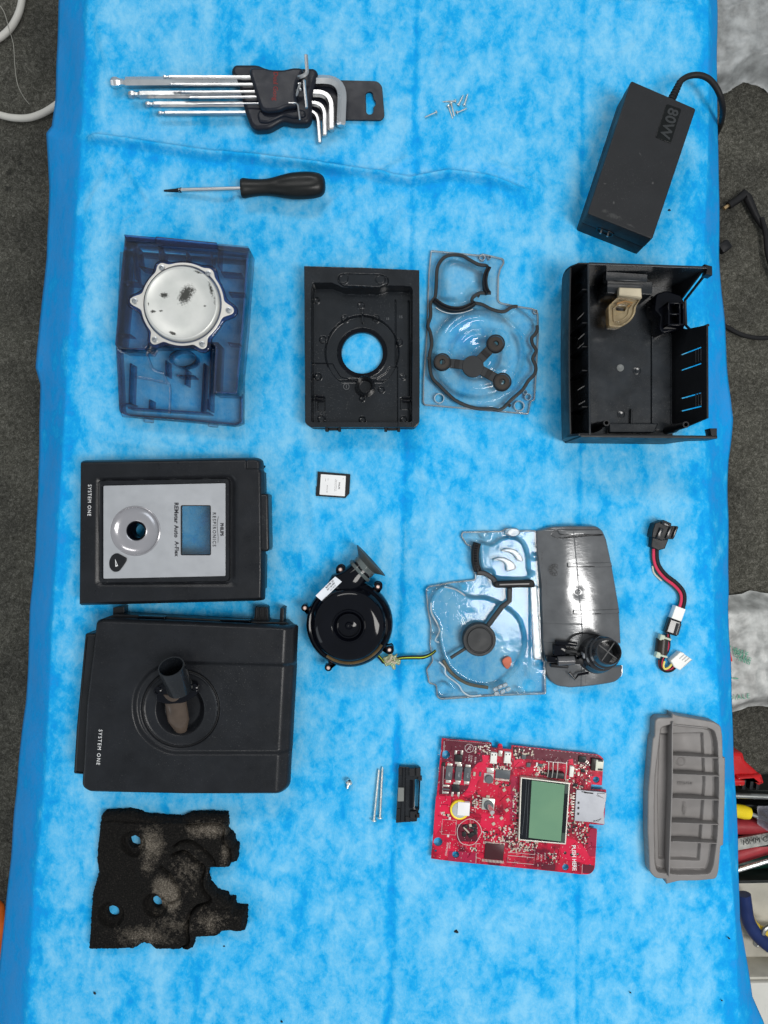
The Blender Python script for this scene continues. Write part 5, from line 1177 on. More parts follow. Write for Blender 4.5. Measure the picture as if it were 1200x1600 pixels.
def hgp(X, Y):
    t = (X - 490 - (Y - 800) * .05) / 380
    z = .0065 + .0095 * (1 - np.clip(np.abs(t), 0, 1.1) ** 2.2) ** 1.0
    z = z - .0022 * np.clip(1 + so(X, Y) / 16, 0, 1) ** 2
    z = z - .0032 * sstep(-grip(X, Y) / 8)
    z = z + .0006 * np.exp(-((np.hypot(X - 470, Y - 655) - 16) / 6) ** 2) - .0010 * np.exp(-(np.hypot(X - 480, Y - 660) / 55) ** 2)
    for ya, yb, xa in ((398, 432, 375), (818, 852, 426)):
        m_ = (X > xa); yy = (Y - ya) / (yb - ya); z = z + np.where(m_ & (yy > 0) & (yy < 1), .0010, 0)
    z = z - .0006 * sstep((Y - 940) / 4) * (X < 510) - .0004 * sstep((Y - 1112) / 4) * (X < 400)
    z = z - .00022 * sstep((X - (435 + (Y - 150) * .085)) / 4)
    z = z + .00025 * fnoise(X, Y, 170, 61) + .00010 * fnoise(X, Y, 60, 62) + .00003 * fnoise(X, Y * 3, 24, 63)
    z = z - .0012 * sstep((110 - Y) / 20) - .0036 * ((Y - 650) / 750) ** 2
    return np.maximum(z, .0024)
SMK = plastic('smoky_grey_gloss_plastic', (.15, .153, .158), .18, .2, 700, .10, .00006, metal=.45, spec=.7)
M().hfield(F, (95, 55, 920, 1540), 4.0, lambda X, Y: so(X, Y), hgp, thick=.0020).build('panel_shell', SMK, gp, smooth=50)
DK = plastic('dark_line', (.012, .012, .013), .4)
for y0, y1, x0, x1 in ((400, 430, 380, 790), (820, 850, 430, 862)):
    m = M(); m.tube([F(x, y, float(hgp(np.array([[x]], float), np.array([[y]], float))[0, 0]) + .0002) for x, y in [(x1, y1), ((x0 + x1) / 2, y1 - 2), (x0, y1), (x0, y0)]], .0004, 6); m.build('rib_line', DK, gp)
# date wheel
zc_ = float(hgp(np.array([[270.]]), np.array([[460.]]))[0, 0]); k = F.L(1); cc = F(270, 460)
m = M()
for i in range(12):
    a = 2 * math.pi * i / 12; m.box((cc.x + 40 * k * math.cos(a), cc.y + 40 * k * math.sin(a), zc_ + .0004), (20 * k, 5 * k, .0004), a)
m.lathe([(29 * k, zc_ + .0002), (29 * k, zc_ + .0006), (26 * k, zc_ + .0006), (26 * k, zc_ + .0002)], c=(cc.x, cc.y, 0), seg=24, cap=False)
m.lathe([(53 * k, zc_ + .0000), (53 * k, zc_ + .0005), (50 * k, zc_ + .0005), (50 * k, zc_ + .0000)], c=(cc.x, cc.y, 0), seg=32, cap=False)
m.box((cc.x, cc.y, zc_ + .0004), (44 * k, 6 * k, .0005), R(-45)); m.build('date_wheel', DK, gp, kind='stuff')
m = M(); m.text('>PC+ABS<', .0046, Matrix.Translation(F(172, 400, .0095)) @ Matrix.Rotation(R(-88), 4, 'Z'), .0002); m.build('moulded_text', DK, gp, kind='stuff')
M().text('1032711 A', .0036, Matrix.Translation(F(206, 600, .0108)) @ Matrix.Rotation(R(-88), 4, 'Z'), .0002).build('moulded_text', DK, gp, kind='stuff')
for x, y, w, h_ in ((360, 1110, 190, 40), (300, 1170, 110, 90), (395, 1180, 120, 40), (250, 1250, 130, 50), (450, 1200, 140, 34), (300, 1310, 160, 30), (470, 1260, 120, 60)):
    M().box(F(x, y, .016), (w * k, h_ * k, .010 if w < 150 else .007), R(-4), .0008).build('bracket', GLOSS if w % 20 else BLACK, gp)
M().tube([F(275, 1258, .0225), F(420, 1252, .0225)], .0042, 20).build('spindle', plastic('grey_gloss', (.09, .09, .095), .15, .2, 200, .1), gp)
for x, y in ((445, 1222), (500, 1218)): M().lathe([(20 * k, .012), (20 * k, .0250), (12 * k, .0255), (11 * k, .018)], c=(F(x, y).x, F(x, y).y, 0), seg=24).build('bracket_boss', GLOSS, gp)
M().tube([F(390, 1370, .017), F(440, 1430, .017), F(470, 1390, .017), F(560, 1370, .018)], .0012, 6).build('spring_clip', GLOSS, gp)
M().tube([F(x, y, .0162) for x, y in spl([(365, 1120), (420, 1050), (520, 1022), (640, 1040), (740, 1080)], 5)], .0007, 8).build('seam_line', DK, gp)
# the pipe: base ring to flared mouth
tz = .046; Ft = F.at(tz); mo = Ft(753, 1190, tz); ba = F.at(.014)(640, 1215, .014); axp = (mo - ba); Lp = axp.length; axp.normalize()
mt = Matrix.Translation(ba) @ axp.to_track_quat('Z', 'Y').to_matrix().to_4x4()
kt = Ft.L(1)
M().lathe([(168 * k, -.002), (165 * k, Lp * .10), (150 * k, Lp * .16), (146 * k, Lp * .30), (152 * k, Lp * .33), (150 * k, Lp * .42), (136 * k, Lp * .46), (134 * k, Lp * .60), (140 * k, Lp * .63), (138 * k, Lp * .70), (124 * k, Lp * .74), (118 * kt, Lp * .97), (114 * kt, Lp), (106 * kt, Lp * 1.0), (104 * kt, Lp * .97), (100 * kt, Lp * .45), (.0002, Lp * .42)], mat=mt, seg=64, cap=False).build('pipe', plastic('smoked_pipe_plastic', (.020, .021, .024), .14, .25, 300, .1, .0001, spec=.7), gp, smooth=35)
for a in (R(-24), R(66)):
    M().box((0, 0, Lp * .90), (206 * kt, 8 * kt, .0014), a, 0, mat=mt).build('cross_bar', plastic('grey_cross', (.10, .10, .10), .35) if a < 0 else bpy.data.materials['grey_cross'], gp, smooth=0)
M().plate([rnd(w2(F.at(.024), [(512, 1198), (560, 1200), (560, 1246), (512, 1244)]), .001, 2)], .015, .028, .0008).build('pipe_key', plastic('light_grey_tab', (.25, .26, .28), .3), gp)
# ================================================================== BLACK LATCH STRIP (crop 520,1180 x7.5)
F = Fr(.007, 520, 1180, 7.5)
ls = thing('latch_strip', 'small black slotted plastic strip with a grey square beside the circuit board', 'latch', F(890, 460, 0))
M().plate([rnd(w2(F, [(778, 135), (1025, 150), (1030, 262), (1010, 640), (985, 780), (738, 798)]), .0006, 2), w2(F, [(965, 285), (1012, 285), (1000, 630), (958, 630)])], .0004, .0065, .0005).build('strip_body', SEMI, ls)
M().plate([rnd(w2(F.at(.008), [(765, 378), (835, 380), (832, 540), (758, 540)]), .0008, 3)], .0062, .0086, .0004).build('grey_pad', plastic('grey_pad', (.20, .21, .20), .55, .1), ls)
for x0, y0, x1, y1, z in ((850, 150, 858, 780, .0078), (905, 300, 945, 620, .0080), (820, 150, 826, 370, .0078), (800, 560, 806, 780, .0078), (1012, 270, 1024, 640, .0080)):
    M().plate([rnd(w2(F.at(z), [(x0, y0), (x1, y0), (x1 - 10, y1), (x0 - 10, y1)]), .0003, 2)], .0062, z, .0003).build('rib', GLOSS, ls)
for x0, y0, x1, y1 in ((895, 155, 960, 250), (975, 150, 1030, 255), (905, 660, 985, 750), (850, 730, 905, 790), (1000, 250, 1045, 300), (960, 690, 1018, 735), (770, 160, 812, 250), (752, 640, 790, 780)):
    M().plate([rnd(w2(F.at(.010), [(x0, y0), (x1, y0), (x1, y1), (x0, y1)]), .0004, 2)], .0060, .0100 if x0 > 850 else .0074, .0004).build('catch', BLACK, ls)
for y in (420, 455, 490, 525): M().box(F(985, y, .0030), (.0026, .0006, .002), 0).build('slot_bar', GLOSS, ls) if False else None

# ================================================================== GREY FILTER COVER (crop 990,1100 x5.517)
F = Fr(.014, 990, 1100, 5.517)
fc = thing('filter_cover', 'shallow grey plastic filter cover divided by a lengthwise wall and five ribs', 'filter cover', T(1070, 1248, 0))
GRY = plastic('grey_abs_plastic', (.195, .183, .178), .42, .08, 1800, .35, .00008, spec=.4)
outl = rnd([(185, 140), (215, 118), (330, 118), (332, 82), (380, 100), (700, 155), (755, 190), (768, 280), (772, 458), (792, 465), (790, 800), (775, 1218), (752, 1228), (735, 1440), (715, 1510), (560, 1525), (390, 1528), (285, 1555), (278, 1512), (190, 1505), (140, 1450), (122, 1100), (125, 760), (165, 300), (180, 280)], [20, 20, 4, 4, 10, 40, 30, 10, 4, 4, 10, 6, 6, 20, 30, 10, 10, 4, 4, 30, 30, 30, 60, 10, 4], 4)
inn = rnd([(232, 200), (330, 170), (640, 202), (700, 225), (728, 330), (740, 700), (725, 1150), (690, 1400), (660, 1470), (400, 1475), (200, 1455), (180, 1380), (172, 1000), (180, 620)], [30, 10, 20, 40, 40, 100, 60, 40, 40, 10, 40, 40, 100, 60], 5)
flr = rnd([(245, 270), (630, 262), (650, 700), (600, 1385), (235, 1370), (225, 800)], 12, 3)
so = sdpoly(outl); si = sdpoly(inn); sf = sdpoly(flr)
def hfc(X, Y):
    z = np.full(X.shape, .0140) - .0012 * np.clip(1 + so(X, Y) / 8, 0, 1) ** 2
    z = z - .0070 * sstep(-si(X, Y) / 16) - .0040 * sstep(-sf(X, Y) / 18)
    z = z + .0010 * np.exp(-((-si(X, Y) - 22) / 4.5) ** 2) 
    q = np.hypot(X - 445, Y - 525); z = z + .0004 * np.exp(-((q - 36) / 5) ** 2)
    z = z + np.where(sf(X, Y) < -8, .0009 * np.cos((X - 300) / 180 * 3.14), 0)
    return z
M().hfield(F, (105, 65, 810, 1570), 3.6, lambda X, Y: so(X, Y), hfc, zbase=.0008).build('cover_tray', GRY, fc, smooth=55)
Fz = F.at(.0150)
M().plate([w2(Fz, strip([tuple(p) for p in spl([(334, 150), (328, 270), (326, 700), (312, 1100), (300, 1480)], 5)], 12))], .0030, .0170, .0004).build('lengthwise_wall', GRY, fc)
M().plate([w2(F.at(.016), strip([(332, 178), (640, 210)], 9))], .006, .0155, .0003).build('rib', GRY, fc)
for ya, yb, x1 in ((448, 466, 740), (605, 622, 742), (815, 828, 740), (1025, 1040, 738), (1186, 1202, 718)):
    M().plate([w2(Fz, strip([(332, ya), (x1, yb)], 8))], .0030, .0152, .0004).build('rib', GRY, fc)
M().text('1052454', .0042, Matrix.Translation(F.at(.0045)(445, 690, .0042)) @ Matrix.Rotation(R(-2), 4, 'Z'), .00025).build('moulded_number', GRY, fc)
M().text('>ABS<', .0046, Matrix.Translation(F.at(.0045)(440, 905, .0042)) @ Matrix.Rotation(R(-90), 4, 'Z'), .00025).build('moulded_mark', GRY, fc)

# ================================================================== WIRE HARNESS (crop 980,800 x5.926)
F = Fr(.006, 980, 800, 5.926)
wh = thing('wire_harness', 'short red and black wire harness with black socket, white plugs and ferrite beads', 'wire harness', F(420, 700, 0))
PNK = plastic('pink_red_wire', (.62, .04, .10), .38, .1, 500, 0); BW = RUBBER; GRN = plastic('dark_green_wire', (.01, .10, .09), .4, .1, 500, 0); WW = plastic('pale_wire', (.62, .60, .50), .45, .05, 500, 0)
path = [(255, 340), (258, 440), (285, 520), (350, 600), (440, 670), (500, 740), (512, 810), (495, 890)]
for off, mt_, z, r in ((-26, GRN, .0030, .0012), (-15, PNK, .0052, .0010), (-6, PNK, .0054, .0009), (4, WW, .0048, .0007), (14, BW, .0054, .0013), (26, BW, .0036, .0013)):
    P2 = [Vector((a, b)) for a, b in path]; out = []
    for i, p in enumerate(P2):
        t = (P2[min(i + 1, len(P2) - 1)] - P2[max(i - 1, 0)]).normalized(); n_ = Vector((t.y, -t.x)); q = p + n_ * off; out.append(F.at(z)(q.x, q.y, z))
    M().tube(spl(out, 7), r, 9).build('wire', mt_, wh)
M().tube(spl([F(245, 500, .003), F(255, 550, .002), F(275, 585, .002), F(330, 640, .003)], 5), .0009, 8).build('wire', WW, wh)
# black socket
Fb = F.at(.016)
M().plate([w2(Fb, [(262, 105), (345, 74), (415, 105), (412, 128), (475, 130), (428, 255), (392, 250), (322, 265), (232, 232), (240, 170)])], .001, .0150, .0008).build('socket_body', BLACK, wh)
M().plate([w2(F.at(.010), [(232, 230), (330, 255), (385, 250), (350, 340), (290, 356), (222, 325)])], .001, .010, .0008).build('socket_collar', BLACK, wh)
for x, y, a_, w, h_ in ((300, 200, 68, .011, .0035), (385, 195, 68, .012, .0030), (350, 110, -25, .007, .0030), (440, 190, 68, .012, .0020)):
    M().box(Fb(x, y, .0158), (w, h_, .0030), R(a_), .0004).build('socket_rib', SEMI, wh)
# white plug in the middle, ferrite sleeve
def rect(F_, cx, cy, L_, W_, an):
    c, s_ = math.cos(R(an)), math.sin(R(an)); return [(cx + x * c - y * s_, cy + x * s_ + y * c) for x, y in ((-L_ / 2, -W_ / 2), (L_ / 2, -W_ / 2), (L_ / 2, W_ / 2), (-L_ / 2, W_ / 2))]
Fp = F.at(.0095)
M().plate([rnd(w2(Fp, rect(F, 477, 942, 122, 98, 110)), .0005, 2)], .0008, .0095, .0006).build('white_plug', WHITE, wh)
M().plate([rnd(w2(F.at(.0085), rect(F, 430, 1066, 150, 124, 108)), .0015, 3)], .0008, .0085, .0020, res=3).build('plug_sleeve', SEMI, wh)
M().tube([F(470, 1030, .0075), F(440, 1130, .0075)], .0028, 14).build('sleeve_ridge', plastic('grey_glossy_sleeve', (.05, .05, .055), .25), wh)
for pts, mt_, r in (([(375, 1130), (372, 1180), (385, 1240), (370, 1290), (345, 1330), (322, 1380), (318, 1430), (345, 1465), (400, 1465), (440, 1430)], PNK, .0013), ([(388, 1130), (395, 1200), (385, 1280), (350, 1340), (335, 1390), (330, 1430), (350, 1450), (400, 1445), (432, 1415)], BW, .0012), ([(365, 1130), (360, 1200), (350, 1290), (330, 1330), (310, 1380), (312, 1440), (350, 1475), (410, 1470), (445, 1440)], BW, .0011), ([(345, 1380), (335, 1420), (345, 1452), (385, 1440), (412, 1405)], plastic('yellow_wire', (.85, .72, .18), .4, .1), .0010), ([(300, 1370), (305, 1430), (340, 1470), (390, 1478), (436, 1450)], plastic('brown_wire', (.16, .03, .02), .4, .1), .0012)):
    M().tube(spl([F(x, y, .005 if r > .0011 else .0062) for x, y in pts], 5), r, 8).build('wire', mt_, wh)
M().tube([F(325, 1175, .006), F(312, 1310, .006)], .0058, 24).build('ferrite_bead', plastic('ferrite', (.030, .024, .020), .35, .2), wh)
TIE = plastic('milky_cable_tie', (.55, .62, .50), .4, .1)
for x, y in ((350, 1165), (315, 1325)):
    m = M(); a = F(x, y, .006); m.box((a.x, a.y, .0072), (90 * F.L(1), 20 * F.L(1), .0075), R(-16), .0008); m.build('cable_tie', TIE, wh)
    M().box((a.x - 42 * F.L(1), a.y + 8 * F.L(1), .0080), (.0045, .0055, .0065), R(-16), .0006).build('tie_head', TIE, wh)
Fq = F.at(.010)
M().plate([rnd(w2(Fq, [(402, 1378), (492, 1298), (525, 1305), (532, 1318), (605, 1368), (490, 1466), (440, 1440)]), .0004, 2)], .0008, .0100, .0007).build('white_plug', WHITE, wh)
for t in (.25, .5, .75):
    a = Fq(492 + 100 * t, 1310 + 55 * t, .0102); M().box((a.x - .0012, a.y - .0016, .0101), (.006, .0008, .0006), R(40), 0).build('plug_groove', plastic('plug_shadow_grey', (.45, .45, .44), .5) if t == .25 else bpy.data.materials['plug_shadow_grey'], wh)
# ================================================================== RED CIRCUIT BOARD (crop 660,1140 x4)
F = Fr(.006, 660, 1140, 4.0); ZB = .006; k = F.L(1); BA = R(-5.6)
pb = thing('circuit_board', 'red circuit board with a green display and a metal card slot', 'circuit board', F(600, 480, 0))
outl = rnd([(122, 54), (432, 82), (434, 112), (470, 116), (472, 92), (500, 94), (502, 120), (556, 124), (558, 98), (1105, 158), (1134, 182), (1122, 348), (1056, 342), (1052, 372), (1150, 376), (1135, 596), (1042, 590), (1040, 614), (1092, 622), (1078, 870), (1050, 905), (990, 905), (722, 876), (440, 848), (175, 822), (54, 806)], [4, 3, 3, 3, 3, 3, 3, 3, 3, 16, 14, 3, 3, 3, 8, 8, 3, 3, 3, 20, 24, 3, 3, 3, 3, 4], 3)
holes = [circ((147, 158), 28, 24), circ((98, 702), 28, 24), circ((83, 758), 8, 12), circ((208, 781), 22, 24), circ((895, 861), 21, 24), circ((1086, 313), 20, 24), circ((1045, 853), 11, 16)]
def pcb_mat():
    m, nt, b, o = newmat('red_solder_mask')
    a = tex_noise(nt, 70, 5, .6, dist=.6); d = tex_noise(nt, 420, 3, .6)
    vo = nt.nodes.new('ShaderNodeTexVoronoi'); vo.inputs['Scale'].default_value = 330; g = nt.nodes.new('ShaderNodeNewGeometry'); nt.links.new(g.outputs['Position'], vo.inputs['Vector'])
    c = ramp(nt, a, [(.38, (.12, .005, .02)), (.46, (.32, .006, .028)), (.54, (.50, .008, .038)), (.7, (.62, .010, .05))])
    vias = ramp(nt, vo.outputs['Distance'], [(.12, (1, 1, 1)), (.2, (0, 0, 0))])
    c = mixc(nt, math_(nt, 'MULTIPLY', vias, .30), c, (.80, .32, .36))
    tr_ = nt.nodes.new('ShaderNodeTexWave'); tr_.inputs['Scale'].default_value = 240; tr_.inputs['Distortion'].default_value = 5.0; nt.links.new(g.outputs['Position'], tr_.inputs['Vector'])
    tm = math_(nt, 'MULTIPLY', ramp(nt, tr_.outputs['Fac'], [(.72, (0, 0, 0)), (.86, (1, 1, 1))]), ramp(nt, tex_noise(nt, 55, 3), [(.50, (0, 0, 0)), (.58, (1, 1, 1))]))
    c = mixc(nt, math_(nt, 'MULTIPLY', tm, .4), c, (.30, .05, .05))
    nt.links.new(c, b.inputs['Base Color']); b.inputs['Roughness'].default_value = .28; b.inputs['Specular IOR Level'].default_value = .25
    bump(nt, b, d, .2, .0001); return m
M().plate([w2(F, outl)] + [w2(F, h) for h in holes], ZB - .0016, ZB, .0001, res=1).build('board', pcb_mat(), pb)
for x, y in ((147, 500), (700, 780), (1000, 700), (500, 150)): M().tube([F(x, y, .0002), F(x, y, ZB - .0016)], .0015, 8).build('standoff', RUBBER, pb)
MAR = plastic('dark_red_solder_mask', (.105, .008, .022), .3, .25, 500, .1)
MID = plastic('mid_red_solder_mask', (.34, .012, .05), .3, .15, 500, .1)
BRT = plastic('bright_red_solder_mask', (.62, .010, .055), .3, .10, 500, .1)
SILK = plastic('white_silkscreen', (.72, .60, .60), .5, .1, 800, 0)
PAD = plastic('solder_tin', (.70, .66, .60), .32, .2, 800, .2, metal=.6)
CHIP = plastic('chip_epoxy', (.018, .019, .020), .45, .2, 900, .2)
CHIPG = plastic('chip_grey', (.10, .11, .12), .45, .15, 900, .2)
CER = plastic('tan_ceramic', (.50, .42, .34), .4, .2, 800, .1)
WCON = plastic('white_connector', (.80, .79, .74), .4, .05)
PZ = [0]
def patch(poly, mat, z=.00006, name='copper_zone', holes_=()):
    PZ[0] += 1; z = .00002 + PZ[0] * .000006
    return M().plate([w2(F, poly)] + [w2(F, h) for h in holes_], ZB - .0002 - z, ZB + z, 0, res=1).build(name, mat, pb, smooth=0)
patch(rnd([(130, 62), (425, 88), (428, 150), (370, 200), (340, 215), (300, 260), (200, 262), (180, 205), (120, 200), (128, 130)], 6, 2), MAR, holes_=[circ((147, 158), 30, 20)])
patch(rnd([(564, 104), (1095, 160), (1125, 190), (1118, 240), (900, 210), (760, 195), (600, 180), (566, 160)], 6, 2), MAR)
patch(rnd([(116, 215), (142, 216), (140, 340), (300, 350), (250, 405), (104, 405)], 6, 2), MAR)
patch(rnd([(165, 758), (335, 768), (330, 835), (160, 820)], 3, 2), MID, holes_=[circ((208, 781), 23, 20)])
patch(rnd([(1046, 620), (1088, 624), (1080, 792), (1030, 790), (1036, 700)], 3, 2), MID)
patch(rnd([(1002, 840), (1075, 850), (1070, 880), (1048, 900), (1000, 896)], 3, 2), MAR)
patch(rnd([(555, 290), (600, 292), (590, 560), (545, 560)], 5, 2), MID)
patch(rnd([(210, 590), (345, 590), (345, 700), (215, 700)], 20, 3), MAR)
patch([(745, 835), (830, 845), (828, 880), (742, 872)], MAR); patch([(505, 665), (585, 670), (583, 690), (503, 690)], MAR)
patch(rnd([(85, 415), (180, 415), (175, 520), (80, 660), (70, 620)], 6, 2), BRT, .00005); patch(rnd([(370, 520), (520, 540), (500, 620), (420, 640), (360, 600)], 20, 3), BRT, .00005)
patch(rnd([(372, 158), (420, 162), (425, 222), (380, 215)], 8, 3), BRT); patch(rnd([(572, 185), (630, 190), (640, 225), (570, 235)], 8, 3), BRT)
patch(rnd([(868, 670), (960, 690), (1020, 740), (1045, 800), (1000, 830), (880, 810), (860, 740)], 16, 3), BRT, .00005)
patch(rnd([(1030, 290), (1120, 290), (1118, 345), (1030, 340)], 6, 3), BRT, .00005, holes_=[circ((1086, 313), 22, 20)])
patch(rnd([(350, 200), (420, 215), (340, 330), (330, 400), (260, 420), (300, 330), (310, 260)], 20, 3), BRT, .00005)
def comp(x, y, w, h, z, mat, name, ang=0.0, z0=0.0, bev=.0002, build=True):
    p = F.at(ZB + z0 + z)(x, y); m = M(); m.box((p.x, p.y, ZB + z0 + z / 2), (w * k, h * k, z), BA + R(ang), bev)
    return m.build(name, mat, pb, smooth=30) if build else m
# three power diodes, transistors
for x, y in ((167, 273), (227, 276), (281, 281)):
    o = comp(x, y, 42, 84, .0024, CHIPG, 'power_diode', bev=.0004)
    for dy in (-52, 52): comp(x + dy * .09 * -1 * 0 - dy * .10 * -1 * 0 + (-dy * .09), y + dy, 32, 18, .0010, PAD, 'solder_end')
    M().text('156F', .0024, Matrix.Translation(F(x, y, ZB + .00245)) @ Matrix.Rotation(R(-98), 4, 'Z'), .00002).build('diode_print', plastic('grey_print', (.45, .46, .47), .5) if x == 167 else bpy.data.materials['grey_print'], pb)
for x, y, up_ in ((226, 180, -1), (210, 368, 1)):
    comp(x, y, 46, 44, .0022, CHIP, 'transistor', bev=.0003)
    for dx in (-20, 18): comp(x + dx - up_ * 3, y + up_ * 36, 14, 28, .0010, PAD, 'transistor_leg')
    comp(x + up_ * 3, y - up_ * 30, 38, 14, .0008, PAD, 'transistor_tab')
comp(133, 217, 22, 24, .0012, CHIP, 'small_chip')
comp(503, 280, 92, 54, .0014, CHIPG, 'flat_chip'); 
for i in range(11):
    for dy in (-33, 33): comp(463 + i * 8 - dy * .09, 277 + i * .8 + dy, 4.5, 12, .0006, PAD, 'chip_leg', bev=0)
# inductor
comp(414, 304, 60, 60, .0006, plastic('pale_pad', (.50, .46, .45), .4), 'inductor_base')
M().lathe([(26 * k, ZB), (26 * k, ZB + .0030), (23 * k, ZB + .0034), (.0001, ZB + .0034)], c=(F(414, 305).x, F(414, 305).y, 0), seg=24, cap=False).build('inductor', CHIPG, pb)
# two white push connectors at the notch
for x, y in ((447, 178), (534, 176)):
    comp(x, y - 4, 40, 56, .0040, WCON, 'white_button_frame', bev=.0005); comp(x - 3, y + 28, 44, 14, .0020, WCON, 'white_button_foot')
    for dx in (-10, 10): comp(x + dx, y - 20, 6, 8, .0042, CHIP, 'button_mark', bev=0)
comp(488, 150, 24, 36, .0028, PAD, 'push_switch', bev=.0004); comp(487, 98, 20, 14, .0024, BRT, 'switch_stem'); comp(488, 160, 12, 14, .0032, CER, 'switch_core')
# coin: yellow ring with white pad
M().lathe([(48 * k, ZB), (48 * k, ZB + .0030), (.0001, ZB + .0030)], c=(F(232, 496).x, F(232, 496).y, 0), seg=40, cap=False).build('silver_button_cell', plastic('dull_silver', (.5, .52, .52), .3, metal=.8), pb)
M().lathe([(60 * k, ZB), (60 * k, ZB + .0026), (56 * k, ZB + .0030), (49 * k, ZB + .0028), (48 * k, ZB)], c=(F(232, 496).x, F(232, 496).y, 0), seg=40, cap=False).build('yellow_ring', plastic('yellow_sleeve', (.86, .66, .03), .35), pb)
comp(258, 497, 76, 82, .0042, plastic('white_tape', (.82, .80, .80), .5, .02), 'white_pad', 2, bev=.0003)
# encoder
comp(412, 467, 78, 72, .0036, plastic('pale_metal', (.62, .64, .58), .3, .1, 500, 0, metal=.6), 'encoder_body', bev=.0004)
M().lathe([(30 * k, ZB + .0036), (29 * k, ZB + .0050), (15 * k, ZB + .0052), (14 * k, ZB + .0046), (.0001, ZB + .0046)], c=(F(410, 462).x, F(410, 462).y, 0), seg=28, cap=False).build('encoder_collar', CHIPG, pb)
p_ = F(410, 462); M().tube([(p_.x, p_.y, ZB + .004), F(424, 482, ZB + .014)], .0022, 16).build('encoder_shaft', plastic('bright_metal', (.85, .85, .82), .25, .05, 500, 0, metal=.8), pb)
for dy in (-22, -8, 8, 22): comp(364, 464 + dy, 16, 6, .0008, PAD, 'encoder_leg', bev=0)
comp(410, 420, 22, 16, .0012, CER, 'encoder_tab')
# silk outline with burnt patch
ring = [tuple(p) for p in spl([(292, 557), (345, 580), (370, 630), (355, 670), (325, 712), (280, 720), (235, 700), (217, 640), (235, 590)], 6, closed=True)]
M().tube([F(x, y, ZB + .00042) for x, y in ring], .00028, 5, closed=True).build('silkscreen_ring', SILK, pb)
for x, y, w, h_, a_ in ((268, 610, 30, 22, 30), (310, 612, 34, 18, -20), (262, 655, 26, 30, 10), (305, 660, 40, 26, 40), (330, 640, 20, 34, 0), (325, 600, 30, 18, 10)):
    comp(x, y, w, h_, .0016, CHIP, 'scorched_component', a_, bev=.0005)
comp(275, 630, 50, 8, .0024, CER, 'bare_wire_link', -40); comp(300, 600, 16, 18, .0022, CER, 'small_component', 20)
# lower chip in maroon
comp(450, 764, 118, 96, .0016, plastic('maroon_chip', (.055, .014, .018), .4, .1), 'large_flat_chip', bev=.0002)
for i in range(16):
    for yy, dx in ((708, 0), (818, -9)): comp(384 + dx + i * 8.6, yy - 2 + i * .85, 4.2, 16, .0006, PAD, 'chip_leg', bev=0)
# silkscreen rectangles and lines
def sline(pts, r=.00022, name='silkscreen_line', closed=False): M().tube([F(x, y, ZB + .00042) for x, y in pts], r, 4, closed=closed).build(name, SILK, pb, smooth=0)
sline([(125, 560), (214, 566), (206, 658), (119, 652)], closed=True)
comp(171, 555, 14, 18, .0004, SILK, 'white_mark'); comp(161, 664, 14, 18, .0004, SILK, 'white_mark')
sline([(535, 765), (700, 780), (696, 842), (530, 826)], closed=True); sline([(534, 785), (698, 800)]); sline([(540, 738), (704, 752), (700, 780)])
sline([(335, 712), (362, 712)]); sline([(335, 712), (334, 740)]); sline([(336, 800), (362, 803)]); sline([(336, 770), (334, 832)]); sline([(136, 72), (134, 140)]); sline([(132, 215), (126, 400)]); sline([(1000, 842), (996, 900)], .00018)
for i in range(44):
    t = i / 43
    if i % 2: continue
    sline([(150 + t * 270, 64 + t * 24), (156 + t * 270, 64.6 + t * 24)], .00016, 'board_edge_stitch')
    sline([(575 + t * 520, 104 + t * 57), (584 + t * 520, 105 + t * 57)], .00016, 'board_edge_stitch')
M().tube([F(x, y, ZB + .00042) for x, y in circ((292, 116), 26, 28)], .00022, 4, closed=True).build('silkscreen_logo_ring', SILK, pb)
sline([(275, 132), (300, 98), (304, 112), (286, 120), (302, 126)], .0003, 'silkscreen_logo')
M().text('PUSH HERE', .0054, Matrix.Translation(F(946, 800, ZB + .00045)) @ Matrix.Rotation(R(-88), 4, 'Z'), .00004, bold=.00008, sx=.90).build('push_here_lettering', PRW, pb)
m = M(); m.text('RESPIRONICS', .0026, Matrix.Translation(F(152, 745, ZB + .00042)) @ Matrix.Rotation(R(-98), 4, 'Z'), .00003, sx=.8); m.text('PN 1047', .0022, Matrix.Translation(F(170, 722, ZB + .00042)) @ Matrix.Rotation(R(-98), 4, 'Z'), .00003, sx=.8)
m.build('board_print', SILK, pb, kind='stuff')
for x, y in ((330, 190), (305, 182), (292, 176)): M().text('C12 R4', .0020, Matrix.Translation(F(x, y, ZB + .00042)) @ Matrix.Rotation(R(-96), 4, 'Z'), .00002).build('board_print', SILK, pb, kind='stuff')
for x, y in ((765, 790), (742, 800), (722, 790)): M().text('J4 J7 TP', .0020, Matrix.Translation(F(x, y, ZB + .00042)) @ Matrix.Rotation(R(-96), 4, 'Z'), .00002).build('board_print', SILK, pb, kind='stuff')
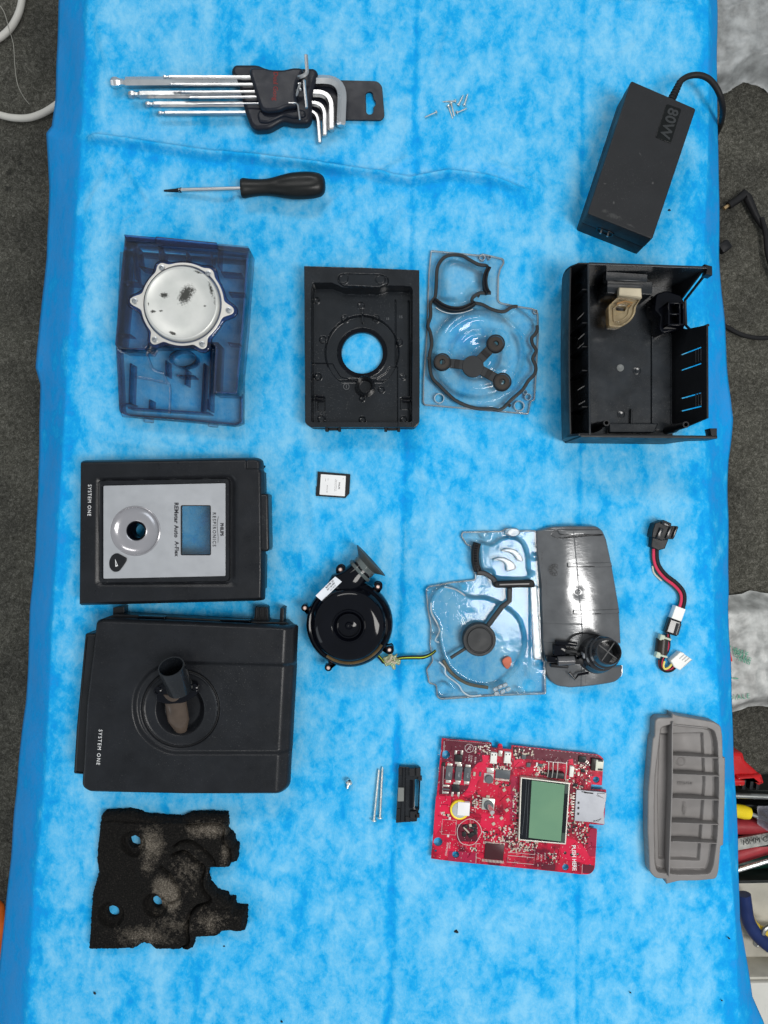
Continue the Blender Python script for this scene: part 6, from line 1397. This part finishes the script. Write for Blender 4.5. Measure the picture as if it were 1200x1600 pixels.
# display
GL = F.at(ZB + .0060)
lcd = [(615, 297), (922, 334), (897, 718), (600, 692)]
dfr = M().plate([rnd(w2(GL, lcd), .0006, 2), inset(w2(GL, lcd), .0011)], ZB, ZB + .0062, .0002).build('display_frame', plastic('nickel_frame', (.62, .60, .54), .35, .1, 500, .1, metal=.5), pb)
M().plate([w2(GL, [(622, 305), (914, 341), (890, 710), (608, 686)])], ZB + .0040, ZB + .0056, 0).build('display_bezel', plastic('display_black', (.008, .010, .013), .15, .1, 300, 0), dfr, smooth=0)
def lcdm():
    m, nt, b, o = newmat('green_display_glass')
    c = ramp(nt, tex_noise(nt, 18, 3), [(.3, (.125, .255, .165)), (.7, (.165, .300, .185))])
    nt.links.new(c, b.inputs['Base Color']); b.inputs['Roughness'].default_value = .12; b.inputs['Specular IOR Level'].default_value = .35; return m
M().plate([w2(GL, [(684, 318), (890, 345), (866, 700), (664, 676)])], ZB + .0054, ZB + .0061, .0001).build('display_glass', lcdm(), dfr)
for pts, z in (([(668, 318), (660, 420), (656, 560), (648, 676)], .0058), ([(640, 312), (650, 330), (640, 500), (622, 660)], .0058)):
    M().tube([GL(x, y, ZB + z) for x, y in spl(pts, 4)], .00018, 5).build('display_seal_line', CHIPG, dfr)
M().plate([w2(GL, [(888, 338), (918, 342), (914, 402), (890, 400)])], ZB + .0055, ZB + .0060, 0).build('display_tab', plastic('dark_green_glass', (.05, .07, .06), .2), pb)
M().plate([w2(GL, [(874, 645), (900, 648), (896, 712), (866, 708)])], ZB + .0055, ZB + .0060, 0).build('display_tab', bpy.data.materials['dark_green_glass'], pb)
for i in range(16):
    y = 402 + i * 11; x = 627 - i * .9; comp(x, y, 17, 4.5, .0050, PAD, 'display_pin', bev=0)
    comp(x - 20, y - 3, 14, 4, .0012, CHIP, 'display_pin_hole', bev=0) if i % 2 else None
# header pins at the top
HP = F.at(ZB + .008)
comp(836, 288, 104, 36, .0060, CHIP, 'header_block', bev=.0003)
for x, y1 in ((786, 300), (814, 304), (843, 308), (898, 316)):
    M().tube([HP(x + 3, 200, ZB + .0085), HP(x + 1, 255, ZB + .0085), HP(x - 2, y1, ZB + .0060)], .00055, 6).build('header_pin', plastic('tin_pin', (.62, .60, .55), .3, .1, 500, 0, metal=.7) if x == 786 else bpy.data.materials['tin_pin'], pb)
comp(838, 205, 130, 4, .0004, SILK, 'white_mark', bev=0)
# card slot
CS = F.at(ZB + .0030)
M().plate([rnd(w2(CS, [(962, 376), (1132, 392), (1152, 396), (1148, 440), (1134, 520), (1140, 594), (1060, 580), (950, 572)]), .0005, 2)], ZB, ZB + .0030, .0003).build('card_slot', plastic('brushed_card_slot', (.33, .34, .37), .40, .1, 900, .25, metal=.5), pb)
for x, y, w, h_ in ((976, 457, 12, 14), (975, 490, 12, 14), (974, 526, 12, 14), (1040, 396, 56, 8), (1010, 390, 30, 6)): comp(x, y, w, h_, .0001, CHIP, 'slot_opening', z0=.0030, bev=0)
for pts in ([(1092, 398), (1140, 400)], [(1088, 412), (1135, 430), (1092, 405)], [(1068, 575), (1118, 556), (1100, 572), (1068, 568)]): M().tube([CS(x, y, ZB + .0031) for x, y in pts], .00022, 5).build('slot_cut', CHIP, pb)
for i in range(9): comp(948 - i * 1.4, 398 + i * 17, 14, 5, .0012, PAD, 'slot_pin', bev=0)
# right side parts
comp(1000, 186, 46, 38, .0016, CHIP, 'small_chip'); comp(1072, 220, 28, 74, .0036, plastic('brown_black', (.03, .024, .02), .4), 'plug_socket'); comp(1108, 226, 48, 66, .0042, plastic('cream_connector', (.62, .62, .52), .4), 'cream_connector', bev=.0004)
comp(1114, 196, 30, 10, .0044, CHIP, 'connector_mark', bev=0); comp(1112, 250, 30, 12, .0044, CHIP, 'connector_mark', bev=0)
comp(934, 264, 26, 66, .0036, WCON, 'white_connector', bev=.0004); comp(1004, 258, 26, 22, .0014, CHIP, 'small_chip'); comp(957, 348, 28, 20, .0012, CHIP, 'small_chip'); comp(898, 640, 26, 26, .0012, CHIP, 'small_chip')
comp(634, 172, 26, 26, .0014, CHIPG, 'small_chip'); comp(664, 222, 24, 26, .0014, CHIPG, 'small_chip'); comp(737, 223, 30, 16, .0012, CHIPG, 'small_chip'); comp(716, 218, 10, 22, .0014, WCON, 'chip_resistor')
patch(rnd([(912, 188), (940, 180), (944, 215), (915, 222)], 6, 3), BRT, .0002)
for x, y in ((913, 612), (945, 608), (985, 620), (892, 770), (932, 782), (970, 778)): M().lathe([(9 * k, ZB + .00042), (9 * k, ZB + .0004), (.0001, ZB + .0004)], c=(F(x, y).x, F(x, y).y, 0), seg=12, cap=False).build('dark_via', DK, pb)
for x, y, mt_ in ((512, 378, CER), (535, 440, CER), (528, 505, CER), (495, 555, CER), (445, 590, CER), (465, 335, CER)): comp(x, y, 20, 18, .0012, mt_, 'square_capacitor', 40)
comp(425, 256, 44, 30, .0010, PAD, 'small_component'); comp(325, 278, 14, 26, .0012, CER, 'chip_resistor'); comp(362, 280, 12, 28, .0012, CHIPG, 'chip_resistor')
comp(148, 352, 42, 12, .0008, PAD, 'small_component'); comp(148, 374, 44, 10, .0008, CHIPG, 'small_component'); comp(144, 394, 40, 12, .0008, PAD, 'small_component')
# the swarm of tiny parts: one shape each kind, shared data, placed in clusters
rs = random.Random(5)
def clus(x0, y0, x1, y1, n): return [(rs.uniform(x0, x1), rs.uniform(y0, y1)) for _ in range(int(n * 2.1))]
spots = []
for b_ in ((330, 95, 425, 150, 16), (568, 115, 690, 160, 20), (570, 150, 620, 185, 5), (700, 225, 765, 290, 14), (745, 262, 800, 290, 5), (880, 300, 945, 340, 6), (950, 190, 1045, 290, 18), (940, 350, 1010, 372, 7), (925, 400, 948, 570, 20), (890, 420, 915, 620, 18), (905, 575, 1040, 660, 24), (970, 660, 1030, 720, 10), (372, 630, 560, 700, 34), (480, 600, 560, 640, 10), (540, 695, 720, 735, 34), (545, 740, 700, 762, 20), (780, 770, 840, 835, 12), (310, 400, 352, 500, 14), (415, 500, 445, 555, 8), (565, 370, 600, 690, 34), (480, 335, 550, 360, 8), (440, 205, 555, 250, 22), (120, 515, 165, 545, 6), (300, 735, 345, 760, 6), (755, 205, 775, 300, 8), (1015, 300, 1045, 350, 5)): spots += clus(*b_)
base = {}
for nm, mt_, w, h_, z in (('chip_resistor', CHIP, 12, 7, .0007), ('chip_capacitor', CER, 13, 8, .0010), ('solder_pad', PAD, 9, 6, .0004), ('white_component', SILK, 12, 5, .0005), ('chip_capacitor', MID, 12, 8, .0010)):
    me_o = M(); me_o.box((0, 0, z / 2), (w * k, h_ * k, z), 0, 0); base[(nm, mt_.name)] = me_o
sm = {key: [] for key in base}
keys = list(base)
n_ind = 0
proto = {}
for i, (x, y) in enumerate(spots):
    key = keys[rs.choices(range(5), (26, 26, 26, 16, 6))[0]]; p = F(x, y); ang = BA + rs.choice((0, math.pi / 2))
    if key not in proto:
        o = base[key].build(key[0], bpy.data.materials[key[1]], pb, smooth=0); proto[key] = o
        me = o.data; off = Vector(ORG[pb.name]); me.transform(Matrix.Translation(off))
    else:
        o = proto[key].copy(); COL.objects.link(o); o.parent = pb
    o.location = Vector((p.x, p.y, ZB)) - Vector(ORG[pb.name]); o.rotation_euler = (0, 0, ang)

# fine white print and solder marks all over the board
m = M()
for i in range(700):
    x, y = rs.uniform(100, 1080), rs.uniform(90, 860)
    if 590 < x < 930 and 290 < y < 725: continue
    if y < 60 + (x - 120) * .105 + 20 or y > 800 + (x - 60) * .09 or x > 1060: continue
    if x > 940 and 370 < y < 600: continue
    w_, h__ = rs.choice(((2.6, 2.6), (7, 1.4), (1.4, 8), (3, 3), (10, 1.2), (1.2, 12)))
    p = F(x, y); m.box((p.x, p.y, ZB + .00035), (w_ * k, h__ * k, .00012), BA)
m.build('fine_board_print', SILK, pb, kind='stuff', smooth=0)
m = M()
for i in range(150):
    x, y = rs.uniform(100, 1060), rs.uniform(90, 850)
    if 590 < x < 930 and 290 < y < 725: continue
    if y < 60 + (x - 120) * .105 + 20 or y > 790 + (x - 60) * .09: continue
    if x > 940 and 370 < y < 600: continue
    q = [(x, y)]
    for _ in range(3):
        dx, dy = rs.choice(((1, 0), (0, 1), (.7, .7), (-.7, .7))); L_ = rs.uniform(8, 34); q.append((q[-1][0] + dx * L_, q[-1][1] + dy * L_))
    if q[-1][1] > 850: continue
    m.tube([F(a_, b_, ZB + .00030) for a_, b_ in q], .00014, 4)
m.build('copper_tracks', MAR, pb, kind='stuff', smooth=0)
# ================================================================== THINGS ON THE FLOOR ROUND THE TABLE
# white cable, upper left
wc = plastic('white_cable_pvc', (.62, .60, .55), .4, .06, 700, .1)
pts = [T(-60, 175, FZ + .006), T(-10, 178, FZ + .005), T(20, 184, FZ + .005), T(50, 183, FZ + .005), T(82, 168, FZ + .006), T(110, 140, FZ + .008), T(150, 60, FZ + .006), T(140, -60, FZ + .005), T(60, -120, FZ + .005), T(38, -60, FZ + .005), T(35, -5, FZ + .006), T(26, 28, FZ + .006), T(5, 55, FZ + .006), T(-40, 80, FZ + .005), T(-120, 120, FZ + .005)]
M().tube(spl(pts, 8), .0046, 12).build('white_cable', wc, None, tag=('loose white cable curling over the carpet left of the table', 'cable'))
M().tube(spl([T(-5, 4, FZ + .012), T(6, 18, FZ + .012), T(14, 45, FZ + .013), T(21, 70, FZ + .004), T(23, 100, FZ + .003), T(27, 130, FZ + .003), T(36, 150, FZ + .003), T(46, 163, FZ + .003)], 6), .0005, 5).build('thread', plastic('pale_thread', (.35, .34, .30), .8), None, tag=('thin pale thread lying on the carpet at the upper left', 'thread'))
# orange handle peeping out at the left
m = M(); m.tube([T(-40, 1380, FZ + .02), T(-4, 1420, FZ + .02), T(3, 1450, FZ + .02), T(-2, 1490, FZ + .02), T(-30, 1530, FZ + .02)], [.008, .009, .009, .009, .008], 12)
m.build('orange_tool', plastic('orange_plastic', (.80, .16, .02), .4), None, tag=('orange tool handle peeping out from under the left edge of the sheet', 'tool handle'))
# barrel plug and its cord
bpz = FZ + .010
pl = thing('cable_plug', 'black angled barrel plug with a brass tip on the carpet at the right', 'plug', T(1160, 310, FZ))
M().tube([T(1152, 312.5, bpz), T(1163, 303, bpz), T(1168, 309, bpz), T(1180, 335, bpz), T(1190, 352, bpz), T(1206, 372, bpz), T(1240, 410, bpz)], [.0052, .0062, .0060, .0045, .0036, .0026, .0026], 12).build('plug_body', RUBBER, pl)
M().tube([T(1131, 326, bpz), T(1141, 319, bpz)], .0026, 12).build('plug_tip', plastic('brass_tip', (.70, .48, .25), .3, .1, 500, 0, metal=.9), pl)
M().tube([T(1138, 321.5, bpz), T(1154, 311, bpz)], .0052, 12).build('plug_barrel', RUBBER, pl)
M().tube(spl([T(1190, 340, bpz + .004), T(1196, 365, bpz + .004), T(1200, 400, bpz + .004), T(1215, 450, bpz), T(1230, 500, bpz)], 5), .0032, 10).build('plug_cord', RUBBER, pl)
M().tube(spl([T(1090, 490, FZ + .006), T(1130, 508, FZ + .005), T(1150, 519, FZ + .005), T(1170, 526, FZ + .005), T(1200, 528, FZ + .005), T(1260, 520, FZ + .005)], 6), .0030, 10).build('black_cable', RUBBER, None, tag=('black cord crossing the carpet from under the sheet at the right', 'cord'))
M().box(T(1131, 386, FZ + .012), (.016, .014, .012), R(35), .003).build('black_clip', BLACK, None, tag=('small black plastic piece half hidden by the right edge of the sheet', 'clip'))
# plastic bags
def bag(name, outline, zt, tint, body, milk, label, seed, parts=False, amp=.011):
    F = Fr(FZ + .03)
    m = M(); so = sdpoly(outline)
    def h(X, Y):
        z = FZ + .004 + zt * sstep(-so(X, Y) / 26)
        w = np.abs(fnoise(X + 14 * fnoise(X, Y, 40, seed + 3), Y, 34, seed)) ; w2_ = np.abs(fnoise(X, Y + 10 * fnoise(X, Y, 30, seed + 4), 16, seed + 1))
        s = (X * .6 + Y * 1.0 + 30 * fnoise(X, Y, 60, seed + 7)); w3 = np.abs(fnoise(s, X * .25, 13, seed + 5))
        return z - amp * w - amp * .5 * w2_ - amp * .6 * w3 + .006
    m.hfield(F, (min(p[0] for p in outline) - 5, min(p[1] for p in outline) - 5, max(p[0] for p in outline) + 5, max(p[1] for p in outline) + 5), 1.6, lambda X, Y: so(X, Y) + 3 * fnoise(X, Y, 18, seed + 6), h)
    mt_ = clear(name + '_film', tint, body, milk, .42, .8, 60, .35)
    return m, mt_
m, mt_ = bag('clear_bag', [(1060, -60), (1320, -60), (1320, 170), (1230, 140), (1196, 113), (1176, 112), (1150, 128), (1122, 142), (1060, 150)], .034, (.86, .88, .88), (.62, .64, .64), .75, '', 70)
b1 = m.build('plastic_bag', mt_, None, smooth=80, tag=('crumpled clear plastic bag on the carpet in the upper right corner', 'plastic bag'))
m, mt_ = bag('printed_bag', [(1090, 940), (1136, 933), (1170, 930), (1186, 926), (1200, 928), (1300, 940), (1300, 1120), (1200, 1110), (1180, 1111), (1150, 1122), (1090, 1134)], .030, (.80, .81, .80), (.66, .67, .65), .95, '', 90, amp=.007)
pbg = thing('plastic_bag', 'whitish plastic bag with green and red print on the carpet at the right', 'plastic bag', T(1180, 1020, FZ))
m.build('bag_film', mt_, pbg, smooth=80)
Fz = Fr(FZ + .045)
GP = plastic('green_bag_print', (.10, .36, .24), .5, .1); 
for i, s_ in enumerate(('LWAY', 'BEST', 'CARE', 'ING')):
    M().text(s_, .0085, Matrix.Translation(Fz(1156 + i * 3.2, 1018 + i * 5.2, FZ + .0415)) @ Matrix.Rotation(R(-62), 4, 'Z') @ Matrix.Rotation(R(62), 4, 'Z') @ Matrix.Rotation(R(-20), 4, 'Z'), .0001, sx=1.1).build('green_lettering', GP, pbg)
M().text('DIALE', .0090, Matrix.Translation(Fz(1158, 1091, FZ + .0395)) @ Matrix.Rotation(R(6), 4, 'Z'), .0001, spacing=1.25).build('green_lettering', GP, pbg)
M().plate([w2(Fz, [(1136, 1015), (1142, 1014), (1147, 1034), (1138, 1036)])], FZ + .038, FZ + .0410, 0).build('red_emblem', plastic('red_bag_print', (.70, .06, .03), .5), pbg, smooth=0)
M().plate([w2(Fz, [(1143, 1060), (1156, 1061), (1156, 1062), (1143, 1061)])], FZ + .038, FZ + .0410, 0).build('print_rule', GP, pbg, smooth=0)

# ---- tool box at the lower right: black tray with tools, cream drawer below
ZT = FZ + .06
tbx = thing('tool_tray', 'open black tool tray full of hand tools right of the table', 'tool tray', T(1230, 1290, FZ))
Ftt = Fr(ZT)
o_ = w2(Ftt, [(1090, 1236), (1420, 1232), (1420, 1376), (1090, 1382)])
DKG = plastic('dark_tray_plastic', (.012, .016, .014), .4, .3)
M().plate([o_], FZ + .004, FZ + .010, .0005).build('tray_floor', DKG, tbx)
M().plate([o_, inset(o_, .004)], FZ + .010, ZT, .001).build('tray_wall', DKG, tbx)
for (a, b) in (((1090, 1262), (1420, 1268)), ((1090, 1330), (1420, 1322))):
    pa, pb_ = Ftt(*a), Ftt(*b); d = pb_ - pa; M().box(((pa.x + pb_.x) / 2, (pa.y + pb_.y) / 2, FZ + .030), (d.length, .002, .040), math.atan2(d.y, d.x)).build('tray_divider', DKG, tbx)
REDP = plastic('glossy_red_plastic', (.52, .012, .015), .25, .15, 300, .05)
rc = thing('red_clamp', 'glossy red plastic clamp jaw above the tool tray', 'clamp', T(1165, 1220, FZ))
Fr_ = Fr(FZ + .09)
M().plate([rnd(w2(Fr_, [(1100, 1180), (1150, 1177), (1163, 1178), (1166, 1190), (1186, 1208), (1190, 1216), (1160, 1214), (1100, 1222)]), .002, 3)], FZ + .05, FZ + .088, .004).build('clamp_body', REDP, rc)
M().plate([rnd(w2(Fr_, [(1150, 1212), (1188, 1209), (1192, 1222), (1184, 1226), (1172, 1216), (1150, 1217)]), .001, 2)], FZ + .060, FZ + .094, .003).build('clamp_lip', REDP, rc)
M().tube([Fr_(1120, 1222, FZ + .085), Fr_(1163, 1222, FZ + .085)], .006, 12).build('clamp_roller', REDP, rc)
for x in (1168, 1180, 1190): M().box(Fr_(x, 1228, FZ + .070), (.0045, .016, .024), R(-8), .001).build('clamp_tooth', BLACK, rc)
def rodt(name, pts, r, mat, tag, seg=12, flat=1.0): return M().tube([T(*p) for p in pts], r, seg, flat=flat).build(name, mat, None, tag=tag)
GST = plastic('dull_tool_steel', (.30, .31, .30), .35, .25, 500, .2, .0001, metal=.8)
rodt('steel_rod', [(1100, 1241, ZT + .01), (1230, 1246, ZT + .01)], .0035, GST, ('thin grey steel rod across the top of the tool tray', 'rod'))
ys = thing('screwdriver', 'yellow handled screwdriver sticking out from under the sheet in the tool tray', 'screwdriver', T(1160, 1268, FZ))
M().tube([T(1110, 1258, ZT - .002), T(1140, 1264.5, ZT - .002), T(1163, 1269, ZT - .002), T(1171, 1271, ZT - .002), T(1173, 1271.5, ZT - .002)], [.0085, .0085, .0088, .0075, .005], 16).build('handle', plastic('yellow_acetate', (.88, .66, .02), .25, .06), ys)
M().tube([T(1172, 1271.2, ZT - .002), T(1240, 1296, ZT - .004)], .0028, 10).build('shaft', GST, ys)
rodt('yellow_strip', [(1110, 1276, ZT - .030), (1150, 1278, ZT - .030), (1166, 1275, ZT - .030)], .003, plastic('dull_yellow', (.6, .42, .04), .4), ('dull yellow strip low in the tool tray below the screwdriver', 'strip'))
m, mt_ = bag('tray_bag', [(1166, 1246), (1240, 1240), (1240, 1300), (1180, 1282), (1164, 1272)], .03, (.70, .72, .80), (.5, .5, .62), .35, '', 120, amp=.008)
m.v = [(a, b, c + .055) for a, b, c in m.v]
m.build('parts_bag', mt_, None, smooth=80, tag=('crumpled grey violet clear bag lying on the tools in the tray', 'plastic bag'))
RDP = plastic('faded_red_grip', (.38, .035, .045), .4, .2, 400, .2, .0002)
for name, pts, rr, lab in (('plier_handle', [(1090, 1292, ZT - .018), (1150, 1291, ZT - .018), (1200, 1292, ZT - .018), (1260, 1300, ZT - .018)], .0105, 'upper faded red plier handle in the tool tray'),
                           ('plier_handle', [(1090, 1344, ZT - .018), (1150, 1337, ZT - .018), (1190, 1324, ZT - .018), (1260, 1306, ZT - .018)], .0105, 'lower faded red plier handle in the tool tray')):
    rodt(name, pts, rr, RDP, (lab, 'plier handle'), 14, .8)
sp = thing('spanner', 'worn chromed spanner lying between the two red plier handles', 'spanner', T(1180, 1310, FZ))
m4p = [T(1090, 1330, ZT - .012), T(1160, 1316.5, ZT - .010), T(1260, 1298, ZT - .010)]
M().tube(m4p, .0105, 4, flat=.35, phase=.5).build('spanner_body', plastic('worn_chrome', (.42, .41, .38), .28, .35, 300, .4, .0002, metal=.9), sp, smooth=20)
M().text('10MM CRV', .0095, Matrix.Translation(T(1186, 1313, ZT - .004)) @ Matrix.Rotation(R(9), 4, 'Z'), .0003).build('spanner_lettering', DKG, sp)
rodt('steel_rod', [(1090, 1380, ZT - .006), (1158, 1358, ZT + .004), (1250, 1330, ZT + .004)], .0028, plastic('bright_rod', (.8, .8, .78), .25, .05, 500, 0, metal=.9), ('bright thin steel rod slanting across the lower part of the tool tray', 'rod'))
rodt('green_handle', [(1100, 1352, ZT - .036), (1180, 1344, ZT - .036), (1260, 1334, ZT - .036)], .011, plastic('dark_green_grip', (.006, .035, .025), .4), ('dark green handle deep in the tool tray', 'tool handle'))
rodt('green_handle', [(1100, 1256, ZT - .036), (1180, 1254, ZT - .036), (1260, 1258, ZT - .036)], .009, plastic('olive_grip', (.05, .055, .03), .5), ('olive handle deep in the upper part of the tool tray', 'tool handle'))
# cream drawer with pliers
ZD = FZ + .05
dr = thing('drawer', 'open cream metal drawer below the tool tray', 'drawer', T(1250, 1450, FZ))
CRM = plastic('cream_painted_metal', (.55, .53, .46), .45, .10, 700, .2, .0001, dust=.5, dustcol=(.12, .10, .08))
Fdd = Fr(ZD); o_ = w2(Fdd, [(1080, 1378), (1430, 1374), (1430, 1528), (1080, 1532)])
M().plate([o_], FZ + .003, FZ + .006, .0005).build('drawer_floor', CRM, dr); M().plate([o_, inset(o_, .0035)], FZ + .006, ZD, .0008).build('drawer_wall', CRM, dr)
for x in (1262,): M().box(Fdd(x, 1452, FZ + .028), (.0016, .085, .040), 0).build('drawer_divider', plastic('grey_divider', (.30, .30, .28), .5), dr)
ch = thing('chest_top', 'cream cabinet top at the lower right corner', 'cabinet', T(1250, 1590, FZ))
o_ = w2(Fdd, [(1080, 1534), (1430, 1530), (1430, 1760), (1080, 1760)]); M().plate([o_], FZ + .003, ZD + .004, .002).build('cabinet_body', plastic('cream_paint', (.66, .65, .60), .4, .05, 500, .1), ch)
pi = thing('pliers', 'pliers with dark blue and yellow handles lying in the cream drawer', 'pliers', T(1190, 1450, FZ))
zp = FZ + .030
BLUH = plastic('dark_blue_grip', (.012, .028, .12), .35, .15, 300, .1); YH = plastic('yellow_grip', (.70, .50, .05), .4, .1)
M().tube(spl([T(1162, 1397, zp), T(1164, 1412, zp), T(1167, 1432, zp), T(1173, 1447, zp), T(1184, 1462, zp), T(1200, 1476, zp), T(1225, 1494, zp)], 5), .0088, 16).build('blue_handle', BLUH, pi)
M().tube(spl([T(1168, 1418, zp - .003), T(1172, 1436, zp - .003), T(1180, 1448, zp - .003), T(1192, 1455, zp - .003), T(1210, 1458, zp - .003), T(1240, 1456, zp - .003)], 5), .0062, 14).build('yellow_handle', YH, pi)
M().tube(spl([T(1182, 1464, zp), T(1178, 1474, zp), T(1184, 1478, zp), T(1188, 1468, zp)], 5), .0016, 8).build('spring', GST, pi)
M().tube(spl([T(1192, 1460, zp + .006), T(1195, 1452, zp + .006), T(1205, 1446, zp + .006)], 4), .0030, 8).build('plier_joint', GST, pi)
